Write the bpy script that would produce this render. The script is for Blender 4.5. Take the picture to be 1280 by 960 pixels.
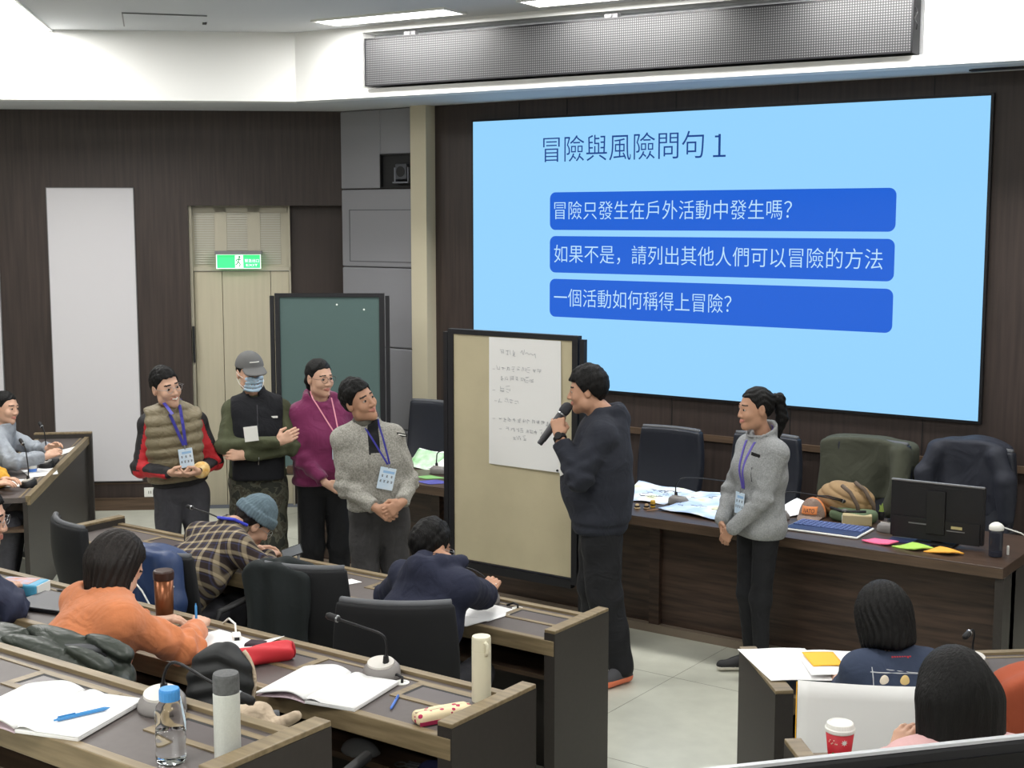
import bpy, bmesh, math, random
import numpy as np
from mathutils import Vector, Matrix

for o in list(bpy.data.objects):
    bpy.data.objects.remove(o)
SC = bpy.context.scene
COL = SC.collection
PI = math.pi
R = math.radians
random.seed(7)

# ------------------------------------------------------------------ camera
cam_data = bpy.data.cameras.new('camera')
cam_data.sensor_width = 36.0
cam_data.lens = 1720.0 * 36.0 / 1280.0
cam_data.clip_start = 0.05
cam = bpy.data.objects.new('camera', cam_data)
COL.objects.link(cam)
cam.location = (0, 0, 2.55)
cam.rotation_euler = (R(90 - 6.83), 0, R(35.5))
SC.camera = cam

# ------------------------------------------------------------------ exposure, world, ceiling lamps
SC.view_settings.view_transform = 'Standard'
SC.view_settings.look = 'None'
SC.view_settings.exposure = 0.0
SC.view_settings.gamma = 1.0
SC.view_settings.use_curve_mapping = False
world = bpy.data.worlds.new('room_air')
SC.world = world
world.use_nodes = True
world.node_tree.nodes['Background'].inputs[0].default_value = (0.62, 0.66, 0.72, 1)
world.node_tree.nodes['Background'].inputs[1].default_value = 0.15
LAMP_W = 32.0          # watts of each ceiling panel per metre of length
LAMP_COL = (1.0, 0.985, 0.95)
LAMP_GLOW = 9.0
SCREEN_GLOW = 1.0

# ------------------------------------------------------------------ material helpers
def S(r, g, b, a=1.0):
    f = lambda c: (c / 12.92 if c <= 0.04045 else ((c + 0.055) / 1.055) ** 2.4)
    return (f(r / 255), f(g / 255), f(b / 255), a)

MATS = {}
def folds(m, scale=11.0, strength=0.5, fine=0.15):
    """soft cloth creases and weave as bump"""
    nt = m.node_tree
    b = nt.nodes['Principled BSDF']
    tc = nt.nodes.new('ShaderNodeTexCoord')
    n1 = nt.nodes.new('ShaderNodeTexNoise'); n1.inputs['Scale'].default_value = scale; n1.inputs['Detail'].default_value = 2; n1.inputs['Distortion'].default_value = 1.4
    n2 = nt.nodes.new('ShaderNodeTexNoise'); n2.inputs['Scale'].default_value = 170; n2.inputs['Detail'].default_value = 2
    b1 = nt.nodes.new('ShaderNodeBump'); b1.inputs['Strength'].default_value = strength; b1.inputs['Distance'].default_value = 0.035
    b2 = nt.nodes.new('ShaderNodeBump'); b2.inputs['Strength'].default_value = fine; b2.inputs['Distance'].default_value = 0.006
    nt.links.new(tc.outputs['Object'], n1.inputs['Vector']); nt.links.new(tc.outputs['Object'], n2.inputs['Vector'])
    nt.links.new(n1.outputs['Fac'], b1.inputs['Height']); nt.links.new(n2.outputs['Fac'], b2.inputs['Height'])
    nt.links.new(b1.outputs[0], b2.inputs['Normal']); nt.links.new(b2.outputs[0], b.inputs['Normal'])
    return m
def mat(name, col, rough=0.6, metal=0.0, spec=0.5, var=0.0, vscale=20.0, stretch=(1, 1, 1),
        bump=0.0, bscale=60.0, col2=None, emit=0.0, trans=0.0, sheen=0.0, ior=1.45):
    if name in MATS:
        return MATS[name]
    m = bpy.data.materials.new(name)
    m.use_nodes = True
    nt = m.node_tree
    b = nt.nodes['Principled BSDF']
    b.inputs['Base Color'].default_value = col
    b.inputs['Roughness'].default_value = rough
    b.inputs['Metallic'].default_value = metal
    b.inputs['Specular IOR Level'].default_value = spec
    b.inputs['IOR'].default_value = ior
    if trans:
        b.inputs['Transmission Weight'].default_value = trans
    if sheen:
        b.inputs['Sheen Weight'].default_value = sheen
    if emit:
        b.inputs['Emission Color'].default_value = col
        b.inputs['Emission Strength'].default_value = emit
    if var or bump:
        tc = nt.nodes.new('ShaderNodeTexCoord')
        mp = nt.nodes.new('ShaderNodeMapping')
        mp.inputs['Scale'].default_value = stretch
        nt.links.new(tc.outputs['Object'], mp.inputs['Vector'])
    if var:
        n = nt.nodes.new('ShaderNodeTexNoise')
        n.inputs['Scale'].default_value = vscale
        n.inputs['Detail'].default_value = 5
        nt.links.new(mp.outputs[0], n.inputs['Vector'])
        r = nt.nodes.new('ShaderNodeValToRGB')
        c2 = col2 if col2 else tuple(c * (1 - var) for c in col[:3]) + (1,)
        c1 = col if col2 else tuple(min(1, c * (1 + var * .6)) for c in col[:3]) + (1,)
        r.color_ramp.elements[0].position = 0.32
        r.color_ramp.elements[1].position = 0.68
        r.color_ramp.elements[0].color = c2
        r.color_ramp.elements[1].color = c1
        nt.links.new(n.outputs['Fac'], r.inputs[0])
        nt.links.new(r.outputs[0], b.inputs['Base Color'])
    if bump:
        n2 = nt.nodes.new('ShaderNodeTexNoise')
        n2.inputs['Scale'].default_value = bscale
        n2.inputs['Detail'].default_value = 3
        nt.links.new(mp.outputs[0], n2.inputs['Vector'])
        bp = nt.nodes.new('ShaderNodeBump')
        bp.inputs['Strength'].default_value = bump
        bp.inputs['Distance'].default_value = 0.01
        nt.links.new(n2.outputs['Fac'], bp.inputs['Height'])
        nt.links.new(bp.outputs[0], b.inputs['Normal'])
    MATS[name] = m
    return m

# ------------------------------------------------------------------ mesh helpers
def rot_to(v):
    """matrix taking +Z to v"""
    return Vector((0, 0, 1)).rotation_difference(Vector(v).normalized()).to_matrix()

class MB:
    """collects shapes, then builds ONE mesh object"""
    def __init__(s):
        s.v, s.f, s.m = [], [], []
    def add(s, vs, fs, mi=0):
        o = len(s.v)
        s.v += [tuple(map(float, q)) for q in vs]
        s.f += [tuple(int(i) + o for i in q) for q in fs]
        s.m += [mi] * len(fs) if isinstance(mi, int) else list(mi)
        return s
    def box(s, x0, x1, y0, y1, z0, z1, mi=0, M=None):
        vs = [(x, y, z) for z in (z0, z1) for y in (y0, y1) for x in (x0, x1)]
        if M is not None:
            vs = [M @ Vector(q) for q in vs]
        return s.add(vs, [(0, 2, 3, 1), (4, 5, 7, 6), (0, 1, 5, 4), (2, 6, 7, 3), (0, 4, 6, 2), (1, 3, 7, 5)], mi)
    def prism(s, poly, z0, z1, mi=0):
        n = len(poly)
        vs = [(x, y, z0) for x, y in poly] + [(x, y, z1) for x, y in poly]
        fs = [tuple(range(n - 1, -1, -1)), tuple(range(n, 2 * n))]
        fs += [(i, (i + 1) % n, (i + 1) % n + n, i + n) for i in range(n)]
        return s.add(vs, fs, mi)
    def cone(s, a, b, ra, rb, n=16, mi=0, caps=True):
        a, b = Vector(a), Vector(b)
        Q = rot_to(b - a)
        vs = []
        for c, r in ((a, ra), (b, rb)):
            for i in range(n):
                t = 2 * PI * i / n
                vs.append(c + Q @ Vector((r * math.cos(t), r * math.sin(t), 0)))
        fs = [(i, (i + 1) % n, (i + 1) % n + n, i + n) for i in range(n)]
        if caps:
            fs += [tuple(range(n - 1, -1, -1)), tuple(range(n, 2 * n))]
        return s.add(vs, fs, mi)
    def lathe(s, prof, n=24, c=(0, 0, 0), M=None, mi=0):
        """prof: (r, z) from bottom to top; mi may be a list per ring"""
        vs, fs, ms = [], [], []
        for r, z in prof:
            for i in range(n):
                t = 2 * PI * i / n
                q = Vector((r * math.cos(t), r * math.sin(t), z))
                vs.append((M @ q if M is not None else q) + Vector(c))
        for k in range(len(prof) - 1):
            for i in range(n):
                j = (i + 1) % n
                fs.append((k * n + i, k * n + j, (k + 1) * n + j, (k + 1) * n + i))
                ms.append(mi if isinstance(mi, int) else mi[k])
        L = (len(prof) - 1) * n
        fs.append(tuple(range(n - 1, -1, -1))); ms.append(ms[0])
        fs.append(tuple(range(L, L + n))); ms.append(ms[-2])
        return s.add(vs, fs, ms)
    def tube(s, pts, r, n=8, mi=0):
        pts = [Vector(p) for p in pts]
        rs = r if isinstance(r, (list, tuple)) else [r] * len(pts)
        vs, fs = [], []
        up = Vector((0.13, 0.31, 0.94))
        for k, p in enumerate(pts):
            t = (pts[min(k + 1, len(pts) - 1)] - pts[max(k - 1, 0)]).normalized()
            a = t.cross(up)
            if a.length < 1e-3:
                a = t.cross(Vector((1, 0, 0)))
            a.normalize()
            b = t.cross(a)
            for i in range(n):
                th = 2 * PI * i / n
                vs.append(p + rs[k] * (math.cos(th) * a + math.sin(th) * b))
        for k in range(len(pts) - 1):
            for i in range(n):
                j = (i + 1) % n
                fs.append((k * n + i, k * n + j, (k + 1) * n + j, (k + 1) * n + i))
        L = (len(pts) - 1) * n
        fs += [tuple(range(n - 1, -1, -1)), tuple(range(L, L + n))]
        return s.add(vs, fs, mi)
    def ball(s, c, r, n=16, m=10, mi=0, M=None):
        rx, ry, rz = r if isinstance(r, (list, tuple)) else (r, r, r)
        vs = [(0, 0, -rz)]
        for k in range(1, m):
            ph = -PI / 2 + PI * k / m
            for i in range(n):
                t = 2 * PI * i / n
                vs.append((rx * math.cos(ph) * math.cos(t), ry * math.cos(ph) * math.sin(t), rz * math.sin(ph)))
        vs.append((0, 0, rz))
        vs = [(M @ Vector(q) if M is not None else Vector(q)) + Vector(c) for q in vs]
        fs = [(0, 1 + (i + 1) % n, 1 + i) for i in range(n)]
        for k in range(m - 2):
            for i in range(n):
                j = (i + 1) % n
                fs.append((1 + k * n + i, 1 + k * n + j, 1 + (k + 1) * n + j, 1 + (k + 1) * n + i))
        L = 1 + (m - 2) * n
        fs += [(L + i, L + (i + 1) % n, L + n) for i in range(n)]
        return s.add(vs, fs, mi)
    def sheet(s, fn, nu, nv, t=0.002, mi=0):
        """closed thin sheet following fn(u,v) -> point, thickness t along the local normal"""
        P = [[Vector(fn(i / nu, j / nv)) for j in range(nv + 1)] for i in range(nu + 1)]
        N = []
        for i in range(nu + 1):
            row = []
            for j in range(nv + 1):
                du = P[min(i + 1, nu)][j] - P[max(i - 1, 0)][j]
                dv = P[i][min(j + 1, nv)] - P[i][max(j - 1, 0)]
                row.append(du.cross(dv).normalized())
            N.append(row)
        w = nv + 1
        vs = [P[i][j] + N[i][j] * t / 2 for i in range(nu + 1) for j in range(w)]
        vs += [P[i][j] - N[i][j] * t / 2 for i in range(nu + 1) for j in range(w)]
        K = (nu + 1) * w
        fs = []
        for i in range(nu):
            for j in range(nv):
                a, b, c, d = i * w + j, (i + 1) * w + j, (i + 1) * w + j + 1, i * w + j + 1
                fs += [(a, b, c, d), (K + d, K + c, K + b, K + a)]
        for i in range(nu):
            fs += [(i * w, K + i * w, K + (i + 1) * w, (i + 1) * w)]
            e = nv
            fs += [(i * w + e, (i + 1) * w + e, K + (i + 1) * w + e, K + i * w + e)]
        for j in range(nv):
            fs += [(j, j + 1, K + j + 1, K + j)]
            e = nu * w
            fs += [(e + j, K + e + j, K + e + j + 1, e + j + 1)]
        return s.add(vs, fs, mi)
    def build(s, name, mats, parent=None, loc=None, rot=None, smooth=False, bevel=0.0, seg=2):
        me = bpy.data.meshes.new(name)
        me.from_pydata(s.v, [], s.f)
        ms = mats if isinstance(mats, (list, tuple)) else [mats]
        for m in ms:
            me.materials.append(m)
        if len(ms) > 1:
            me.polygons.foreach_set('material_index', s.m)
        if smooth:
            me.polygons.foreach_set('use_smooth', [True] * len(me.polygons))
        me.update()
        o = bpy.data.objects.new(name, me)
        COL.objects.link(o)
        if parent is not None:
            o.parent = parent
        if loc is not None:
            o.location = loc
        if rot is not None:
            o.rotation_euler = rot if isinstance(rot, (tuple, list)) else (0, 0, rot)
        if bevel:
            bm = o.modifiers.new('edges', 'BEVEL')
            bm.width = bevel
            bm.segments = seg
            bm.limit_method = 'ANGLE'
            bm.angle_limit = R(40)
        return o

def tag(o, label=None, cat=None, group=None, kind=None):
    if label: o['label'] = label
    if cat: o['category'] = cat
    if group: o['group'] = group
    if kind: o['kind'] = kind
    return o

def thing(name, label, cat, loc=(0, 0, 0), rot=0.0, group=None):
    o = bpy.data.objects.new(name, None)
    o.empty_display_size = 0.1
    COL.objects.link(o)
    o.location = loc
    o.rotation_euler = rot if isinstance(rot, (tuple, list)) else (0, 0, rot)
    return tag(o, label, cat, group)

def copy_tree(o, parent=None):
    c = o.copy()
    COL.objects.link(c)
    c.parent = parent
    for ch in [q for q in bpy.data.objects if q.parent is o]:
        copy_tree(ch, c)
    return c

def struct(o):
    o['kind'] = 'structure'
    return o

def text_mesh(name, body, size, m, parent, loc, rot, width=None, align='LEFT', offset=0.0, depth=0.0004):
    cu = bpy.data.curves.new(name, 'FONT')
    cu.body = body
    cu.size = size
    cu.align_x = align
    cu.offset = offset
    cu.extrude = depth
    tmp = bpy.data.objects.new(name, cu)
    COL.objects.link(tmp)
    bpy.context.view_layer.update()
    me = bpy.data.meshes.new_from_object(tmp.evaluated_get(bpy.context.evaluated_depsgraph_get()))
    bpy.data.objects.remove(tmp)
    bpy.data.curves.remove(cu)
    me.materials.clear()
    me.materials.append(m)
    o = bpy.data.objects.new(name, me)
    COL.objects.link(o)
    o.parent = parent
    o.location = loc
    o.rotation_euler = rot
    if width:
        xs = [v.co.x for v in me.vertices]
        k = width / max(1e-6, max(xs) - min(xs))
        for v in me.vertices:
            v.co.x = (v.co.x - min(xs)) * k
    return o

# ------------------------------------------------------------------ implicit surfaces (smooth bodies and cloth)
def rc(P, a, b, ra, rb=None):
    rb = ra if rb is None else rb
    a = np.asarray(a, np.float32); b = np.asarray(b, np.float32)
    ab = b - a
    L = float(ab @ ab) + 1e-9
    h = np.clip(((P - a) @ ab) / L, 0, 1)
    return np.linalg.norm(P - a - h[:, None] * ab, axis=1) - (ra + (rb - ra) * h)

def ell(P, c, r):
    q = P - np.asarray(c, np.float32)
    r = np.asarray(r, np.float32)
    k0 = np.linalg.norm(q / r, axis=1)
    k1 = np.linalg.norm(q / (r * r), axis=1) + 1e-9
    return k0 * (k0 - 1) / k1

def rbox(P, c, hs, r):
    q = np.abs(P - np.asarray(c, np.float32)) - (np.asarray(hs, np.float32) - r)
    return np.linalg.norm(np.maximum(q, 0), axis=1) + np.minimum(q.max(axis=1), 0) - r

def smin(a, b, k):
    h = np.clip(0.5 + 0.5 * (b - a) / k, 0, 1)
    return b + (a - b) * h - k * h * (1 - h)

def smax(a, b, k):
    return -smin(-a, -b, k)

_dirs = np.random.RandomState(3).normal(size=(9, 3)).astype(np.float32)
def wob(P, f=22.0, seed=0):
    d = np.zeros(len(P), np.float32)
    for i in range(9):
        v = _dirs[i] * f * (0.6 + 0.12 * i)
        d += np.sin(P @ v + seed * 1.7 + i * 2.1)
    return d / 4.0

def snet(fn, lo, hi, h):
    """surface nets of fn(points)<0"""
    lo = np.asarray(lo, float); hi = np.asarray(hi, float)
    n = np.maximum(4, np.ceil((hi - lo) / h).astype(int) + 1)
    ax = [lo[i] + h * np.arange(n[i]) for i in range(3)]
    G = np.stack(np.meshgrid(*ax, indexing='ij'), -1).reshape(-1, 3).astype(np.float32)
    V = fn(G).reshape(n)
    V[0] = V[-1] = 1; V[:, 0] = V[:, -1] = 1; V[:, :, 0] = V[:, :, -1] = 1
    I = V < 0
    nx, ny, nz = n
    off = [(x, y, z) for x in (0, 1) for y in (0, 1) for z in (0, 1)]
    c8 = [V[x:nx - 1 + x, y:ny - 1 + y, z:nz - 1 + z] for x, y, z in off]
    cnt = sum((c < 0).astype(np.int8) for c in c8)
    act = (cnt > 0) & (cnt < 8)
    idx = np.argwhere(act)
    c8 = np.stack([c[act] for c in c8], 1)
    acc = np.zeros((len(idx), 3)); num = np.zeros(len(idx))
    for i in range(8):
        for j in range(i + 1, 8):
            if sum(abs(off[i][k] - off[j][k]) for k in range(3)) != 1:
                continue
            a, b = c8[:, i], c8[:, j]
            s = (a < 0) != (b < 0)
            t = np.where(s, a / np.where(s, a - b, 1), 0)
            oi, oj = np.array(off[i]), np.array(off[j])
            acc += np.where(s[:, None], oi + t[:, None] * (oj - oi), 0)
            num += s
    verts = lo + (idx + acc / np.maximum(num, 1)[:, None]) * h
    vid = -np.ones((nx - 1, ny - 1, nz - 1), int)
    vid[act] = np.arange(len(idx))
    faces = []
    for d in range(3):
        u, w = (d + 1) % 3, (d + 2) % 3
        sl0 = [slice(None)] * 3; sl1 = [slice(None)] * 3
        sl0[d] = slice(0, n[d] - 1); sl1[d] = slice(1, n[d])
        A, B = I[tuple(sl0)], I[tuple(sl1)]
        E = np.argwhere(A != B)
        if not len(E):
            continue
        ok = (E[:, u] > 0) & (E[:, w] > 0) & (E[:, u] < n[u] - 1) & (E[:, w] < n[w] - 1)
        E = E[ok]
        ins = A[tuple(E.T)]
        def g(du, dw):
            q = E.copy(); q[:, u] -= du; q[:, w] -= dw
            return vid[tuple(q.T)]
        Q = np.stack([g(1, 1), g(0, 1), g(0, 0), g(1, 0)], 1)
        Q[~ins] = Q[~ins][:, ::-1]
        faces.append(Q)
    F = np.concatenate(faces) if faces else np.zeros((0, 4), int)
    F = F[(F >= 0).all(1)]
    return verts, F

def np_mesh(name, parts, mats, parent=None, loc=None, rot=None, matfn=None, smooth=True):
    """parts: list of (verts, quads, material index or per-face array)"""
    vs, fs, mi, o = [], [], [], 0
    for v, f, m in parts:
        vs.append(np.asarray(v)); fs.append(np.asarray(f) + o)
        mi.append(np.full(len(f), m) if np.isscalar(m) else np.asarray(m))
        o += len(v)
    v = np.concatenate(vs); f = np.concatenate(fs); mi = np.concatenate(mi)
    me = bpy.data.meshes.new(name)
    me.vertices.add(len(v)); me.vertices.foreach_set('co', v.astype(np.float32).ravel())
    me.loops.add(len(f) * 4); me.loops.foreach_set('vertex_index', f.astype(np.int32).ravel())
    me.polygons.add(len(f))
    me.polygons.foreach_set('loop_start', np.arange(len(f), dtype=np.int32) * 4)
    ms = mats if isinstance(mats, (list, tuple)) else [mats]
    for m in ms:
        me.materials.append(m)
    me.polygons.foreach_set('material_index', mi.astype(np.int32))
    me.polygons.foreach_set('use_smooth', np.ones(len(f), bool) if smooth else np.zeros(len(f), bool))
    me.update(calc_edges=True)
    me.validate()
    ob = bpy.data.objects.new(name, me)
    COL.objects.link(ob)
    if parent is not None: ob.parent = parent
    if loc is not None: ob.location = loc
    if rot is not None: ob.rotation_euler = rot if isinstance(rot, (tuple, list)) else (0, 0, rot)
    return ob

def blob(name, fn, lo, hi, h, m, parent=None, loc=None, rot=None, matfn=None):
    v, f = snet(fn, lo, hi, h)
    k = 0 if matfn is None else matfn(v[f].mean(1))
    return np_mesh(name, [(v, f, k)], m, parent, loc, rot)

# ------------------------------------------------------------------ room materials
M_floor = mat('vinyl_floor', S(190, 191, 178), rough=0.35, var=0.06, vscale=9, bump=0.02, bscale=30)
M_joint = mat('floor_joint', S(120, 120, 108), rough=0.6)
M_ceil = mat('ceiling_paint', S(205, 207, 210), rough=0.9)
M_fascia = mat('white_paint', S(238, 238, 236), rough=0.8)
M_soffit = mat('soffit_paint', S(205, 207, 210), rough=0.8)
M_wood = mat('dark_wood_veneer', S(62, 51, 47), rough=0.5, col2=S(46, 38, 35), var=1, vscale=34, stretch=(1, 1, 0.05))
M_wood2 = mat('dark_wood_horizontal', S(74, 57, 47), rough=0.4, col2=S(42, 32, 27), var=1, vscale=42, stretch=(0.07, 1, 1), bump=0.15, bscale=40)
M_woodtrim = mat('brown_wood_trim', S(98, 80, 65), rough=0.4, col2=S(72, 58, 46), var=1, vscale=40, stretch=(0.06, 1, 1))
M_recess = mat('recess_veneer', S(58, 48, 44), rough=0.5, var=0.15, vscale=30, stretch=(1, 1, 0.05))
M_panel = mat('pale_wall_panel', S(206, 204, 208), rough=0.8, bump=0.03, bscale=200)
M_fabric = mat('grey_wall_fabric', S(140, 140, 145), rough=0.95, bump=0.06, bscale=300)
M_seam = mat('fabric_seam', S(96, 96, 100), rough=0.95)
M_column = mat('tan_column_paint', S(196, 188, 164), rough=0.7)
M_door = mat('beige_door_laminate', S(184, 176, 154), rough=0.5, var=0.05, vscale=30, stretch=(1, 1, 0.05))
M_door2 = mat('beige_door_frame', S(176, 170, 152), rough=0.5)
M_louver = mat('louver_slat', S(188, 186, 174), rough=0.6)
M_dark = mat('matte_black', S(24, 24, 26), rough=0.6)
M_blackmetal = mat('black_metal', S(26, 26, 29), rough=0.4, metal=0.2)
M_grey = mat('grey_plastic', S(120, 120, 122), rough=0.5)
M_white = mat('white_plastic', S(235, 235, 230), rough=0.4)
M_lampglow = mat('lamp_diffuser', (1.0, 0.99, 0.96, 1), emit=LAMP_GLOW)

# ------------------------------------------------------------------ room shell
CX, CY = -8.222, 9.0
WA = R(40.5)
WD = Vector((math.cos(WA), math.sin(WA), 0))
def wall_pt(u):
    return (CX + WD.x * u, CY + WD.y * u)
WL = wall_pt(-6.0)
room_poly = [(CX, CY), WL, (WL[0], -4.5), (5.0, -4.5), (5.0, 5.0), (1.0, 9.0)]
struct(MB().prism(room_poly, -0.1, 0.0).build('floor', M_floor))
j = MB()
for x in (-8.4, -7.2, -6.0, -4.8, -3.6, -2.4, -1.2, 0.0):
    j.box(x - 0.0012, x + 0.0012, 3.6, 8.9, 0.0002, 0.0008)
for y in (4.2, 5.4, 6.6, 7.8):
    j.box(-8.6, 1.0, y - 0.0012, y + 0.0012, 0.0002, 0.0008)
struct(j.build('floor_tile_joints', M_joint))
# raised tiers of the audience
tier1 = [(-9.6, 3.56), (-2.36, 3.56), (-1.75, 3.35), (0.9, 5.6), (4.9, 5.6), (4.9, -4.4), (-9.6, -4.4)]
struct(MB().prism(tier1, 0.0, 0.27).build('floor_tier', M_floor))
tier2 = [(-9.6, 2.41), (-2.2, 2.41), (-0.9, 2.1), (1.8, 4.3), (4.9, 4.3), (4.9, -4.4), (-9.6, -4.4)]
struct(MB().prism(tier2, 0.27, 0.54).build('floor_tier', M_floor))
struct(MB().prism(room_poly, 4.0, 4.1).build('ceiling', M_ceil))

# left wall in its own frame: x along the wall (0 at the corner), y into the wall
w = MB()
w.box(-6.0, -1.34, 0, 0.25, 0, 4.0)
w.box(-1.34, -0.02, 0, 0.25, 2.667, 4.0)
w.box(-0.02, 0.12, 0, 0.25, 0, 4.0)
wall_left = struct(w.build('wall_left', M_wood, None, (CX, CY, 0), WA))
struct(MB().box(-0.485, -0.02, 0.14, 0.2, 0, 2.667).build('wall_left_recess', M_recess, None, (CX, CY, 0), WA))
b = MB().box(-6.0, -1.345, -0.014, 0, 0, 0.10).box(-6.0, -1.345, -0.02, 0, 0.10, 0.112)
b.box(-6.0, -1.345, -0.006, 0, 0.235, 0.245)
struct(b.build('baseboard_left', M_woodtrim, None, (CX, CY, 0), WA))
# screen wall and the rest of the shell
struct(MB().box(-7.30, 1.0, 9.0, 9.2, 0, 4.0).build('wall_back', M_wood))
struct(MB().box(CX, -7.30, 9.0, 9.2, 0, 4.0).build('wall_back_fabric_side', M_wood))
t = MB().box(-7.2, 0.99, 8.975, 9.0, 0.93, 0.975)
struct(t.build('trim_1', M_woodtrim))
t = MB()
for x in (-6.35, -5.9, -4.95, -4.0, -3.05, -2.1, -1.15):
    t.box(x - 0.003, x + 0.003, 8.997, 9.0, 0.98, 3.47)
struct(t.build('trim_2', M_dark))
def wall_seg(name, a, b, m):
    a, b = Vector((*a, 0)), Vector((*b, 0))
    d = (b - a); L = d.length
    return struct(MB().box(0, L, -0.1, 0.0, 0, 4.0).build(name, m, None, tuple(a), math.atan2(d.y, d.x)))
wall_seg('wall_right_corner', (5.0, 5.0), (1.0, 9.0), M_fascia).location.z = 0
wall_seg('wall_right', (5.0, -4.5), (5.0, 5.0), M_fascia)
wall_seg('wall_rear', (WL[0], -4.5), (5.0, -4.5), M_fascia)
wall_seg('wall_left_rear', (WL[0], WL[1]), (WL[0], -4.5), M_fascia)

# bulkhead over the walls: body set back, white fascia boards in front, opening for the ticker
FA, FB = Vector((-7.79, 7.99, 0)), Vector((-2.322, 8.387, 0))
FD = (FB - FA).normalized(); FN = Vector((FD.y, -FD.x, 0))        # FN points into the room
FANG = math.atan2(FD.y, FD.x)
LD = (Vector((-9.496, 6.506, 0)) - FA).normalized()
FR = FA + FD * 8.81
FLp = FA + LD * 5.9
back = -0.16
LN = Vector((-LD.y, LD.x, 0)).normalized()
if LN.dot(Vector((1, -1, 0))) < 0: LN = -LN
P1a = FA + FN * back - FD * 0.05
bulk = [tuple((FLp + LN * back).xy), tuple((FA + LN * back).xy), tuple(P1a.xy), tuple((FR + FN * back).xy), (0.99, 8.99), (CX, 8.995),
        (WL[0] + 0.02, WL[1] + 0.01)]
struct(MB().prism(bulk, 3.475, 3.999).build('ceiling_bulkhead', M_soffit))
f = MB()
U0, U1, Z0, Z1 = 0.665, 4.90, 3.535, 3.955
f.box(-0.01, U0, 0, 0.165, 3.47, 4.0)
f.box(U1, 8.8, 0, 0.165, 3.47, 4.0)
f.box(U0, U1, 0, 0.165, 3.47, Z0)
f.box(U0, U1, 0, 0.165, Z1, 4.0)
struct(f.build('ceiling_fascia', M_fascia, None, (FA.x, FA.y, 0), FANG))
la = math.atan2(-LD.y, -LD.x)
struct(MB().box(-5.9, 0.0, 0, 0.165, 3.47, 4.0).build('ceiling_fascia_left', M_fascia, None, (FA.x, FA.y, 0), la))
struct(MB().box(0, 2.2, -0.06, 0.0, 3.462, 3.47).build('ceiling_vent', M_dark, None, (-2.75, 8.80, 0), 0.0))

# grey padded panels, column, niche
g = MB()
zz = [0.0, 0.75, 1.453, 2.139, 2.806]
gp = struct(MB().box(CX + 0.005, -7.765, 8.965, 9.0, 2.812, 3.47).box(-7.765, -7.36, 8.965, 9.0, 3.096, 3.47).build('wall_back_padding', M_fabric, bevel=0.008))
for a, c in zip(zz[:-1], zz[1:]):
    struct(MB().box(CX + 0.005, -7.36, 8.965, 9.0, a + 0.003, c - 0.003).build('wall_back_padding', M_fabric, bevel=0.012))
fr = MB()
for x0, x1, z0, z1 in ((-8.127, -7.37, 2.625, 2.632), (-8.127, -7.37, 2.185, 2.192), (-8.127, -8.12, 2.185, 2.632)):
    fr.box(x0, x1, 8.962, 8.968, z0, z1)
struct(fr.build('trim_3', M_seam))
struct(MB().box(-7.365, -7.20, 8.88, 9.0, 0, 3.475).build('wall_back_column', M_column))
n = MB().box(-7.763, -7.36, 8.985, 8.999, 2.812, 3.096)
for x0, x1, z0, z1 in ((-7.765, -7.755, 2.812, 3.096), (-7.765, -7.36, 2.812, 2.822), (-7.765, -7.36, 3.086, 3.096)):
    n.box(x0, x1, 8.955, 8.99, z0, z1)
struct(n.build('wall_back_niche', M_dark))
pj = thing('loudspeaker', 'small dark grey speaker on a bracket inside the square wall niche beside the tan column', 'speaker', (-7.52, 8.955, 2.85))
MB().box(-0.05, 0.07, -0.03, 0.03, 0.03, 0.16).build('body', mat('speaker_grey', S(70, 72, 78), rough=0.5), pj, bevel=0.008)
MB().cone((0.01, -0.031, 0.095), (0.01, -0.034, 0.095), 0.045, 0.045, 20).build('cone', M_dark, pj)
MB().box(-0.08, 0.09, -0.03, 0.03, 0.0, 0.012).box(-0.07, -0.055, -0.02, 0.02, 0.012, 0.13).box(0.075, 0.085, -0.02, 0.02, 0.012, 0.13).build('bracket', mat('bracket_steel', S(120, 122, 130), rough=0.4, metal=0.6), pj)

# pale panels on the left wall
def pale_panel(u0, u1, label):
    t = thing('wall_panel', label, 'wall panel', (CX + WD.x * u0, CY + WD.y * u0, 0.26), WA, 'pale panels on the left wall')
    L = u1 - u0
    MB().box(0.006, L - 0.006, -0.014, 0.0, 0.006, 2.554).build('board', M_panel, t)
    MB().box(0, 0.006, -0.018, 0, 0, 2.56).box(L - 0.006, L, -0.018, 0, 0, 2.56).box(0, L, -0.018, 0, 0, 0.006).box(0, L, -0.018, 0, 2.554, 2.56).build('edging', M_grey, t)
pale_panel(-2.527, -1.79, 'tall pale grey wall panel on the dark wood wall left of the exit door')
pale_panel(-3.68, -2.94, 'pale grey wall panel cut by the left edge of the photo')

# exit door in the recess
d = thing('door_1', None, None, (CX, CY, 0), WA); d['kind'] = 'structure'
MB().box(-1.315, -1.075, 0.10, 0.14, 0.01, 2.095).box(-1.071, -0.655, 0.10, 0.14, 0.01, 2.095).box(-0.651, -0.492, 0.10, 0.14, 0.01, 2.095).build('door_leaf', M_door, d, bevel=0.004)
MB().box(-1.34, -1.318, 0.04, 0.2, 0, 2.667).box(-0.49, -0.475, 0.085, 0.2, 0, 2.667).box(-1.34, -0.475, 0.085, 0.2, 2.10, 2.135).box(-1.34, -0.475, 0.12, 0.2, 2.10, 2.667).build('door_frame', M_door2, d)
lv = MB()
for u0, u1 in ((-1.305, -1.13), (-1.025, -0.845), (-0.735, -0.56)):
    for k in range(22):
        z = 2.16 + k * 0.0205
        lv.box(u0, u1, 0.112, 0.12, z, z + 0.011)
lv.build('louver', M_louver, d)
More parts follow.
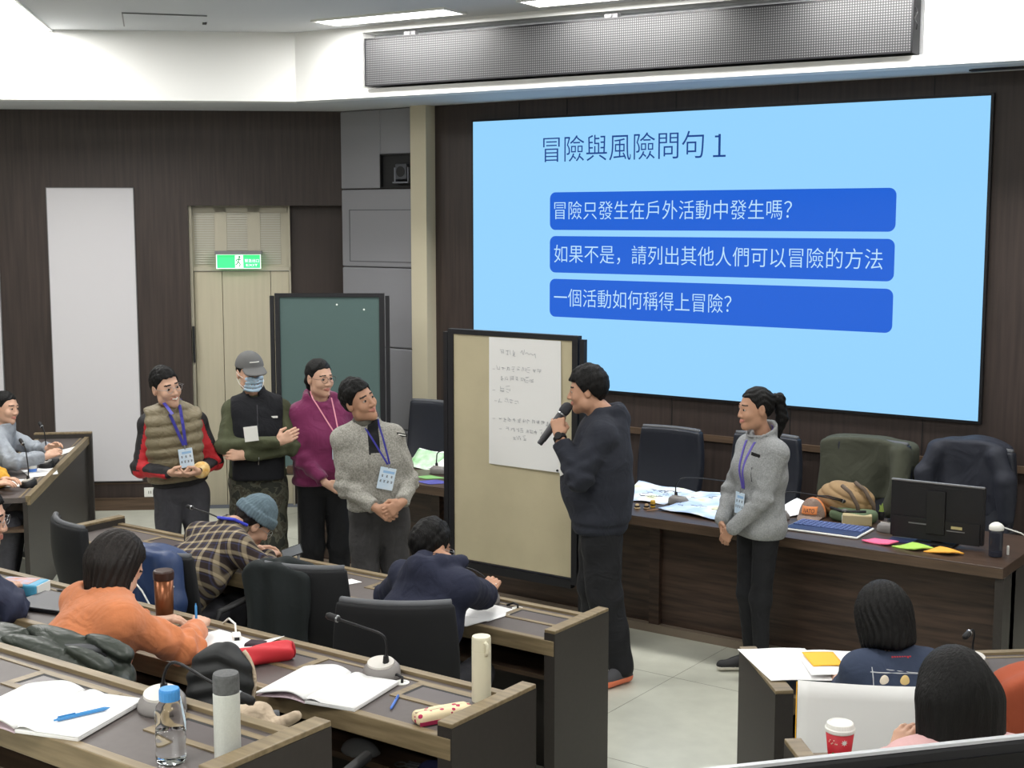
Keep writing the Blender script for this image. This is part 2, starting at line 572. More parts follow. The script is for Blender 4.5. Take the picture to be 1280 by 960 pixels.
MB().box(-1.13, -1.025, 0.108, 0.12, 2.15, 2.65).box(-0.845, -0.735, 0.108, 0.12, 2.15, 2.65).box(-1.315, -0.5, 0.108, 0.12, 2.61, 2.65).build('louver_frame', M_door2, d)
MB().box(-1.332, -1.312, 0.02, 0.04, 1.3, 1.62).build('hinge', M_dark, d)
# exit sign
es = thing('exit_sign', 'lit green exit sign with a running figure over the beige door', 'exit sign', (CX + WD.x * -0.92, CY + WD.y * -0.92, 2.11), WA)
M_exit = mat('exit_green', S(60, 215, 125), emit=0.85)
M_exitw = mat('exit_white', S(235, 255, 240), emit=1.0)
MB().box(-0.20, 0.20, 0.0, 0.10, 0.135, 0.165).build('housing', M_grey, es)
MB().box(-0.19, 0.19, 0.03, 0.06, 0.012, 0.135).build('sign_face', M_exit, es)
bd = MB()
for x0, x1, z0, z1 in ((-0.19, 0.19, 0.010, 0.016), (-0.19, 0.19, 0.131, 0.137), (-0.192, -0.186, 0.01, 0.137), (0.186, 0.192, 0.01, 0.137)):
    bd.box(x0, x1, 0.026, 0.031, z0, z1)
bd.box(-0.03, 0.04, 0.028, 0.031, 0.018, 0.128)
bd.build('pictogram_ground', M_exitw, es)
mn = MB().ball((0.008, 0.027, 0.112), (0.009, 0.002, 0.009))
for a, c in (((0.006, 0.1), (-0.003, 0.072)), ((-0.003, 0.072), (0.014, 0.052)), ((0.014, 0.052), (0.008, 0.028)), ((-0.003, 0.072), (-0.016, 0.05)), ((-0.016, 0.05), (-0.026, 0.045)), ((0.005, 0.098), (0.022, 0.084)), ((0.005, 0.098), (-0.015, 0.09)), ((-0.015, 0.09), (-0.02, 0.075))):
    mn.cone((a[0], 0.027, a[1]), (c[0], 0.027, c[1]), 0.0045, 0.004, 6)
mn.build('running_figure', mat('exit_dark_green', S(20, 120, 70), emit=0.4), es)
text_mesh('lettering', '緊急出口', 0.032, M_exitw, es, (0.055, 0.0285, 0.068), (PI / 2, 0, 0), 0.12)
text_mesh('lettering', 'EXIT', 0.028, M_exitw, es, (0.065, 0.0285, 0.032), (PI / 2, 0, 0), 0.10)
# wall socket by the baseboard
so = thing('wall_socket', 'white wall socket plate at the foot of the dark wood wall', 'socket', (CX + WD.x * -1.735, CY + WD.y * -1.735, 0.115), WA)
MB().box(-0.05, 0.05, -0.012, 0, 0.0, 0.085).build('plate', M_white, so, bevel=0.004)
MB().box(-0.012, -0.006, -0.013, -0.011, 0.03, 0.055).box(0.006, 0.012, -0.013, -0.011, 0.03, 0.055).build('slot', M_dark, so)

# ceiling lamps
def ceiling_lamp(cx, cy, L, W, ang, label):
    t = thing('ceiling_light', label, 'ceiling light', (cx, cy, 3.985), ang, 'ceiling light panels')
    fr = MB().box(-L / 2 - .02, L / 2 + .02, -W / 2 - .02, -W / 2, 0, 0.016).box(-L / 2 - .02, L / 2 + .02, W / 2, W / 2 + .02, 0, 0.016)
    fr.box(-L / 2 - .02, -L / 2, -W / 2, W / 2, 0, 0.016).box(L / 2, L / 2 + .02, -W / 2, W / 2, 0, 0.016)
    fr.build('frame', M_white, t)
    MB().box(-L / 2, L / 2, -W / 2, W / 2, 0.004, 0.012).build('diffuser', M_lampglow, t)
    ld = bpy.data.lights.new('lamp', 'AREA')
    ld.shape = 'RECTANGLE'; ld.size = L; ld.size_y = W
    ld.energy = LAMP_W * L; ld.color = LAMP_COL
    lo = bpy.data.objects.new('lamp', ld); COL.objects.link(lo)
    lo.parent = t; lo.location = (0, 0, -0.004)
ceiling_lamp(-6.62, 7.735, 1.14, 0.25, FANG, 'long ceiling light beside the white fascia, nearest the upper left corner of the ticker')
ceiling_lamp(-4.86, 7.86, 1.14, 0.25, FANG, 'long ceiling light above the middle of the black ticker board, cut by the top edge')
ceiling_lamp(-3.1, 7.99, 1.14, 0.25, FANG, 'long ceiling light over the right half of the ticker board')
ceiling_lamp(-1.3, 8.1, 1.14, 0.25, FANG, 'long ceiling light beyond the right end of the ticker board')
ceiling_lamp(-8.77, 5.92, 1.75, 0.6, R(-44.6), 'wide ceiling light in the upper left corner of the photo')
k = 0
names = ['back left', 'back middle', 'back right', 'middle left', 'middle', 'middle right', 'front left', 'front middle', 'front right']
for yy in (-2.2, 1.0, 4.4):
    for xx in (-6.4, -2.8, 0.8):
        ceiling_lamp(xx, yy, 1.2, 0.6, 0, 'square-cut ceiling light over the audience, ' + names[k]); k += 1

# access hatch, ceiling detector
h = thing('ceiling_hatch', 'flush square access hatch in the ceiling at upper left', 'hatch', (-8.09, 6.95, 3.998), R(-40))
MB().box(-0.33, 0.33, -0.29, 0.29, -0.006, 0.0).build('lid', M_ceil, h)
MB().box(-0.34, 0.34, -0.30, -0.29, -0.007, 0.001).box(0.33, 0.34, -0.29, 0.29, -0.007, 0.001).build('gap', M_grey, h)
MB().box(-0.06, 0.02, 0.27, 0.30, -0.012, -0.004).build('latch', M_dark, h)
sp = thing('sprinkler', 'small sprinkler head hanging from the ceiling at the upper left edge', 'sprinkler', (-9.35, 6.42, 3.93))
MB().cone((0, 0, 0), (0, 0, 0.07), 0.012, 0.02, 10).build('body', M_grey, sp)
MB().cone((0, 0, -0.008), (0, 0, 0.0), 0.03, 0.03, 12).build('deflector', M_grey, sp)

# ------------------------------------------------------------------ big display wall
sc = thing('display_screen', 'huge wall screen showing a pale blue slide with three dark blue boxes', 'screen', (-6.776, 8.962, 1.246))
SW, SH = 4.101, 2.08
M_scr = mat('screen_pale_blue', S(150, 212, 255), emit=SCREEN_GLOW)
M_box = mat('screen_dark_blue', S(30, 98, 214), emit=SCREEN_GLOW)
M_txt1 = mat('screen_title_blue', S(28, 68, 140), emit=SCREEN_GLOW)
M_txt2 = mat('screen_box_text', S(190, 228, 255), emit=SCREEN_GLOW)
for m in (M_scr, M_box, M_txt1, M_txt2):
    bb = m.node_tree.nodes['Principled BSDF']
    bb.inputs['Base Color'].default_value = (0.01, 0.01, 0.012, 1); bb.inputs['Specular IOR Level'].default_value = 0.1
    bb.inputs['Roughness'].default_value = 0.6
MB().box(-0.018, SW + 0.018, 0.002, 0.035, -0.018, SH + 0.018).build('casing', M_blackmetal, sc)
MB().box(0, SW, -0.002, 0.004, 0, SH).build('panel', M_scr, sc)
def slide_box(x0, x1, z0, z1):
    r = 0.05; pts = []
    for cx_, cz_, a0 in ((x1 - r, z1 - r, 0), (x0 + r, z1 - r, 90), (x0 + r, z0 + r, 180), (x1 - r, z0 + r, 270)):
        for q in range(7):
            a = R(a0 + q * 15)
            pts.append((cx_ + r * math.cos(a), cz_ + r * math.sin(a)))
    m = MB()
    n = len(pts)
    m.add([(x, -0.004, z) for x, z in pts] + [(x, -0.001, z) for x, z in pts], [tuple(range(n))] + [(i, i + n, (i + 1) % n + n, (i + 1) % n) for i in range(n)])
    return m.build('slide_box', M_box, sc)
ox = -6.776
for z0, z1, s, x1, sz in ((2.467, 2.757, '冒險只發生在戶外活動中發生嗎？', -4.006, 0.118), (2.137, 2.42, '如果不是，請列出其他人們可以冒險的方法', -3.345, 0.118), (1.792, 2.088, '一個活動如何稱得上冒險？', -4.455, 0.118)):
    bx = slide_box(-6.027 - ox, -3.265 - ox, z0 - 1.246, z1 - 1.246)
    text_mesh('lettering', s, 0.152, M_txt2, sc, (-5.985 - ox, -0.0055, (z0 + z1) / 2 - 1.246 - 0.052), (PI / 2, 0, 0), x1 + 5.985, offset=-0.001)
text_mesh('lettering', '冒險與風險問句', 0.215, M_txt1, sc, (-6.091 - ox, -0.0055, 3.005 - 1.246), (PI / 2, 0, 0), 1.395, offset=-0.0012)
MB().box(2.196, 2.214, -0.0058, -0.0054, 0.0, 0.158).box(2.168, 2.198, -0.0058, -0.0054, 0.135, 0.148).box(2.155, 2.255, -0.0058, -0.0054, -0.004, 0.010).build('numeral', M_txt1, sc, (0.655 - 0.0 - 0.655, 0, 2.995 - 1.246))

# ------------------------------------------------------------------ ticker board in the fascia
tk = thing('ticker_board', 'long black dot matrix ticker board set into the white fascia above the screen', 'ticker board', tuple(FA + FD * 0.712) [:2] + (3.548,), FANG)
tm = mat('ticker_dots', S(62, 62, 64), rough=0.5)
nt = tm.node_tree; pb = nt.nodes['Principled BSDF']
tc = nt.nodes.new('ShaderNodeTexCoord'); vo = nt.nodes.new('ShaderNodeTexVoronoi'); vo.inputs['Randomness'].default_value = 0.0
vo.inputs['Scale'].default_value = 62.5
cr = nt.nodes.new('ShaderNodeValToRGB'); cr.color_ramp.elements[0].position = 0.25; cr.color_ramp.elements[1].position = 0.5
cr.color_ramp.elements[0].color = S(98, 98, 100); cr.color_ramp.elements[1].color = S(28, 28, 30)
nt.links.new(tc.outputs['Object'], vo.inputs['Vector']); nt.links.new(vo.outputs['Distance'], cr.inputs[0]); nt.links.new(cr.outputs[0], pb.inputs['Base Color'])
MB().box(0.012, 4.118, -0.036, -0.03, 0.012, 0.343).build('dot_panel', tm, tk)
MB().box(0, 4.13, -0.03, 0.12, 0, 0.355).box(0, 4.13, -0.04, -0.03, 0, 0.012).box(0, 4.13, -0.04, -0.03, 0.343, 0.355).box(0, 0.012, -0.04, -0.03, 0, 0.355).box(4.118, 4.13, -0.04, -0.03, 0, 0.355).build('casing', M_blackmetal, tk)
for u in (0.407, 2.08, 3.75):
    MB().box(u - 0.05, u + 0.05, -0.025, 0.02, 0.355, 0.385).cone((u, -0.026, 0.372), (u, -0.034, 0.372), 0.012, 0.012, 10).build('mounting_clip', M_grey, tk)
MB().tube([(4.13, 0.0, 0.27), (4.15, -0.02, 0.24), (4.135, -0.03, 0.2), (4.15, -0.02, 0.17), (4.14, 0, 0.14)], 0.004, 6).build('cable', M_dark, tk)

# ------------------------------------------------------------------ stage bench
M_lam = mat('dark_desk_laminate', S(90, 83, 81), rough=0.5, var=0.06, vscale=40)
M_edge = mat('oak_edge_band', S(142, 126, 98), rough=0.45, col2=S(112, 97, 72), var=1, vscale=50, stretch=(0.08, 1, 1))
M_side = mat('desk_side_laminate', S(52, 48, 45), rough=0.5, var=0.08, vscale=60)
M_benchtop = mat('bench_top', S(80, 63, 52), rough=0.35, col2=S(62, 48, 40), var=1, vscale=40, stretch=(0.06, 1, 1))
bn = thing('stage_bench', 'long dark wood speakers bench under the screen with recessed front', 'bench', (-7.1, 7.12, 0))
BL = 5.136
MB().box(0, BL, 0, 0.82, 0.70, 0.76).build('bench_top', M_benchtop, bn, bevel=0.004)
MB().box(0, BL, -0.003, 0.0, 0.704, 0.752).build('edge_band', M_woodtrim, bn)
for x0, x1_ in ((0.07, 1.22), (1.29, 2.95), (3.02, BL - 0.07)):
    MB().box(x0, x1_, 0.20, 0.23, 0.05, 0.70).build('front_panel', M_wood2, bn)
for x in (0.0, 1.22, 2.95, BL - 0.07):
    MB().box(x, x + 0.07, 0.165, 0.24, 0.0, 0.70).build('post', M_wood2, bn)
MB().box(0, BL, 0.15, 0.24, 0.0, 0.05).build('plinth', mat('plinth_laminate', S(120, 108, 94), rough=0.5), bn)
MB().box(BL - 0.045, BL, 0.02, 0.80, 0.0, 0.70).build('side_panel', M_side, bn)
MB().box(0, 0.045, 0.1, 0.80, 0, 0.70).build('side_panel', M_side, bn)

# ------------------------------------------------------------------ audience desks
M_inlay = mat('inlay_lid', S(84, 76, 76), rough=0.4)
def desk_row(label, loc, rot, L, dep, zt, floor, right_panel, left_panel, inlays, name='lecture_desk', pw=0.055, pd=0.42, iy=(-0.23, -0.075)):
    """x from -L to 0, far edge at y=0, near edge at y=-dep"""
    t = thing(name, label, 'desk', (loc[0], loc[1], floor), rot)
    zt -= floor
    MB().box(-L, 0, -dep + 0.02, -0.03, zt - 0.035, zt).build('desktop', M_lam, t)
    MB().box(-L, 0, -0.035, 0.0, zt - 0.05, zt + 0.012).box(-L, 0, -0.075, -0.06, zt, zt + 0.003).build('rail', M_edge, t, bevel=0.004)
    MB().box(-L, 0.05 if right_panel else 0, -dep - 0.012, -dep + 0.022, zt - 0.065, zt + 0.004).build('front_edge', M_edge, t, bevel=0.004)
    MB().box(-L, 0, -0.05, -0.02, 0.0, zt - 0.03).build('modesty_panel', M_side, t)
    MB().box(-L, 0, -dep + 0.12, -0.05, zt - 0.23, zt - 0.21).build('shelf', M_woodtrim, t)
    for on, x in ((right_panel, 0.0), (left_panel, -L - pw)):
        if on:
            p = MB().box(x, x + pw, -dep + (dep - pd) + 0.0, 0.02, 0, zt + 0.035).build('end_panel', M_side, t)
            MB().box(x, x + pw, -dep + (dep - pd) + 0.0, 0.02, zt + 0.035, zt + 0.05).build('cap', M_edge, p, bevel=0.003)
    for x0, x1 in inlays:
        y0, y1 = iy
        fr = MB()
        fr.box(x0, x1, y0, y0 + 0.022, zt, zt + 0.004).box(x0, x1, y1 - 0.022, y1, zt, zt + 0.004)
        fr.box(x0, x0 + 0.03, y0 + 0.022, y1 - 0.022, zt, zt + 0.004).box(x1 - 0.03, x1, y0 + 0.022, y1 - 0.022, zt, zt + 0.004)
        q = fr.build('cable_cover', M_edge, t)
        MB().box(x0 + 0.03, x1 - 0.03, y0 + 0.022, y1 - 0.022, zt + 0.0006, zt + 0.003).build('lid', M_inlay, q)
        MB().box(x0 + 0.03, x0 + 0.042, y0 + 0.03, y1 - 0.032, zt + 0.001, zt + 0.0034).box(x0 + 0.03, x1 - 0.03, y1 - 0.032, y1 - 0.022, zt + 0.001, zt + 0.0034).build('finger_slot', M_dark, q)
    return t
row1 = desk_row('long dark desk nearest the stage, row of the plaid shirt and the navy hoodie', (-3.225, 5.18), 0, 3.31, 0.41, 0.75, 0.0, True, True,
                [(-0.375, -0.05), (-1.2, -0.87), (-1.9, -1.56), (-2.87, -2.45)])
row2 = desk_row('long dark desk of the second row, with the tall cream flask', (-2.47, 3.50), 0, 4.6, 0.41, 1.02, 0.27, True, False,
                [(-0.35, -0.03), (-1.02, -0.76), (-1.85, -1.5), (-2.7, -2.35)])
row3 = desk_row('desk at the bottom left carrying the blue-capped water bottle', (-2.285, 2.35), 0, 3.2, 0.365, 1.29, 0.54, True, False,
                [(-0.37, -0.02), (-0.96, -0.62), (-1.9, -1.55)], pd=0.355, iy=(-0.205, -0.065))
wing = desk_row('side desk at the left edge with papers and mouse-like mic bases', (-7.668, 5.35), R(-46), 2.48, 0.42, 0.75, 0.0, False, True, [], pd=0.44)
E1 = Vector((math.cos(R(40.5)), math.sin(R(40.5)), 0)); E2 = Vector((-E1.y, E1.x, 0))
def wing_pt(a, b): return E1 * a + E2 * b
p_ = wing_pt(1.414 + 0.07 + 3.2, 5.385)
rwing1 = desk_row('right hand desk with the large white sheet hanging over its end', (p_.x, p_.y), R(40.5), 3.2, 0.46, 0.75, 0.0, False, True, [], pw=0.07, pd=0.52)
p_ = wing_pt(1.11 + 0.05 + 2.6, 3.70)
rwing2 = desk_row('right hand desk of the row behind, beside the red paper cup', (p_.x, p_.y), R(40.5), 2.6, 0.45, 1.02, 0.27, False, True, [], pw=0.05, pd=0.45)
row4 = desk_row('rear desk under the foreground monitor', (0.75, 1.42), R(50), 1.6, 0.5, 1.56, 0.54, False, False, [])

# ================================================================== people
M_skin = mat('skin', S(208, 166, 142), rough=0.55, var=0.05, vscale=30)
M_skin2 = mat('skin_tan', S(184, 140, 114), rough=0.55, var=0.05, vscale=30)
M_lip = mat('lips', S(186, 122, 108), rough=0.5)
M_brow = mat('eyebrow', S(40, 32, 30), rough=0.8)
M_teeth = mat('teeth', S(235, 230, 220), rough=0.4)
M_eyew = mat('eye_white', S(176, 168, 160), rough=0.4)
M_iris = mat('iris', S(30, 20, 16), rough=0.2)
M_hair = mat('black_hair', S(15, 14, 14), rough=0.6, spec=0.25, var=0.35, vscale=90, stretch=(1, 1, 0.12), bump=0.5, bscale=160)
M_hairb = mat('brown_black_hair', S(32, 27, 25), rough=0.55, spec=0.3, var=0.45, vscale=90, stretch=(1, 1, 0.1), bump=0.5, bscale=160)
M_steel = mat('steel', S(170, 172, 176), rough=0.3, metal=0.9)
M_badge = mat('badge_card', S(214, 228, 240), rough=0.4, var=0.12, vscale=12, col2=S(190, 214, 236))
M_ink = mat('dark_ink', S(52, 58, 70), rough=0.7)
M_lany = mat('blue_lanyard', S(52, 50, 150), rough=0.6)
M_shoe_black = mat('black_shoe', S(30, 30, 32), rough=0.6)
M_sole = mat('pale_sole', S(215, 210, 200), rough=0.6)

def V3(*a): return np.array(a, float)

def ik(a, b, l1, l2, pole):
    a, b, pole = map(np.asarray, (a, b, pole))
    d = b - a; L = np.linalg.norm(d)
    if L > (l1 + l2) * 0.995:
        k = L / ((l1 + l2) * 0.995); l1 *= k; l2 *= k
    u = d / L
    x = (l1 * l1 - l2 * l2 + L * L) / (2 * L)
    h = math.sqrt(max(0, l1 * l1 - x * x))
    n = pole - u * (pole @ u); n = n / (np.linalg.norm(n) + 1e-9)
    return a + u * x + n * h

def eul(yaw, pitch, roll):
    """head turn: yaw about z (positive to the person's left), pitch about x (positive up), roll about y (positive: tips to own right)"""
    return np.array(Matrix.Rotation(R(yaw), 3, 'Z') @ Matrix.Rotation(R(pitch), 3, 'X') @ Matrix.Rotation(R(roll), 3, 'Y'))

def hand_sdf(P, w, d, n, side, curl, sc=1.0, thumb=0.5, spread=0.0):
    """w wrist, d direction to knuckles, n palm normal (the way fingers close), side +1 right / -1 left"""
    d = d / np.linalg.norm(d); n = n - d * (n @ d); n = n / np.linalg.norm(n)
    t = np.cross(d, n) * side            # towards the thumb
    k = []
    palm = rc(P, w - d * 0.02 * sc, w + d * 0.03 * sc, 0.024 * sc, 0.022 * sc)
    offs = (0.029, 0.010, -0.010, -0.028)
    lens = (0.070, 0.078, 0.072, 0.056)
    res = None
    for i in range(4):
        kn = w + (d * (0.088 - abs(i - 1) * 0.004) + t * offs[i]) * sc
        palm = smin(palm, rc(P, w + (d * 0.02 + t * offs[i] * 0.6) * sc, kn, 0.0135 * sc, 0.0115 * sc), 0.012 * sc)
        k.append(kn)
    th0 = w + (d * 0.025 + t * 0.028) * sc
    td = d * 0.62 + t * (0.62 - 0.3 * thumb) + n * (0.25 + 0.5 * thumb); td /= np.linalg.norm(td)
    th1 = th0 + td * 0.040 * sc
    td2 = d * 0.9 - t * 0.25 * thumb + n * (0.15 + 0.4 * thumb); td2 /= np.linalg.norm(td2)
    th2 = th1 + td2 * 0.034 * sc
    palm = smin(palm, rc(P, w + d * 0.012 * sc, th0, 0.017 * sc, 0.015 * sc), 0.012 * sc)
    thumb_d = smin(rc(P, th0, th1, 0.0145 * sc, 0.011 * sc), rc(P, th1, th2, 0.011 * sc, 0.0085 * sc), 0.004 * sc)
    res = smin(palm, thumb_d, 0.008 * sc)
    tips = []
    for i in range(4):
        a = k[i]; ang = 0.0
        dd = d + t * offs[i] * spread * 8
        dd = dd / np.linalg.norm(dd)
        c = curl[i] if hasattr(curl, '__len__') else curl
        fd = None
        for s_, fr in enumerate((0.45, 0.31, 0.24)):
            ang += c * (0.85, 1.0, 0.75)[s_]
            v = dd * math.cos(ang) + n * math.sin(ang)
            b = a + v * lens[i] * fr * sc
            r0, r1 = ((0.0095, 0.0088), (0.0088, 0.008), (0.008, 0.007))[s_]
            q = rc(P, a, b, r0 * sc, r1 * sc)
            fd = q if fd is None else smin(fd, q, 0.003 * sc)
            a = b
        tips.append(a)
        res = np.minimum(res, smin(palm, fd, 0.006 * sc))
    return res

def head_sdf(p, fem=0.0, smile=0.0, fat=0.0):
    d = ell(p, (0, -0.014, 0.028), (0.077, 0.096, 0.088))
    d = smin(d, ell(p, (0, 0.022, -0.025), (0.063 + fat * .012, 0.070, 0.082)), 0.03)
    d = smin(d, rc(p, (-0.042 + fem * .008 - fat * .01, 0.012, -0.066), (0, 0.066, -0.094 + fem * .004), 0.030 - fem * .004 + fat * .008, 0.022 - fem * .003), 0.022)
    d = smin(d, rc(p, (0.042 - fem * .008 + fat * .01, 0.012, -0.066), (0, 0.066, -0.094 + fem * .004), 0.030 - fem * .004 + fat * .008, 0.022 - fem * .003), 0.022)
    # cheeks
    for s in (-1, 1):
        d = smin(d, ell(p, (s * 0.040, 0.062, -0.028), (0.024, 0.022, 0.022 + .004 * smile)), 0.02)
        d = smax(d, -ell(p, (s * 0.031, 0.104, 0.006), (0.020, 0.018, 0.013)), 0.012)
        # eyelids leave a slit, the eyeball shows in it
        d = smin(d, ell(p, (s * 0.031, 0.0745, 0.004), (0.0165, 0.0150, 0.0130)), 0.004)
        d = smax(d, -ell(p, (s * 0.031, 0.092, 0.003), (0.0145, 0.012, 0.0042)), 0.002)
        d = smin(d, ell(p, (s * 0.079, -0.008, -0.002), (0.010, 0.020, 0.032)), 0.006)
        d = smax(d, -ell(p, (s * 0.090, -0.004, 0.002), (0.007, 0.011, 0.019)), 0.004)
        d = smin(d, ell(p, (s * 0.012, 0.094, -0.034), (0.010, 0.012, 0.008)), 0.008)
    d = smin(d, rc(p, (-0.034, 0.078, 0.024), (0.034, 0.078, 0.024), 0.010), 0.014)
    d = smin(d, rc(p, (0, 0.086, 0.010), (0, 0.107 - fem * .005, -0.030), 0.0075, 0.0120 - fem * .002), 0.010)
    # mouth
    w = 0.022 + 0.006 * smile; zc = 0.007 * smile
    for z, r in ((-0.056, 0.0062), (-0.0665, 0.0068)):
        for s in (-1, 1):
            d = smin(d, rc(p, (0, 0.092, z), (s * w, 0.081, -0.061 + zc), r, 0.003), 0.006)
    return d

def person(label, loc, ang, H, J, cfg, cat='person'):
    """J: joints in the person's frame (x right, y forward, z up); builds body, hair and clothes"""
    root = thing('person', label, cat, loc, ang)
    s = H / 1.75
    fem, fat = cfg.get('fem', 0.0), cfg.get('fat', 0.0)
    skin = cfg.get('skin', M_skin)
    A = {k: np.asarray(v, float) for k, v in J.items()}
    hr = A['hrot']                                    # head rotation matrix
    hc = A['head']; hs = cfg.get('hs', 1.0) * (0.97 if fem else 1.0)
    HSC = np.array([0.96, 0.97, 1.04], np.float32)
    toh = lambda P: ((P - hc) @ hr) / hs / HSC              # person frame -> head frame
    bw = cfg.get('bw', 1.0) * s
    def torso(P, t=0.0, k=0.05):
        d = None
        X = A['right']
        seps = ((A['pelvis'], 0.070, 0.098 + fat * .032), (A['waist'], 0.056 - fem * .012, 0.090 - fem * .008 + fat * .052), (A['ribs'], 0.070 - fem * .010, 0.097 - fem * .006 + fat * .036), (A['chest'], 0.080, 0.074 + fat * .026))
        prev = None
        for c, sp, r in seps:
            a, b = c - X * sp * bw, c + X * sp * bw
            r = r * bw
            q = rc(P, a, b, r + t)
            d = q if d is None else smin(d, q, k)
            if prev is not None:
                for u, v in ((prev[0], a), (prev[1], b), ((prev[0] + prev[1]) / 2, (a + b) / 2)):
                    d = smin(d, rc(P, u, v, prev[2] + t, r + t), k)
            prev = (a, b, r)
        if fem and cfg.get('bust', 1):
            F = A['fwd']
            for sg in (-1, 1):
                d = smin(d, rc(P, A['ribs'] + (X * sg * 0.07 + F * 0.065) * bw + (A['chest'] - A['ribs']) * .25, A['ribs'] + (X * sg * 0.07 + F * 0.06) * bw + (A['chest'] - A['ribs']) * .35, 0.062 * bw + t), 0.05)
        if fat:
            d = smin(d, rc(P, A['waist'] + A['fwd'] * 0.07 * fat, A['ribs'] * .6 + A['waist'] * .4 + A['fwd'] * 0.07 * fat, 0.125 * bw + t), 0.08)
        for sd in 'LR':
            d = smin(d, rc(P, A['neck'] + (A['chest'] - A['neck']) * .25, A['sh' + sd], 0.046 * bw + t, 0.050 * bw + t), 0.04)
            d = smin(d, rc(P, A['chest'], A['sh' + sd], 0.070 * bw + t, 0.054 * bw + t), 0.03)
        return d
    def arm(P, sd, t=0.0, end=1.0):
        sh, el, wr = A['sh' + sd], A['el' + sd], A['wr' + sd]
        e = el + (wr - el) * end
        k = 0.88 if fem else 1.0
        d = rc(P, sh, el, (0.050 * k + fat * .012) * s + t, (0.040 * k + fat * .01) * s + t)
        return smin(d, rc(P, el, e, (0.039 * k + fat * .01) * s + t, 0.028 * k * s + t), 0.03)
    def legs(P, t=0.0, only=None):
        d = None
        for sd in (only or 'LR'):
            hp, kn, an = A['hip' + sd], A['kn' + sd], A['an' + sd]
            q = smin(rc(P, hp, kn, (0.076 + fat * .02) * s + t, (0.056 + fat * .012) * s + t), rc(P, kn, an, (0.057 + fat * .012) * s + t, cfg.get('ankle', 0.042) * s + t), 0.04)
            d = q if d is None else smin(d, q, 0.012)
        return d
    root['_'] = 0; del root['_']
    pts = np.array([A[k] for k in A if A[k].shape == (3,) and k not in ('right', 'fwd') and not k.startswith('h_')])
    lo, hi = pts.min(0) - 0.24, pts.max(0) + 0.24

    # ---- body: one mesh of skin (core, head with neck, hands)
    parts = []
    neckb = A['neck']
    core = lambda P: np.minimum(smin(torso(P, -0.028), np.minimum(arm(P, 'L', -0.008), arm(P, 'R', -0.008)), 0.02), legs(P, -0.022))
    v, f = snet(core, lo, hi, 0.022)
    parts.append((v, f, 0))
    hres = cfg.get('hres', 0.0036)
    up = hr @ V3(0, 0, 1)
    hq = hc + hr @ V3(0, -0.022, -0.078) * hs
    def headneck(P):
        d = head_sdf(toh(P), fem, cfg.get('smile', 0), fat) * hs
        d = smin(d, rc(P, hq, neckb, (0.050 - fem * .008 + fat * .014) * s, (0.056 - fem * .006 + fat * .016) * s), 0.025)
        return d
    hl = np.minimum(hc - 0.15, neckb - 0.06); hh = np.maximum(hc + 0.15, neckb + 0.06)
    v, f = snet(headneck, hl, hh, hres)
    q = toh(v[f].mean(1))
    mi = np.zeros(len(f), int)
    ax = np.abs(q[:, 0])
    sm = cfg.get('smile', 0)
    zmid = -0.061 + 0.007 * sm * np.clip(ax / 0.028, 0, 1)
    mi[(ax < 0.026 + .005 * sm) & (q[:, 1] > 0.076) & (np.abs(q[:, 2] - zmid) < 0.0105 - 0.006 * np.clip(ax / 0.03, 0, 1))] = 1
    if cfg.get('teeth'):
        mi[(ax < 0.020) & (q[:, 1] > 0.074) & (np.abs(q[:, 2] - zmid) < 0.0045)] = 3
    mi[(ax > 0.013) & (ax < 0.050) & (q[:, 1] > 0.05) & (np.abs(q[:, 2] - (0.0275 - 0.10 * np.maximum(ax - 0.036, 0) * 1.6)) < 0.0042 - 0.0012 * fem)] = 2
    parts.append((v, f, mi))
    HP = {}
    for sd, sg in (('L', -1), ('R', 1)):
        if ('h_d' + sd) not in A: continue
        w, dd, nn = A['wr' + sd], A['h_d' + sd], A['h_n' + sd]
        hsz = (0.90 if fem else 1.0) * s * cfg.get('hand', 1.0)
        cu = J.get('curl' + sd, 0.45)
        fn = lambda P, w=w, dd=dd, nn=nn, sg=sg, cu=cu: smin(hand_sdf(P, w, dd, nn, sg, cu, hsz, J.get('thumb' + sd, 0.5)), rc(P, w, w + (A['el' + sd] - w) * 0.25, 0.023 * hsz, 0.028 * hsz), 0.012)
        cen = w + dd / np.linalg.norm(dd) * 0.08
        v, f = snet(fn, cen - 0.15, cen + 0.15, cfg.get('handres', 0.004))
        parts.append((v, f, 0))
    np_mesh('body', parts, [skin, M_lip, M_brow, M_teeth], root)
    if cfg.get('eyes', True):
        eb = MB()
        for sg in (-1, 1):
            c = hc + hr @ V3(sg * 0.031, 0.0735, 0.003) * hs
            Mx = Matrix(hr.tolist())
            eb = MB().ball(c, (0.0142 * hs, 0.0135 * hs, 0.0105 * hs), 14, 10, 0, Mx)
            gx = cfg.get('gaze', 0.0)
            c2 = hc + hr @ V3(sg * 0.031 + gx, 0.0795, 0.003) * hs
            eb.ball(c2, (0.0098 * hs, 0.0085 * hs, 0.0085 * hs), 12, 8, 1, Mx)
            eb.build('eye', [M_eyew, M_iris], root, smooth=True)
    # ---- hair
    ht = cfg.get('hair', 'short')
    hm = cfg.get('hairmat', M_hair)
    def hairline(q, hi_):
        y = q[:, 1]
        zc = np.interp(y, [-0.12, -0.085, -0.045, -0.012, 0.012, 0.034, 0.055, 0.08, 0.1], [-0.075, -0.070, -0.030, 0.012, -0.006 + hi_ * .3, 0.030 + hi_, 0.058 + hi_, 0.064 + hi_, 0.066 + hi_])
        return zc
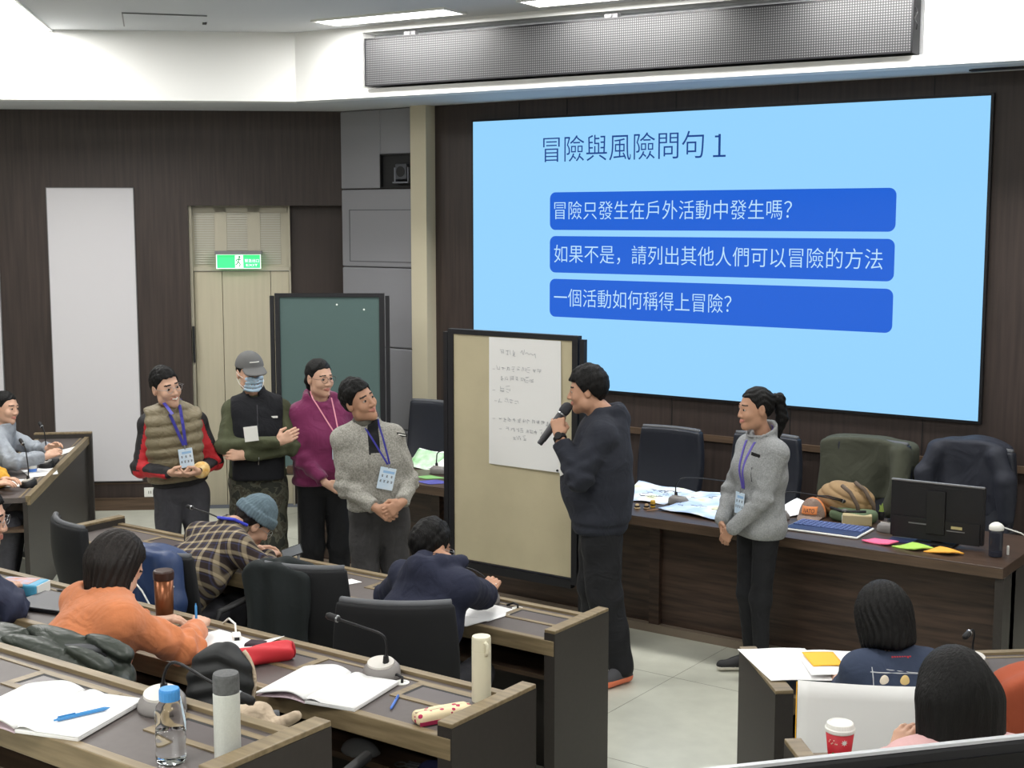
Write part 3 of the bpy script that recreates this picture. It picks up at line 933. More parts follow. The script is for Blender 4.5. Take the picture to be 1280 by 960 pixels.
    if ht == 'short':
        tk_ = cfg.get('hthick', 0.010)
        def hf(P):
            q = toh(P)
            d = ell(q, (0, -0.014, 0.030), (0.077 + tk_ * .8, 0.097 + tk_, 0.088 + tk_ * cfg.get('htop', 1.4)))
            d = d - 0.0022 * wob(q, 120, 1) - 0.003 * wob(q, 55, 4)
            d = smax(d, hairline(q, cfg.get('hl', 0.0)) + 0.003 * np.sin(q[:, 0] * 190) - q[:, 2], 0.006)
            return d * hs
    elif ht == 'bob':
        drop = cfg.get('drop', 0.125)
        def hf(P):
            q = toh(P)
            d = ell(q, (0, -0.016, 0.030), (0.091, 0.110, 0.100))
            d = smin(d, smax(ell(q, (0, -0.020, -0.030), (0.097, 0.104, 0.150)), q[:, 2] - 0.05, 0.02), 0.03)
            d = smax(d, -q[:, 2] - drop + 0.02 * np.abs(q[:, 0]) / .09, 0.012)
            d = smax(d, -rbox(q, (0, 0.115, -0.060), (0.068, 0.085, 0.125), 0.03), 0.012)
            d = d - 0.0025 * np.sin(np.arctan2(q[:, 0], -q[:, 1] + 0.02) * 34 + 3 * np.sin(q[:, 2] * 30))
            return d * hs
    elif ht == 'long':
        drop = cfg.get('drop', 0.30)
        ld = cfg.get('hangdir', (0, -0.05, -1))
        g = np.asarray(ld, float); g = g / np.linalg.norm(g)
        ca = hc + hr @ V3(0, -0.035, 0.0) * hs
        cb = ca + g * drop
        def hf(P):
            q = toh(P)
            d = ell(q, (0, -0.016, 0.030), (0.090, 0.108, 0.100)) * hs
            for sx in (-0.045, 0.0, 0.045):
                o = hr @ V3(sx, 0, 0) * hs
                d = smin(d, rc(P, ca + o, cb + o * 1.3, 0.064, cfg.get('tip', 0.046)), 0.03)
            d = smax(d, -rbox(q, (0, 0.115, -0.060), (0.066, 0.085, 0.125), 0.03) * hs, 0.012)
            d = d - cfg.get('strand', 0.0024) * np.sin(np.arctan2(q[:, 0], -q[:, 1] + 0.02) * 30 + 2 * np.sin(q[:, 2] * 12))
            return d
    elif ht == 'tied':
        def hf(P):
            q = toh(P)
            d = ell(q, (0, -0.016, 0.030), (0.083, 0.103, 0.094))
            d = smax(d, hairline(q, 0.006) - q[:, 2], 0.008)
            tail = cfg.get('tail', ((0, -0.09, 0.06, .022), (0, -0.15, 0.045, .034), (0, -0.165, -0.06, .036), (0, -0.135, -0.17, .012)))
            for a, b in zip(tail[:-1], tail[1:]):
                d = smin(d, rc(q, a[:3], b[:3], a[3], b[3]), 0.012)
            d = d - 0.002 * np.sin(q[:, 2] * 160 + q[:, 0] * 120 + 2 * np.sin(q[:, 1] * 60))
            return d * hs
    else:
        hf = None
    if hf is not None:
        ext = 0.17 if ht in ('short', 'bob') else 0.22
        l2, h2 = hc - ext, hc + ext
        if ht == 'long':
            l2 = np.minimum(l2, cb - 0.12); h2 = np.maximum(h2, cb + 0.12)
        blob('hair', hf, l2, h2, cfg.get('hairres', 0.0048), hm, root)
    # ---- clothes
    top = cfg['top']
    tt = top.get('t', 0.012)
    wr_amp = top.get('wr', 0.004)
    sl_end = top.get('sleeve', 0.94)
    up_ax = A['chest'] - A['pelvis']; up_ax = up_ax / np.linalg.norm(up_ax)
    hem = top.get('hem', -0.05)
    def collar(P, r0, r1, hgt, th):
        n0 = neckb + (hq - neckb) * 0.05; n1 = neckb + (hq - neckb) * hgt
        o = rc(P, neckb - up_ax * 0.02, n1, r0, r1)
        ax_ = (n1 - neckb) / np.linalg.norm(n1 - neckb)
        o = smax(o, (P - n1) @ ax_, 0.004)
        return smax(o, -rc(P, neckb - up_ax * 0.02, n1 + ax_ * 0.08, r0 - th, r1 - th), 0.004)
    def topf(P):
        d = torso(P, tt)
        d = d - wr_amp * wob(P, 16, 2)
        for sd in 'LR':
            a = arm(P, sd, tt + top.get('st', 0.002), sl_end)
            sh, el, wr = A['sh' + sd], A['el' + sd], A['wr' + sd]
            h1 = (P - el) @ ((wr - el) / np.linalg.norm(wr - el)); h0 = (P - el) @ ((sh - el) / np.linalg.norm(sh - el))
            fold = np.exp(-(np.minimum(h0, 9) / 0.09) ** 2) * np.sin(h0 * 95 + 2 * wob(P, 9, 3)) + np.exp(-(h1 / 0.10) ** 2) * np.sin(h1 * 90)
            a = a - wr_amp * 0.9 * fold - wr_amp * 0.7 * wob(P, 26, 5)
            if top.get('cuff'):
                e0 = el + (wr - el) * (sl_end - 0.13); e1 = el + (wr - el) * sl_end
                a = smax(a, (P - e1) @ ((wr - el) / np.linalg.norm(wr - el)), 0.006)
            d = smin(d, a, 0.022)
        d = smax(d, -((P - A['pelvis']) @ up_ax - hem), 0.012)
        if top.get('band'):                     # gathered waistband
            hgt = (P - A['pelvis']) @ up_ax - hem
            d = d + 0.010 * np.exp(-((hgt - 0.055) / 0.012) ** 2)
        if top.get('collar'):
            d = np.minimum(d, collar(P, *top['collar']))
        if top.get('hood'):
            hk = top['hood']
            F = A['fwd']; X = A['right']
            for sg in (-1, 1):
                pth = [neckb + F * 0.075 - up_ax * 0.035 + X * sg * 0.02, neckb + X * sg * 0.085 + F * 0.02 + up_ax * 0.02, neckb - F * 0.085 + X * sg * 0.05 + up_ax * 0.03, neckb - F * 0.11 - up_ax * 0.02]
                rr = (0.020, 0.028, 0.034 * hk, 0.036 * hk)
                for i in range(3):
                    d = smin(d, rc(P, pth[i], pth[i + 1], rr[i], rr[i + 1]), 0.018)
            d = smin(d, ell((P - (neckb - F * 0.10 - up_ax * 0.07)) @ np.stack([X, F, up_ax], 1), (0, 0, 0), (0.115, 0.050 * hk, 0.115)), 0.045)
            d = smax(d, -rc(P, neckb - up_ax * 0.01, hq + (hq - neckb) * 0.6, 0.062 + fat * .012, 0.058 + fat * .012), 0.008)
        elif not top.get('closed'):
            d = smax(d, -rc(P, neckb + up_ax * 0.012, hq, 0.060 * s, 0.060 * s), 0.006)
        if top.get('quilt'):
            hgt = (P - A['pelvis']) @ up_ax
            d = d + 0.010 * (1 - np.abs(np.sin(PI * hgt / 0.075)) ** 0.6)
        if top.get('extra'):
            d = top['extra'](P, d, A)
        return d
    tl = np.minimum(lo, hc - 0.2); th_ = np.maximum(hi, hc + 0.1)
    tl = tl.copy(); tl[2] = (A['pelvis'] + up_ax * hem)[2] - 0.30 if J.get('sit') else (A['pelvis'] + up_ax * hem)[2] - 0.06
    tl[2] = min(tl[2], min(A['wrL'][2], A['wrR'][2]) - 0.08)
    v, f = snet(topf, tl, th_, top.get('res', 0.011))
    mi = 0
    if top.get('matfn'):
        mi = top['matfn'](v[f].mean(1), A)
    np_mesh(top.get('name', 'jacket'), [(v, f, mi)], top['mats'], root)
    over = cfg.get('over')
    outer = topf
    if over:
        def of(P):
            d = torso(P, over.get('t', 0.028)) - over.get('wr', 0.002) * wob(P, 14, 8)
            for sd, sg in (('L', -1), ('R', 1)):      # arm holes
                d = smax(d, ((P - A['sh' + sd]) @ (A['right'] * sg) + over.get('arm', 0.012)), 0.02)
            hgt = (P - A['pelvis']) @ up_ax
            if over.get('quilt'):
                d = d + over['quilt'] * (1 - np.abs(np.sin(PI * (hgt + 0.02) / over.get('pitch', 0.062))) ** 0.7)
            d = smax(d, -(hgt - over.get('hem', -0.06)), 0.014)
            d = np.minimum(d, collar(P, *over['collar']))
            d = smax(d, -rc(P, neckb - up_ax * 0.03 + A['fwd'] * 0.03, hq + A['fwd'] * 0.015, 0.044, 0.052), 0.006)
            return d
        ol = np.minimum(A['pelvis'], A['neck']) - 0.34; oh = np.maximum(A['pelvis'], A['neck']) + 0.34
        outer = lambda P: np.minimum(topf(P), of(P))
        blob(over.get('name', 'vest'), of, ol, oh, 0.010, over['mat'], root)
    pants = cfg['pants']
    pt = pants.get('t', 0.012)
    def pf(P):
        d = legs(P, pt)
        X = A['right']
        pel = rc(P, A['pelvis'] - X * 0.072 * bw, A['pelvis'] + X * 0.072 * bw, (0.088 + fat * .03) * bw + pt * .4)
        d = smin(d, pel, 0.03)
        d = smin(d, rc(P, A['waist'] - X * 0.055 * bw, A['waist'] + X * 0.055 * bw, (0.082 + fat * .05) * bw + pt * .3), 0.06)
        d = smax(d, P[:, 2] - A['pelvis'][2] - (0.06 if J.get('sit') else 0.115), 0.01)
        for sd in 'LR':
            h_ = P[:, 2] - A['kn' + sd][2]
            d = d - min(pants.get('wr', 0.004), .005) * np.exp(-((h_) / 0.12) ** 2) * np.sin(P[:, 2] * 60 + 3 * wob(P, 8, 2)) * 0.2
        d = d - pants.get('wr', 0.004) * wob(P, 18, 6)
        d = smax(d, A['anL'][2] * .5 + A['anR'][2] * .5 - pants.get('len', 0.045) - P[:, 2], 0.006)
        return d
    pp = np.array([A[k] for k in ('hipL', 'hipR', 'knL', 'knR', 'anL', 'anR', 'pelvis')])
    v, f = snet(pf, pp.min(0) - 0.2, pp.max(0) + 0.2, pants.get('res', 0.013))
    np_mesh('trousers', [(v, f, 0)], pants['mat'], root)
    sh = cfg.get('shoe', (M_shoe_black, M_sole))
    for sd in 'LR':
        an, to = A['anL' if sd == 'L' else 'anR'], A['to' + sd]
        fw = (to - an); fw[2] = 0; fw = fw / np.linalg.norm(fw)
        heel = an - fw * 0.035 * s
        heel[2] = an[2] - 0.045 * s; to = to.copy(); to[2] = an[2] - 0.052 * s
        base = an[2] - 0.085 * s
        def sf(P, heel=heel, to=to, an=an, base=base):
            d = smin(rc(P, heel, to, 0.036 * s, 0.034 * s), rc(P, an + V3(0, 0, 0.0), an + fw * 0.10 * s - V3(0, 0, 0.035 * s), 0.042 * s, 0.034 * s), 0.03)
            return smax(d, base + 0.004 - P[:, 2], 0.006)
        v, f = snet(sf, np.minimum(heel, to) - 0.08, np.maximum(an, to) + 0.1, 0.0075)
        np_mesh('shoe', [(v, f, (v[f].mean(1)[:, 2] < base + cfg.get('soleh', 0.03)).astype(int))], list(sh), root)
    # helper for things worn on the chest
    def front(x, z, fn=None, y0=None):
        fn = fn or outer
        c = A['chest'] if y0 is None else y0
        ys = np.arange(0.42, -0.1, -0.003)
        P = np.stack([np.full_like(ys, x), c[1] + ys, np.full_like(ys, z)], 1).astype(np.float32)
        d = fn(P)
        k_ = np.argmax(d < 0)
        return float(P[k_, 1])
    return root, A, front, topf

def lanyard(root, A, front, x, z, m, wid=0.012, bw=0.085, bh=0.115, sx=0.055, tilt=0.0, xo=None):
    """neck strap running down to a hanging name card, the card top at (x, z) of the person's frame"""
    nb = A['neck']
    st = MB()
    for sg in (-1, 1):
        pts = [(nb[0] + sg * 0.058, nb[1] - 0.015, nb[2] + 0.055)]
        for k_ in range(8):
            u = k_ / 7
            px = (nb[0] + sg * sx) * (1 - u) + (x + sg * 0.006) * u
            pz = (nb[2] + 0.02) * (1 - u) + (z + 0.02) * u
            pts.append((px, front(px, pz) + 0.004, pz))
        st.sheet(lambda u, v, pts=pts: _ribbon(pts, u, v, wid), 14, 1, 0.002)
    st.build('lanyard', m, root)
    y = front(x, z - bh / 2) + 0.010
    yt = max(front(x, z) + 0.008, y)
    bd = MB().box(-bw / 2, bw / 2, -0.0015, 0.0015, -bh, 0).build('badge', M_badge, root, (x, yt, z), (R(4), R(tilt), 0), bevel=0.003)
    pr = MB()
    rr = random.Random(int(abs(x * 1000)) + int(z * 1000))
    # printed: a blue band, rows of small dark characters
    for row, (zz, n_, sz) in enumerate(((-0.055, 3, 0.013), (-0.085, 4, 0.013))):
        for i in range(n_):
            cx_ = -bw / 2 + bw * (i + 0.7) / (n_ + 0.4)
            for q in range(3):
                pr.box(cx_ - sz / 2 + rr.random() * .003, cx_ + sz / 2 - rr.random() * .003, 0.0016, 0.0021, zz + q * sz * .4, zz + q * sz * .4 + 0.0022)
            pr.box(cx_ - 0.001, cx_ + 0.001, 0.0016, 0.0021, zz - 0.001, zz + sz * .95)
    pr.build('printing', M_ink, bd)
    MB().box(-bw / 2 + 0.008, bw / 2 - 0.02, 0.0016, 0.002, -0.032, -0.018).build('header_band', mat('badge_blue', S(150, 190, 228), rough=0.4), bd)
    MB().cone((0, 0, -0.004), (0, 0, 0.022), 0.005, 0.004, 8).build('clip', M_steel, bd)

def _ribbon(pts, u, v, wid):
    n = len(pts) - 1
    k = min(n - 1, int(u * n)); f = u * n - k
    a, b = Vector(pts[k]), Vector(pts[k + 1])
    p = a.lerp(b, f)
    d = (b - a).normalized()
    side = d.cross(Vector((0, 1, 0)))
    side = side.normalized() if side.length > 1e-3 else Vector((1, 0, 0))
    return p + side * (v - 0.5) * wid

def glasses(root, A, hs, m, r=0.020):
    hr, hc = A['hrot'], A['head']
    g = MB()
    def T(x, y, z): return tuple(hc + hr @ V3(x, y, z) * hs)
    for sg in (-1, 1):
        ring = [T(sg * 0.031 + r * math.cos(t) * 1.1, 0.101, 0.002 + r * math.sin(t) * 0.95) for t in np.linspace(0, 2 * PI, 25)]
        g.tube(ring, 0.0012, 6)
        g.tube([T(sg * 0.053, 0.101, 0.008), T(sg * 0.074, 0.085, 0.008), T(sg * 0.082, 0.0, 0.008), T(sg * 0.080, -0.012, -0.004)], 0.0011, 6)
    g.tube([T(-0.010, 0.101, 0.004), T(0, 0.105, 0.008), T(0.010, 0.101, 0.004)], 0.0015, 6)
    return g.build('glasses', m, root, smooth=True)

def stand(H=1.72, lean=(0, 0), turn=0.0, spread=0.10, shw=0.152, fem=0.0):
    s = H / 1.75
    J = {}
    J['pelvis'] = V3(0, 0, 0.93 * s)
    J['waist'] = V3(lean[0] * .25, lean[1] * .25, 1.07 * s)
    J['ribs'] = V3(lean[0] * .6, lean[1] * .6, 1.24 * s)
    J['chest'] = V3(lean[0] * .9, lean[1] * .9, 1.350 * s)
    J['neck'] = V3(lean[0], lean[1] - 0.01, 1.475 * s)
    c, q = math.cos(R(turn)), math.sin(R(turn))
    J['right'] = V3(c, q, 0); J['fwd'] = V3(-q, c, 0)
    w = shw * s
    J['shR'] = J['chest'] + J['right'] * w + V3(0, -0.005, 0.028 * s)
    J['shL'] = J['chest'] - J['right'] * w + V3(0, -0.005, 0.028 * s)
    for sd, sg in (('L', -1), ('R', 1)):
        J['hip' + sd] = V3(sg * 0.088 * s, 0, 0.90 * s)
        J['kn' + sd] = V3(sg * (spread * .9) * s, 0.02, 0.49 * s)
        J['an' + sd] = V3(sg * spread * s, -0.02, 0.085 * s)
        J['to' + sd] = V3(sg * (spread + 0.03) * s, 0.15 * s, 0.03)
    J['head'] = V3(lean[0] * 1.15, lean[1] * 1.1 + 0.02, 1.628 * s)
    J['hrot'] = eul(0, 0, 0)
    return J

def arms(J, wL, wR, poleL=(-1, -.4, -.5), poleR=(1, -.4, -.5), H=1.72):
    s = H / 1.75
    J['wrL'] = np.asarray(wL, float); J['wrR'] = np.asarray(wR, float)
    J['elL'] = ik(J['shL'], J['wrL'], 0.29 * s, 0.25 * s, np.asarray(poleL, float))
    J['elR'] = ik(J['shR'], J['wrR'], 0.29 * s, 0.25 * s, np.asarray(poleR, float))
    return J

def sitting(H, seat, lean, head_fwd, turn=0.0, shw=0.150, knee=0.42):
    """hips at the origin; lean (x, y) offset of the chest from the hips"""
    s = H / 1.75
    J = {"sit": 1.0}
    z0 = seat + 0.10 * s
    J['pelvis'] = V3(0, 0, z0)
    L = math.sqrt(max(0.05, 0.46 ** 2 * s * s - lean[0] ** 2 - lean[1] ** 2))
    J['waist'] = V3(lean[0] * .22, lean[1] * .18, z0 + L * .30)
    J['ribs'] = V3(lean[0] * .62, lean[1] * .58, z0 + L * .68)
    J['chest'] = V3(lean[0], lean[1], z0 + L)
    J['neck'] = V3(lean[0] * 1.15, lean[1] * 1.2 + head_fwd * .3, z0 + L + 0.10 * s)
    c, q = math.cos(R(turn)), math.sin(R(turn))
    J['right'] = V3(c, q, 0); J['fwd'] = V3(-q, c, 0)
    w = shw * s
    J['shR'] = J['chest'] + J['right'] * w + V3(0, 0, 0.03 * s)
    J['shL'] = J['chest'] - J['right'] * w + V3(0, 0, 0.03 * s)
    for sd, sg in (('L', -1), ('R', 1)):
        J['hip' + sd] = V3(sg * 0.09 * s, 0.02, z0 - 0.02)
        J['kn' + sd] = V3(sg * 0.10 * s, knee * s, z0 - 0.02)
        J['an' + sd] = V3(sg * 0.10 * s, knee * s - 0.05, z0 - 0.02 - 0.40 * s)
        J['to' + sd] = V3(sg * 0.11 * s, knee * s + 0.11, 0)
    J['hrot'] = eul(0, 0, 0)
    return J

# ================================================================== the people
M_vest = mat('olive_down', S(118, 108, 84), rough=0.55, sheen=0.1)
M_jblack = mat('black_shell', S(34, 33, 36), rough=0.7)
M_jred = mat('red_shell', S(190, 40, 48), rough=0.65)
M_charcoal = mat('charcoal_cloth', S(66, 66, 72), rough=0.85, var=0.1, vscale=40)
M_charcoal2 = mat('dark_grey_cloth', S(58, 57, 58), rough=0.85, var=0.12, vscale=30)
M_blackcloth = mat('black_cloth', S(20, 21, 25), rough=0.85)
M_bvest = mat('black_fleece', S(24, 25, 30), rough=0.95)
M_olive = mat('olive_knit', S(74, 78, 56), rough=0.9, var=0.08, vscale=60)
M_maroon = mat('maroon_fleece', S(112, 32, 78), rough=0.85, sheen=0.2)
M_fleece = mat('grey_heather_fleece', S(172, 170, 162), rough=0.95, col2=S(128, 126, 120), var=1, vscale=120, bump=0.3, bscale=150)
M_fleece2 = mat('light_grey_fleece', S(158, 160, 160), rough=0.95, col2=S(132, 134, 136), var=1, vscale=140, bump=0.2, bscale=150)
M_hoodblack = mat('black_hoodie', S(36, 39, 49), rough=0.9)
M_hoodnavy = mat('navy_hoodie', S(32, 36, 56), rough=0.9)
M_orange = mat('orange_knit', S(206, 126, 82), rough=0.95, sheen=0.2, var=0.05, vscale=60)
M_navytee = mat('navy_tee', S(52, 62, 84), rough=0.9)
M_pink = mat('pale_pink_knit', S(222, 178, 178), rough=0.9)
M_mustard = mat('mustard_knit', S(208, 158, 58), rough=0.95, bump=0.2, bscale=120)
M_greyshirt = mat('grey_blue_jacket', S(150, 156, 164), rough=0.85, var=0.1, vscale=30)
M_navyj = mat('navy_jacket', S(44, 50, 74), rough=0.7)
M_turtle = mat('grey_gaiter', S(104, 102, 94), rough=0.95, var=0.2, vscale=90, stretch=(1, 1, 4))

def camo():
    m = mat('camo_cloth', S(74, 76, 66), rough=0.9)
    nt = m.node_tree; b = nt.nodes['Principled BSDF']
    tc = nt.nodes.new('ShaderNodeTexCoord'); n = nt.nodes.new('ShaderNodeTexNoise')
    n.inputs['Scale'].default_value = 14; n.inputs['Detail'].default_value = 4; n.inputs['Distortion'].default_value = 0.6
    r = nt.nodes.new('ShaderNodeValToRGB'); r.color_ramp.interpolation = 'CONSTANT'
    e = r.color_ramp.elements
    e[0].color = S(50, 52, 46); e[0].position = 0
    e[1].color = S(86, 86, 74); e[1].position = 0.44
    q = e.new(0.53); q.color = S(68, 64, 54)
    q = e.new(0.60); q.color = S(98, 98, 86)
    nt.links.new(tc.outputs['Object'], n.inputs['Vector']); nt.links.new(n.outputs['Fac'], r.inputs[0]); nt.links.new(r.outputs[0], b.inputs['Base Color'])
    return m
M_camo = camo()

def plaid():
    m = mat('plaid_flannel', S(60, 48, 44), rough=0.95)
    nt = m.node_tree; b = nt.nodes['Principled BSDF']
    tc = nt.nodes.new('ShaderNodeTexCoord'); mp = nt.nodes.new('ShaderNodeMapping')
    mp.inputs['Rotation'].default_value = (R(40), R(14), R(4))
    sx = nt.nodes.new('ShaderNodeSeparateXYZ')
    nt.links.new(tc.outputs['Object'], mp.inputs['Vector']); nt.links.new(mp.outputs[0], sx.inputs[0])
    cols = []
    for ax, off in (('X', 0.0), ('Z', 0.3)):
        mu = nt.nodes.new('ShaderNodeMath'); mu.operation = 'MULTIPLY_ADD'; mu.inputs[1].default_value = 1 / 0.058; mu.inputs[2].default_value = off
        fr = nt.nodes.new('ShaderNodeMath'); fr.operation = 'FRACT'
        nt.links.new(sx.outputs[ax], mu.inputs[0]); nt.links.new(mu.outputs[0], fr.inputs[0])
        r = nt.nodes.new('ShaderNodeValToRGB'); r.color_ramp.interpolation = 'LINEAR'
        e = r.color_ramp.elements
        dark, cream, blue = S(48, 38, 37), S(166, 152, 126), S(62, 66, 96)
        e[0].position = 0.0; e[0].color = dark
        e[1].position = 0.36; e[1].color = dark
        for p, c in ((0.40, blue), (0.46, blue), (0.50, dark), (0.56, dark), (0.62, cream), (0.82, cream), (0.88, dark)):
            q = e.new(p); q.color = c
        nt.links.new(fr.outputs[0], r.inputs[0]); cols.append(r)
    mx = nt.nodes.new('ShaderNodeMixRGB'); mx.inputs[0].default_value = 0.5
    nt.links.new(cols[0].outputs[0], mx.inputs[1]); nt.links.new(cols[1].outputs[0], mx.inputs[2])
    nt.links.new(mx.outputs[0], b.inputs['Base Color'])
    return m
M_plaid = plaid()

for m_ in (M_jblack, M_jred, M_charcoal, M_charcoal2, M_blackcloth, M_bvest, M_olive, M_maroon, M_fleece, M_fleece2, M_hoodblack, M_hoodnavy, M_orange, M_navytee, M_pink, M_mustard, M_greyshirt, M_navyj, M_camo, M_plaid):
    folds(m_, 8.0, 0.38, 0.12)
folds(M_vest, 16, 0.35, 0.05)

def h(J, sd, d, n, curl=0.45, thumb=0.5):
    J['h_d' + sd] = V3(*d); J['h_n' + sd] = V3(*n); J['curl' + sd] = curl; J['thumb' + sd] = thumb

# ---- 1 man in the olive down vest
J = stand(1.66, lean=(0.05, 0.03), fem=0)
arms(J, (-0.085, 0.225, 1.035), (0.105, 0.225, 1.035), (-.75, -.8, -.5), (.75, -.8, -.5), 1.66)
h(J, 'R', (-0.85, 0.35, -0.12), (-0.25, -0.35, 0.9), 0.55, 0.8)
h(J, 'L', (0.85, 0.35, -0.18), (0.25, -0.35, 0.9), 0.5, 0.8)
J['head'] = V3(0.085, 0.065, 1.535); J['hrot'] = eul(26, -2, 11)
def sleeves(c, A):
    m = np.zeros(len(c), int)
    for sd, sg in (('L', -1), ('R', 1)):
        for a, b in ((A['sh' + sd], A['el' + sd]), (A['el' + sd], A['wr' + sd])):
            u = (b - a) / np.linalg.norm(b - a)
            q = c - a; t = q @ u; r = q - t[:, None] * u
            dist = np.linalg.norm(r, axis=1)
            fw = np.array([-sg * 0.75, 1.0, 0.0]) if a is A['sh' + sd] else np.array([0.1 * sg, 0.3, -1.0])
            fw = fw / np.linalg.norm(fw)
            k = (r @ fw) / (dist + 1e-6)
            m[(t > -0.01) & (t < np.linalg.norm(b - a) + 0.01) & (dist < 0.085) & (k > (0.45 if a is A['sh' + sd] else 0.35))] = 1
    m[(np.linalg.norm(c - A['neck'], axis=1) < 0.10)] = 1
    return m
p1, A1, fr1, tf1 = person('smiling man with glasses in a quilted olive vest over black and red sleeves', (-6.55, 5.65, 0), R(236), 1.66, J,
    dict(hair='short', hl=0.004, smile=1.0, teeth=True, top=dict(name='jacket', t=0.010, mats=[M_jblack, M_jred], matfn=sleeves, hem=0.05, collar=(0.066, 0.062, 0.55, 0.010), wr=0.004, res=0.0065),
         over=dict(name='down_vest', mat=M_vest, t=0.046, quilt=0.016, pitch=0.066, hem=0.085, arm=-0.030, collar=(0.080, 0.078, 0.62, 0.014)),
         pants=dict(mat=M_charcoal, t=0.016, wr=0.006)))
lanyard(p1, A1, lambda x, z: max(fr1(x, z + d_) for d_ in (-0.03, -0.015, 0.0, 0.015, 0.03)), -0.005, 1.17, M_lany, 0.018, sx=0.04, tilt=6)
glasses(p1, A1, 1.0, M_steel)
yb = MB()
u = (A1['wrL'] - A1['elL']); u = u / np.linalg.norm(u)
MB().tube([A1['wrL'] - u * 0.05, A1['wrL'] - u * 0.03, A1['wrL'] - u * 0.005, A1['wrL'] + u * 0.015], [0.046, 0.052, 0.050, 0.042], 16).build('wristband', mat('orange_cloth_band', S(214, 160, 70), rough=0.8, var=0.3, vscale=30, col2=S(238, 214, 160)), p1, smooth=True)

# ---- 2 man with cap and mask, arms crossed
J = stand(1.72, lean=(0.0, 0.0))
J['wrR'] = V3(-0.115, 0.245, 1.185); J['elR'] = V3(0.205, 0.125, 1.15)
J['wrL'] = V3(0.075, 0.195, 1.10); J['elL'] = V3(-0.215, 0.115, 1.13)
h(J, 'R', (-0.75, -0.05, 0.35), (0.1, -0.9, -0.15), 0.35, 0.0)
h(J, 'L', (0.9, -0.1, 0.1), (-0.1, -1, -0.2), 0.35, 0.2)
J['head'] = V3(0.035, 0.03, 1.595); J['hrot'] = eul(16, -5, 3)
p2, A2, fr2, tf2 = person('man in grey cap and face mask, arms crossed over a black vest', (-6.30, 6.06, 0), R(228), 1.72, J,
    dict(hair='short', hthick=0.008, top=dict(name='sweater', t=0.010, mats=[M_olive], hem=0.02, wr=0.005, closed=True),
         over=dict(name='vest', mat=M_bvest, t=0.030, hem=0.01, arm=-0.012, collar=(0.078, 0.074, 0.7, 0.014)),
         pants=dict(mat=M_camo, t=0.026, wr=0.008)))
hr, hc = A2['hrot'], A2['head']
toh2 = lambda P: ((P - hc) @ hr) / np.array([0.96, 0.97, 1.04], np.float32)
def maskf(P):
    q = toh2(P)
    d = head_sdf(q) - 0.007
    d = smax(d, -(head_sdf(q) - 0.003), 0.001)
    d = smax(d, rbox(q, (0, 0.07, -0.054), (0.062, 0.062, 0.052), 0.012), 0.004)
    return d - 0.0012 * np.sin(q[:, 2] * 260)
blob('face_mask', maskf, hc - 0.16, hc + 0.16, 0.0032, mat('mask_blue', S(188, 214, 236), rough=0.7), p2)
ms = MB()
for sg in (-1, 1):
    for z0, z1 in ((-0.02, 0.012), (-0.085, -0.030)):
        ms.tube([tuple(hc + hr @ V3(sg * 0.058, 0.055, z0)), tuple(hc + hr @ V3(sg * 0.079, 0.02, (z0 + z1) / 2)), tuple(hc + hr @ V3(sg * 0.083, -0.014, z1))], 0.0018, 6)
ms.build('ear_loop', M_white, p2)
def capf(P):
    q = toh2(P)
    d = ell(q, (0, -0.012, 0.040), (0.091, 0.111, 0.094))
    d = smax(d, 0.040 - 0.02 * np.clip(q[:, 1] / .1, -1, 1) * 0 - q[:, 2], 0.004)
    br = rbox(np.stack([q[:, 0], q[:, 1] - 0.125, q[:, 2] - 0.046 + 0.35 * (q[:, 1] - 0.09) + 3.0 * q[:, 0] ** 2], 1), (0, 0, 0), (0.075, 0.055, 0.005), 0.004)
    br = smax(br, np.sqrt((q[:, 0] / 0.08) ** 2 + ((q[:, 1] - 0.085) / 0.095) ** 2) * 0.08 - 0.08, 0.004)
    return smin(d, br, 0.008)
M_capgrey = mat('grey_cap_cloth', S(98, 98, 98), rough=0.85)
cp = blob('cap', capf, hc - 0.24, hc + 0.26, 0.0038, M_capgrey, p2)
st = MB().sheet(lambda u, v: tuple(hc + hr @ V3((u - .5) * 0.06, 0.098 - 1.3 * ((u - .5) * 0.06) ** 2 * 5, 0.083 + v * 0.006)), 8, 1, 0.003)
st.build('trim_stripe', M_white, cp)
for z0_, z1_ in ((1.03, 1.09), (1.25, 1.40)):
    MB().tube([(0, fr2(0, z) + 0.0005, z) for z in np.linspace(z0_, z1_, 10)], 0.003, 6).build('zip', M_charcoal if z0_ > 1.1 else M_steel, p2)
MB().box(-0.02, 0.02, -0.002, 0.002, -0.006, 0.006).build('chest_mark', M_white, p2, (-0.105, fr2(-0.105, 1.325) + 0.002, 1.325))
MB().box(-0.042, 0.042, -0.002, 0.002, -0.046, 0.046).build('badge', M_white, p2, (0.045, 0.262, 1.245), (0, R(6), R(-6)))

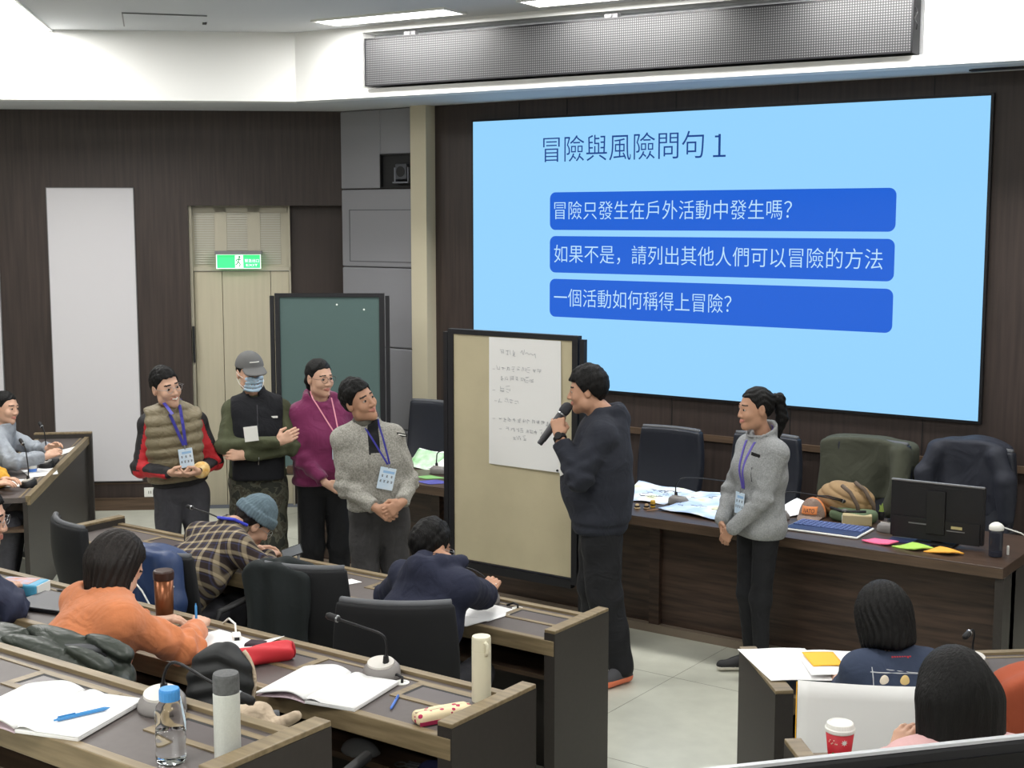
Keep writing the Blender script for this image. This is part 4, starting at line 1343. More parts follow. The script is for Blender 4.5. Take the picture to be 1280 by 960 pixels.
# ---- 3 woman in the maroon hoodie
J = stand(1.67, lean=(0.02, 0.01), shw=0.150)
arms(J, (-0.135, 0.205, 0.955), (0.035, 0.235, 0.905), (-1, -.5, -.2), (1, -.5, -.2), 1.67)
h(J, 'R', (-0.75, 0.2, -0.35), (-0.2, -0.8, -0.3), 0.5, 0.4)
h(J, 'L', (0.65, 0.3, -0.6), (0.1, -0.9, -0.1), 0.55, 0.4)
J['head'] = V3(0.03, 0.045, 1.553); J['hrot'] = eul(24, -3, 2)
p3, A3, fr3, tf3 = person('woman with round glasses in a maroon hoodie, hands clasped low', (-6.03, 6.38, 0), R(236), 1.67, J,
    dict(hair='tied', fem=0.8, bw=1.06, fat=0.25, tail=((0, -0.09, 0.01, .03), (0, -0.115, -0.03, .035), (0, -0.11, -0.07, .025)),
         top=dict(name='hoodie', t=0.018, mats=[M_maroon], hem=-0.01, hood=1.0, wr=0.006, sleeve=0.86, cuff=True, band=True), pants=dict(mat=M_blackcloth, t=0.016)))
lanyard(p3, A3, fr3, -0.055, 1.165, mat('pink_white_lanyard', S(224, 150, 168), rough=0.6), 0.008, sx=0.06)
glasses(p3, A3, 0.97, mat('thin_dark_metal', S(60, 50, 48), rough=0.4, metal=0.6), 0.022)
def watch(root, A, sd, strap, face, r=0.034):
    u = A['wr' + sd] - A['el' + sd]; u = u / np.linalg.norm(u)
    out = -A['h_n' + sd]; out = out - u * (out @ u); out = out / np.linalg.norm(out)
    c = A['wr' + sd] - u * 0.012
    w_ = MB().tube([c - u * 0.011, c - u * 0.010, c + u * 0.010, c + u * 0.011], [r - .004, r, r, r - .004], 18).build('watch_strap', strap, root, smooth=False)
    MB().cone(c + out * (r - 0.004), c + out * (r + 0.007), 0.022, 0.020, 20).build('watch_case', face, root)
watch(p3, A3, 'L', M_white, M_dark, 0.033)

# ---- 4 man in the grey heather fleece, looking up
J = stand(1.67, lean=(0.075, 0.03))
arms(J, (-0.065, 0.235, 0.965), (0.075, 0.225, 0.945), (-.7, -.9, -.1), (.7, -.9, -.1), 1.67)
h(J, 'R', (-0.7, 0.25, -0.45), (-0.3, -0.8, 0.0), 0.6, 0.4)
h(J, 'L', (0.75, 0.25, -0.35), (0.1, -0.9, -0.1), 0.55, 0.5)
J['head'] = V3(0.125, 0.06, 1.535); J['hrot'] = eul(29, 9, 18)
def collar_in(c, A):
    m = np.zeros(len(c), int)
    nb = A['neck']
    q = c - nb
    m[(np.linalg.norm(q[:, :2], axis=1) < 0.082) & (q[:, 2] > 0.0)] = 1
    m[(np.abs(q[:, 0] + 0.02) < 0.032) & (q[:, 1] > 0.03) & (q[:, 2] < 0.02) & (q[:, 2] > -0.17)] = 2
    return m
p4, A4, fr4, tf4 = person('man in a grey heather zip fleece looking up to the side', (-5.15, 5.90, 0), R(236), 1.67, J,
    dict(hair='short', hthick=0.014, top=dict(name='fleece_jacket', t=0.014, mats=[M_fleece, M_charcoal, M_blackcloth], matfn=collar_in, hem=0.035, wr=0.006, collar=(0.086, 0.088, 0.42, 0.016), cuff=True),
         smile=0.4, skin=M_skin2, pants=dict(mat=M_charcoal2, t=0.022, wr=0.008)))
lanyard(p4, A4, fr4, -0.02, 1.155, M_lany, 0.010, sx=0.05, tilt=-14, bw=0.095, bh=0.125)
nb4, hq4 = A4['neck'], A4['head'] + A4['hrot'] @ V3(0, -0.022, -0.075)
MB().tube([nb4 + V3(0, 0.01, -0.02), nb4 * .6 + hq4 * .4 + V3(0, 0.008, 0), nb4 * .3 + hq4 * .7 + V3(0, 0.008, 0)], [0.072, 0.068, 0.064], 24).build('neck_gaiter', M_turtle, p4, smooth=True)
tg = MB().box(-0.032, 0.032, -0.002, 0.003, -0.009, 0.009).build('chest_label', M_dark, p4, (-0.115, fr4(-0.115, 1.33) + 0.003, 1.33), (0, R(-14), R(8)))
MB().box(-0.024, 0.024, 0.003, 0.004, -0.003, 0.003).build('label_print', M_white, tg)

# ---- 5 the presenter
J = stand(1.755, lean=(0.0, 0.0), shw=0.180, spread=0.10)
J['wrL'] = V3(-0.115, 0.225, 1.375); J['elL'] = V3(-0.265, 0.115, 1.175)
J['wrR'] = V3(0.275, 0.06, 0.86); J['elR'] = V3(0.285, -0.02, 1.13)
h(J, 'L', (0.38, 0.10, 0.80), (0.75, -0.15, -0.35), (0.75, 0.8, 0.85, 0.9), 0.9)
h(J, 'R', (-0.05, 0.1, -1), (-1, 0, 0), 0.35, 0.3)
J['head'] = V3(0.0, 0.075, 1.615); J['hrot'] = eul(-4, -6, 0)
J['anL'] = V3(-0.15, -0.13, 0.085); J['toL'] = V3(-0.255, -0.015, 0.03); J['knL'] = V3(-0.12, -0.03, 0.49); J['anR'] += V3(0, 0.04, 0)
p5, A5, fr5, tf5 = person('heavy man in black hoodie speaking into a handheld microphone', (-3.965, 6.40, 0), R(122), 1.755, J,
    dict(hair='short', hthick=0.019, hl=-0.006, fat=0.85, skin=M_skin2, bw=1.03, hand=1.05,
         top=dict(name='hoodie', t=0.022, mats=[M_hoodblack], hem=-0.10, hood=0.95, wr=0.007, cuff=True, band=True, res=0.011, sleeve=0.84),
         pants=dict(mat=M_blackcloth, t=0.026, wr=0.008, len=0.035), shoe=(mat('grey_trainer', S(72, 72, 76), rough=0.8), mat('orange_sole', S(232, 128, 92), rough=0.6)), soleh=0.045))
watch(p5, A5, 'L', M_dark, M_blackmetal, 0.037)
MB().box(-0.03, 0.03, -0.0015, 0.0015, -0.05, 0.04).build('badge', M_white, p5, (-0.06, fr5(-0.06, 1.20) + 0.012, 1.20), (0, R(20), R(20)))

# ---- 6 woman in the light grey fleece
J = stand(1.625, lean=(0.0, -0.01), shw=0.140, spread=0.075)
arms(J, (-0.055, 0.215, 0.865), (0.055, 0.205, 0.885), (-1, -.55, -.2), (1, -.55, -.2), 1.625)
h(J, 'R', (-0.45, 0.25, -0.75), (-0.5, -0.7, 0.1), 0.5, 0.4)
h(J, 'L', (0.45, 0.25, -0.8), (0.4, -0.8, 0.0), 0.5, 0.4)
J['head'] = V3(0.0, 0.035, 1.512); J['hrot'] = eul(-12, -2, 2)
J['anL'] += V3(0, 0.03, 0); J['toR'] += V3(0.03, 0, 0)
p6, A6, fr6, tf6 = person('woman with a ponytail in a light grey fleece and black leggings', (-3.25, 6.92, 0), R(150), 1.625, J,
    dict(hair='tied', fem=1.0, skin=M_skin2, smile=0.6, ankle=0.036, top=dict(name='fleece_jacket', t=0.016, mats=[M_fleece2], hem=-0.065, wr=0.005, collar=(0.080, 0.092, 0.55, 0.010)),
         pants=dict(mat=M_blackcloth, t=0.004, wr=0.002, len=0.02), shoe=(M_shoe_black, M_sole)))
lanyard(p6, A6, fr6, -0.01, 1.055, mat('violet_lanyard', S(92, 80, 170), rough=0.6), 0.016, sx=0.045, bh=0.12)
tg = MB().box(-0.028, 0.028, -0.002, 0.003, -0.009, 0.009).build('chest_label', M_dark, p6, (-0.095, fr6(-0.095, 1.275) + 0.003, 1.275), (0, R(-10), R(20)))
MB().tube([(-0.10 , fr6(-0.10, z) + 0.001, z) for z in (1.13, 1.17, 1.21)], 0.003, 5).build('pocket_zip', M_charcoal, p6)
MB().ball(tuple(A6['head'] + A6['hrot'] @ V3(0.0, -0.118, 0.052)), (0.03, 0.014, 0.03), 14, 10).build('hair_tie', M_dark, p6)

# ---- 7 plaid shirt, bent over the desk of the front row
J = sitting(1.72, 0.45, (0.10, 0.30), 0.10, turn=-8, shw=0.165)
J['head'] = V3(0.14, 0.51, 0.965); J['hrot'] = eul(-26, -38, 8)
arms(J, (0.06, 0.58, 0.80), (0.24, 0.50, 0.80), (-1, 0, -.5), (1, -.2, -.6))
h(J, 'R', (-0.3, 0.9, 0.1), (-0.2, 0.1, -1), 0.5, 0.6)
h(J, 'L', (0.3, 0.9, 0.0), (0.2, 0.0, -1), 0.4, 0.5)
p7, A7, fr7, tf7 = person('person in plaid flannel shirt and blue-grey beanie bent over the desk', (-5.36, 4.47, 0), 0, 1.72, J,
    dict(hair='short', hairmat=M_hairb, hthick=0.012, top=dict(name='flannel_shirt', t=0.022, mats=[M_plaid], hem=-0.08, wr=0.007, collar=(0.080, 0.080, 0.5, 0.012), res=0.012), pants=dict(mat=M_charcoal), hres=0.005))
hr7, hc7 = A7['hrot'], A7['head']
def bean(P):
    q = ((P - hc7) @ hr7) / np.array([0.96, 0.97, 1.04], np.float32)
    d = ell(q, (0, -0.016, 0.045), (0.092, 0.112, 0.112))
    d = smax(d, 0.042 - 0.25 * (q[:, 1]) * 0 - q[:, 2], 0.008)
    cuff = np.abs(ell(q, (0, -0.016, 0.040), (0.095, 0.115, 0.105))) - 0.010
    cuff = smax(cuff, np.abs(q[:, 2] - 0.052) - 0.026, 0.01)
    return smin(d, cuff, 0.006) - 0.0022 * np.sin(np.arctan2(q[:, 0], q[:, 1]) * 40) - 0.002 * wob(q, 60, 2)
blob('beanie', bean, hc7 - 0.2, hc7 + 0.22, 0.0045, mat('beanie_knit', S(98, 116, 126), rough=0.95, var=0.15, vscale=60), p7)
glasses(p7, A7, 1.0, M_steel, 0.021)
MB().tube([A7['neck'] + V3(*q) for q in ((-0.085, 0.02, 0.0), (-0.06, -0.045, 0.045), (0.0, -0.075, 0.055), (0.06, -0.045, 0.05), (0.085, 0.02, 0.01))], 0.008, 8).build('lanyard', mat('bright_blue_strap', S(60, 70, 200), rough=0.6), p7)

# ---- 8 navy hoodie at the front row
J = sitting(1.72, 0.45, (0.02, 0.20), 0.06, turn=-4, shw=0.165)
J['head'] = V3(-0.08, 0.30, 1.10); J['hrot'] = eul(-8, -22, 0)
arms(J, (-0.28, 0.56, 0.80), (-0.02, 0.65, 0.82), (-1, 0, -.6), (1, -.1, -.35))
h(J, 'R', (-0.25, 0.75, 0.45), (-0.35, 0.3, -0.85), 0.5, 0.6)
h(J, 'L', (0.4, 0.8, 0.05), (0.2, 0.0, -1), 0.4, 0.5)
p8, A8, fr8, tf8 = person('person in navy hoodie seen from behind, writing at the front desk', (-3.69, 4.36, 0), 0, 1.72, J,
    dict(hair='short', hthick=0.012, skin=M_skin2, top=dict(name='hoodie', t=0.022, mats=[M_hoodnavy], hem=-0.09, hood=1.1, wr=0.006, sleeve=0.88, cuff=True), pants=dict(mat=M_charcoal), hres=0.005))
glasses(p8, A8, 1.0, M_steel)

# ---- 9 orange sweater in the second row
J = sitting(1.66, 0.45, (0.02, 0.22), 0.10, turn=-12, shw=0.150)
J['head'] = V3(-0.02, 0.32, 1.08); J['hrot'] = eul(-14, -32, 4)
arms(J, (-0.14, 0.58, 0.80), (0.05, 0.62, 0.80), (-1, 0, -.5), (1, -.25, -.5))
h(J, 'R', (-0.55, 0.75, 0.2), (-0.35, 0.1, -0.9), 0.55, 0.6)
h(J, 'L', (0.65, 0.55, 0.15), (0.2, 0.2, -0.9), 0.45, 0.5)
p9, A9, fr9, tf9 = person('dark-haired woman in orange knit sweater writing at the second row', (-3.81, 2.68, 0.27), 0, 1.66, J,
    dict(hair='long', drop=0.32, hangdir=(0.03, -0.12, -1), fem=0.9, hairmat=M_hairb, top=dict(name='sweater', t=0.020, mats=[M_orange], hem=-0.08, wr=0.008, collar=(0.066, 0.062, 0.35, 0.010), cuff=True), pants=dict(mat=M_blackcloth), hres=0.005))
u = A9['wrR'] - A9['elR']; u = u / np.linalg.norm(u)
for q in (0.0, 0.014):
    MB().tube([A9['wrR'] - u * (q + .004), A9['wrR'] - u * q], [0.032, 0.032], 16).build('bracelet', M_dark, p9)

# ---- 10 navy tee on the right
J = sitting(1.62, 0.45, (0.0, 0.12), 0.06, shw=0.132)
J['head'] = V3(-0.02, 0.20, 1.135); J['hrot'] = eul(6, -24, 0)
arms(J, (-0.06, 0.54, 0.80), (0.12, 0.52, 0.80), (-.4, -.3, -1), (.4, -.3, -1), 1.62)
h(J, 'R', (-0.3, 0.9, 0.0), (-0.1, 0.0, -1), 0.45, 0.5)
h(J, 'L', (0.3, 0.9, 0.0), (0.1, 0.0, -1), 0.45, 0.5)
q_ = wing_pt(1.745, 4.42)
p10, A10, fr10, tf10 = person('woman with a black bob in a navy T-shirt with printed back', (q_.x, q_.y, 0), R(40.5), 1.62, J,
    dict(hair='bob', drop=0.105, hs=1.08, fem=0.8, top=dict(name='tee_shirt', t=0.014, mats=[M_navytee], hem=-0.08, wr=0.005, sleeve=0.0, st=0.010), pants=dict(mat=M_charcoal), hres=0.005))
def back_y(tf, x, z, A):
    ys = np.arange(-0.45, 0.3, 0.003)
    P = np.stack([np.full_like(ys, x), A['chest'][1] + ys, np.full_like(ys, z)], 1).astype(np.float32)
    return float(P[np.argmax(tf(P) < 0), 1])
pr = MB()
def strip(x0, z0, x1, z1, w_, n_=10):
    pr.tube([(x0 + (x1 - x0) * k_ / n_, back_y(tf10, x0 + (x1 - x0) * k_ / n_, z0 + (z1 - z0) * k_ / n_, A10) - 0.0006, z0 + (z1 - z0) * k_ / n_) for k_ in range(n_ + 1)], w_, 5)
zc = A10['chest'][2]
strip(-0.115, zc + 0.05, 0.13, zc + 0.04, 0.0022); strip(-0.108, zc + 0.065, -0.105, zc - 0.10, 0.0022); strip(0.125, zc + 0.055, 0.118, zc - 0.10, 0.0022); strip(-0.06, zc + 0.058, 0.05, zc + 0.045, 0.0016)
pr.build('print_frame', mat('print_grey', S(190, 192, 196), rough=0.8), p10)
for i, (x, c) in enumerate(((-0.07, S(238, 226, 206)), (0.0, S(236, 206, 140)), (0.068, S(200, 190, 190)))):
    z = zc + 0.018
    MB().ball((x, back_y(tf10, x, z, A10) + 0.001, z), (0.017, 0.006, 0.025), 14, 10).build('print_oval', mat('print_oval_%d' % i, c, rough=0.8), p10)
    dd = MB().box(x - 0.012, x + 0.012, back_y(tf10, x, z - 0.055, A10) - 0.002, back_y(tf10, x, z - 0.055, A10) + 0.004, z - 0.042, z - 0.038)
    dd.build('print_caption', mat('print_grey', S(190, 192, 196)), p10)
zz = A10['neck'][2] - 0.002
rd = MB()
for k_ in range(8):
    x = -0.032 + k_ * 0.009
    y = back_y(tf10, x, zz, A10)
    rd.box(x, x + 0.006, y - 0.0015, y + 0.004, zz - 0.006, zz + 0.004)
rd.build('neck_print', mat('print_red', S(205, 60, 70), rough=0.8), p10)

# ---- 11 long black hair, pale pink top
J = sitting(1.60, 0.45, (0.0, 0.08), 0.05, shw=0.142)
J['head'] = V3(0.0, 0.15, 1.125); J['hrot'] = eul(4, -14, 0)
arms(J, (-0.125, 0.20, 0.955), (0.14, 0.50, 0.80), (-1, 0, -.6), (1, 0, -.6), 1.60)
h(J, 'R', (-0.3, 0.9, 0.0), (-0.1, 0.0, -1), 0.45, 0.5)
h(J, 'L', (0.45, 0.15, 0.8), (0.5, 0.5, -0.4), 0.6, 0.5)
q_ = wing_pt(1.345, 2.96)
p11, A11, fr11, tf11 = person('woman with long straight black hair and a pale pink top', (q_.x, q_.y, 0.27), R(40.5), 1.60, J,
    dict(hair='long', drop=0.36, hangdir=(0, -.12, -1), hs=1.02, strand=0.0012, fem=0.9, top=dict(name='sweater', t=0.016, mats=[M_pink], hem=-0.08, wr=0.005), pants=dict(mat=M_blackcloth), hres=0.005))
watch(p11, A11, 'L', mat('pale_strap', S(230, 214, 190), rough=0.5), mat('gold_case', S(214, 180, 120), rough=0.3, metal=0.7), 0.031)

# ---- 12, 13 people behind the left side desk
J = sitting(1.64, 0.45, (0.02, 0.14), 0.06, shw=0.148)
J['head'] = V3(0.03, 0.20, 1.19); J['hrot'] = eul(-30, -4, -4)
arms(J, (0.10, 0.50, 0.90), (0.26, 0.50, 0.86), (-1, 0, -.6), (1, 0, -.6), 1.64)
h(J, 'R', (-0.2, 0.8, 0.35), (-0.7, 0.2, -0.4), 0.5, 0.5)
h(J, 'L', (0.3, 0.8, 0.35), (0.6, 0.2, -0.5), 0.5, 0.5)
p12, A12, fr12, tf12 = person('dark-haired woman in grey jacket behind the left side desk', (-8.90, 5.80, 0), R(-44), 1.64, J,
    dict(hair='tied', fem=0.9, tail=((0, -0.09, 0.0, .03), (0, -0.11, -0.05, .03)), top=dict(name='jacket', t=0.020, mats=[M_greyshirt], hem=-0.08, wr=0.008, collar=(0.085, 0.085, 0.5, 0.014), cuff=True), pants=dict(mat=M_charcoal)))
J = sitting(1.66, 0.45, (0.0, 0.12), 0.06, shw=0.150)
J['head'] = V3(0.0, 0.2, 1.20)
arms(J, (-0.05, 0.32, 0.82), (0.12, 0.30, 0.82), (-1, 0, -.5), (1, 0.2, -.25), 1.66)
h(J, 'R', (-0.2, 0.9, 0.1), (-0.2, 0.1, -0.9), 0.4, 0.5)
h(J, 'L', (0.3, 0.9, 0.1), (0.2, 0.1, -0.9), 0.4, 0.5)
p13, A13, fr13, tf13 = person('person in mustard sweater cut by the left edge', (-8.24, 5.14, 0), R(-46), 1.66, J,
    dict(hair='short', top=dict(name='sweater', t=0.024, mats=[M_mustard], hem=-0.08, wr=0.006), pants=dict(mat=M_charcoal), hres=0.005))

# ---- 14 person at the far left of the second row
J = sitting(1.66, 0.45, (0.0, 0.14), 0.06, shw=0.150)
J['head'] = V3(0.16, 0.24, 1.14); J['hrot'] = eul(-48, -10, 0)
arms(J, (-0.12, 0.40, 0.80), (0.04, 0.40, 0.80), (-1, 0, -.5), (1, -.1, -.4), 1.66)
h(J, 'R', (-0.3, 0.9, 0.1), (-0.2, 0.1, -0.9), 0.4, 0.5)
h(J, 'L', (0.3, 0.9, 0.1), (0.2, 0.1, -0.9), 0.4, 0.5)
p14, A14, fr14, tf14 = person('person with glasses and navy jacket at the left end of the second row', (-4.84, 2.80, 0.27), 0, 1.66, J,
    dict(hair='long', drop=0.22, fem=0.8, top=dict(name='jacket', t=0.022, mats=[M_navyj], hem=-0.08, wr=0.007), pants=dict(mat=M_charcoal), hres=0.004))
glasses(p14, A14, 0.97, M_steel)

# ================================================================== boards
M_tanboard = mat('tan_pinboard', S(192, 182, 152), rough=0.9, bump=0.1, bscale=200, var=0.04, vscale=6)
M_greenboard = mat('green_pinboard', S(80, 100, 98), rough=0.9, bump=0.1, bscale=200)
M_paper = mat('white_paper', S(234, 234, 233), rough=0.85)
M_paper2 = mat('bright_paper', S(240, 240, 240), rough=0.85)
M_frame = mat('black_frame', S(26, 26, 30), rough=0.5)
M_pencil = mat('marker_grey', S(150, 152, 160), rough=0.9)

def pin_board(label, loc, rot, w, z0, z1, m, name='pin_board'):
    t = thing(name, label, 'pinboard', loc, rot)
    MB().box(0.02, w - 0.02, -0.012, 0.012, z0 + 0.02, z1 - 0.02).build('panel', m, t)
    fr = MB()
    fr.box(-0.005, 0.035, -0.022, 0.022, z0 - 0.02, z1).box(w - 0.035, w + 0.005, -0.022, 0.022, z0 - 0.02, z1)
    fr.box(0.035, w - 0.035, -0.022, 0.022, z1 - 0.03, z1).box(0.035, w - 0.035, -0.022, 0.022, z0 - 0.045, z0 + 0.005)
    fr.build('frame', M_frame, t)
    for x in (-0.03, w + 0.03):
        lg = MB().box(x - 0.016, x + 0.016, -0.016, 0.016, 0.05, z1 - 0.02).box(x - 0.02, x + 0.02, -0.19, 0.19, 0.045, 0.075)
        for yy in (-0.17, 0.17):
            lg.cone((x - 0.012, yy, 0.025), (x + 0.012, yy, 0.025), 0.025, 0.025, 14)
        lg.build('leg', M_frame, t)
    return t
bt = pin_board('tan pinboard on a black frame with a handwritten white sheet', (-5.295, 6.76, 0), 0, 0.955, 0.40, 1.872, M_tanboard)
gb = pin_board('dark green pinboard behind the woman in maroon', (-8.07, 8.00, 0), R(35.3), 0.88, 0.50, 1.952, M_greenboard)
for x, z in ((0.50, 1.86), (0.72, 1.82)):
    MB().cone((x, -0.013, z), (x, -0.022, z), 0.008, 0.006, 10).build('push_pin', M_white, gb)
pp = thing('flip_chart_sheet', 'white flip chart sheet with faint handwriting pinned on the tan board', 'paper sheet', (-4.98, 6.743, 1.052))
MB().sheet(lambda u, v: (0.012 * (1 - v) * 0 + u * 0.525 + 0.012 * (1 - v) * (u - .2), -0.002 - 0.010 * u * (1 - v) ** 2, v * 0.785 + 0.008 * (u - .5) * 0), 8, 8, 0.0012).build('paper', M_paper, pp)
hw = MB(); rr = random.Random(11)
def glyph(x, z, sz):
    for q in range(rr.randint(3, 5)):
        if rr.random() < 0.55:
            a = x + rr.random() * sz * .3; c = x + sz * (.6 + .4 * rr.random()); zz = z + rr.random() * sz
            p0, p1 = (a, zz), (c, zz + rr.uniform(-.006, .006))
        else:
            xx = x + rr.random() * sz; p0, p1 = (xx, z + sz * rr.uniform(.6, 1)), (xx + rr.uniform(-.01, .01), z + sz * rr.uniform(0, .3))
        hw.cone((p0[0], -0.0085, p0[1]), (p1[0], -0.0085, p1[1]), 0.0009, 0.0009, 4)
for x0, z, n_, sz in ((0.085, 0.68, 3, .034), (0.06, 0.585, 9, .030), (0.085, 0.525, 7, .030), (0.085, 0.455, 2, .034), (0.08, 0.385, 4, .030), (0.075, 0.275, 11, .028), (0.13, 0.215, 8, .028), (0.18, 0.165, 3, .030)):
    for i in range(n_):
        if x0 + i * sz * 1.25 + sz < 0.505:
            glyph(x0 + i * sz * 1.25, z, sz)
for x, z in ((0.03, .59), (0.03, .46), (0.045, .395), (0.03, .285), (0.08, .225)):
    hw.cone((x, -0.0085, z), (x + .02, -0.0085, z + .001), 0.0009, 0.0009, 4)
for pts in ([(0.24, .70), (0.25, .715), (.258, .69)], [(.262, .69), (.268, .72)], [(.275, .695), (.285, .705), (.30, .693), (.315, .70), (.33, .69), (.345, .70), (.35, .675)]):
    for a, c in zip(pts[:-1], pts[1:]):
        hw.cone((a[0], -0.0085, a[1]), (c[0], -0.0085, c[1]), 0.0009, 0.0009, 4)
hw.build('handwriting', M_pencil, pp)
MB().cone((0.512, -0.012, 0.012), (0.512, -0.02, 0.012), 0.007, 0.006, 10).build('magnet', M_dark, pp)

# ================================================================== chairs
M_chair = mat('black_chair_fabric', S(22, 23, 26), rough=0.8)
M_chairedge = mat('chair_edge_grey', S(88, 90, 94), rough=0.6)
M_leather = mat('navy_black_leather', S(34, 37, 46), rough=0.4, var=0.06, vscale=20)
def chair(label, loc, rot, top=1.0, w=0.48, m=None, group=None, seat_z=0.45, fl=0.0):
    """faces local +y; backrest behind the sitter"""
    m = m or M_chair
    t = thing('office_chair', label, 'chair', (loc[0], loc[1], fl), rot, group)
    z0 = seat_z + 0.10
    hb = top - z0
    def bk(u, v):
        x = (u - .5) * w * (0.92 + 0.08 * math.sin(v * PI))
        return (x, -0.24 - 0.06 * v + 0.05 * (2 * u - 1) ** 2 - 0.02 * math.sin(v * PI), z0 + hb * v)
    MB().sheet(bk, 12, 12, 0.055).build('backrest', m, t, smooth=True, bevel=0.012)
    ed = [bk(u, 1.0) for u in np.linspace(0.02, .98, 14)]
    MB().tube([(x, y, z + 0.004) for x, y, z in ed], 0.016, 8).build('top_edge', M_chairedge, t, smooth=True)
    MB().box(-w / 2 + .01, w / 2 - .01, -0.22, 0.24, seat_z - 0.08, seat_z).build('seat', m, t, bevel=0.025)
    for sx in (-1, 1):
        MB().tube([(sx * w * .46, -0.20, seat_z - 0.04), (sx * (w / 2 + .035), -0.18, seat_z + 0.08), (sx * (w / 2 + .04), -0.14, seat_z + 0.20), (sx * (w / 2 + .04), 0.12, seat_z + 0.21)], [0.014, .014, .016, .018], 8).build('armrest', M_dark, t, smooth=True)
    MB().box(-0.03, 0.03, -0.26, -0.18, seat_z - 0.06, z0 + 0.06).build('back_bracket', M_dark, t)
    MB().cone((0, 0, 0.08), (0, 0, seat_z - 0.08), 0.03, 0.03, 14).build('column', M_blackmetal, t)
    bs = MB()
    for k_ in range(5):
        a = k_ * 2 * PI / 5 + .3
        bs.cone((0.02 * math.cos(a), 0.02 * math.sin(a), 0.09), (0.25 * math.cos(a), 0.25 * math.sin(a), 0.06), 0.022, 0.015, 8)
        bs.ball((0.25 * math.cos(a), 0.25 * math.sin(a), 0.03), 0.028, 10, 8)
    bs.build('base', M_blackmetal, t)
    return t
# behind the stage bench, facing the audience
for x, y, top, lb in ((-7.00, 8.46, 1.06, 'dark leather chair half hidden behind the man in grey heather fleece'), (-6.42, 8.36, 1.10, 'dark leather chair behind the green leaflets on the bench'),
                      (-4.72, 8.32, 1.06, 'dark leather chair behind the white maps, just right of the presenter'), (-3.98, 8.32, 1.08, 'dark leather chair behind the woman in light grey fleece'),
                      (-3.24, 8.36, 1.10, 'dark chair under the olive jacket at the bench'), (-2.58, 8.36, 1.12, 'dark chair under the navy jacket behind the computer monitor')):
    chair(lb, (x, y), PI, top, 0.52, M_leather, 'speaker chairs behind the bench')
# front row
chair('empty black chair at the left end of the front desk', (-5.90, 4.64), R(-18), 0.98, group='black chairs of the audience')
chair('black chair with the navy jacket of the front row', (-5.25, 4.57), R(10), 0.94, group='black chairs of the audience')
chair('black chair with the dark coat of the front row', (-4.40, 4.64), R(20), 0.99, group='black chairs of the audience')
ch8 = chair('large black chair back behind the person in navy hoodie', (-3.58, 4.27), R(30), 1.045, 0.50, group='black chairs of the audience')
chair('black chair under the dark green puffer jacket', (-3.57, 2.74), R(14), 1.0, group='black chairs of the audience', fl=0.27)
chair('black chair under the round black bag', (-2.94, 2.84), R(12), 0.90, group='black chairs of the audience', fl=0.27)
q_ = wing_pt(2.25, 4.55)
chair('black chair under the rust orange jacket', (q_.x, q_.y), R(40.5), 0.98, group='black chairs of the audience')

# ---- coats over chair backs
def drape(name, label, cat, loc, rot, w, zt, hf, hb, m, amp=0.010, fold=34, th=0.03, seed=0, extra=None, shp=None, h_=0.011):
    """cloth hung over a chair back: local y is front (sitter) side; zt top height, hf/hb how far it hangs in front/behind"""
    t = thing(name, label, cat, loc, rot)
    def f(P):
        x, y, z = P[:, 0], P[:, 1], P[:, 2]
        zz = zt - 0.05 * (np.abs(x) / (w / 2)) ** 2.5
        k = np.clip((zz - z) / 0.5, 0, 1)
        d1 = rbox(P, (0, 0.045, zt - hf / 2), (w / 2, th, hf / 2), 0.028)
        d2 = rbox(P, (0, -0.045 - 0.02, zt - hb / 2), (w / 2 * 1.02, th, hb / 2), 0.028)
        d = smin(d1, d2, 0.11)
        d = smax(d, z - zz, 0.03)
        if shp is not None: d = shp(P, d)
        fo = np.sin(x * fold + 2.2 * np.sin(x * 9 + seed) + 1.3 * np.sin(z * 5 + seed)) * (0.25 + k)
        return d - amp * fo - amp * 0.6 * wob(P, 11, seed)
    e = 0.24
    v, fc = snet(f, (-w / 2 - e, -0.34, zt - max(hf, hb) - 0.12), (w / 2 + e, 0.3, zt + 0.16), h_)
    np_mesh('cloth', [(v, fc, 0)], m, t)
    return t
M_olivejk = mat('olive_jacket_cloth', S(66, 68, 56), rough=0.9, var=0.06, vscale=20)
M_navyjk = mat('dark_navy_jacket_cloth', S(36, 39, 50), rough=0.7)
M_darkcoat = mat('dark_green_black_cloth', S(32, 37, 38), rough=0.95)
M_bluejk = mat('royal_navy_nylon', S(38, 58, 98), rough=0.5)
M_puffer = mat('dark_green_puffer', S(50, 56, 50), rough=0.45)
M_rust = mat('rust_orange_cloth', S(160, 76, 48), rough=0.85)
M_blackq = mat('black_quilted', S(24, 26, 28), rough=0.6)
M_beige = mat('beige_canvas', S(190, 172, 150), rough=0.85)
for m_ in (M_olivejk, M_navyjk, M_darkcoat, M_bluejk, M_rust):
    folds(m_, 5.0, 0.28, 0.1)
folds(M_puffer, 14, 0.2, 0.03)
folds(M_beige, 12, 0.6, 0.1)
def sleeve_(pts, r):
    def s(P, d):
        for ps, rr_ in zip(pts, r):
            for a, b in zip(ps[:-1], ps[1:]):
                d = smin(d, rc(P, a, b, rr_), 0.03)
        return d
    return s
drape('jacket', 'olive jacket hung over the bench chair behind the tan backpack', 'jacket', (-3.30, 8.66, 0), PI, 0.62, 1.135, 0.42, 0.55, M_olivejk, amp=0.013, fold=17, seed=2, shp=sleeve_([[(-0.24, 0.06, 1.05), (-0.27, 0.10, 0.85), (-0.20, 0.1, 0.70)]], [0.06]))
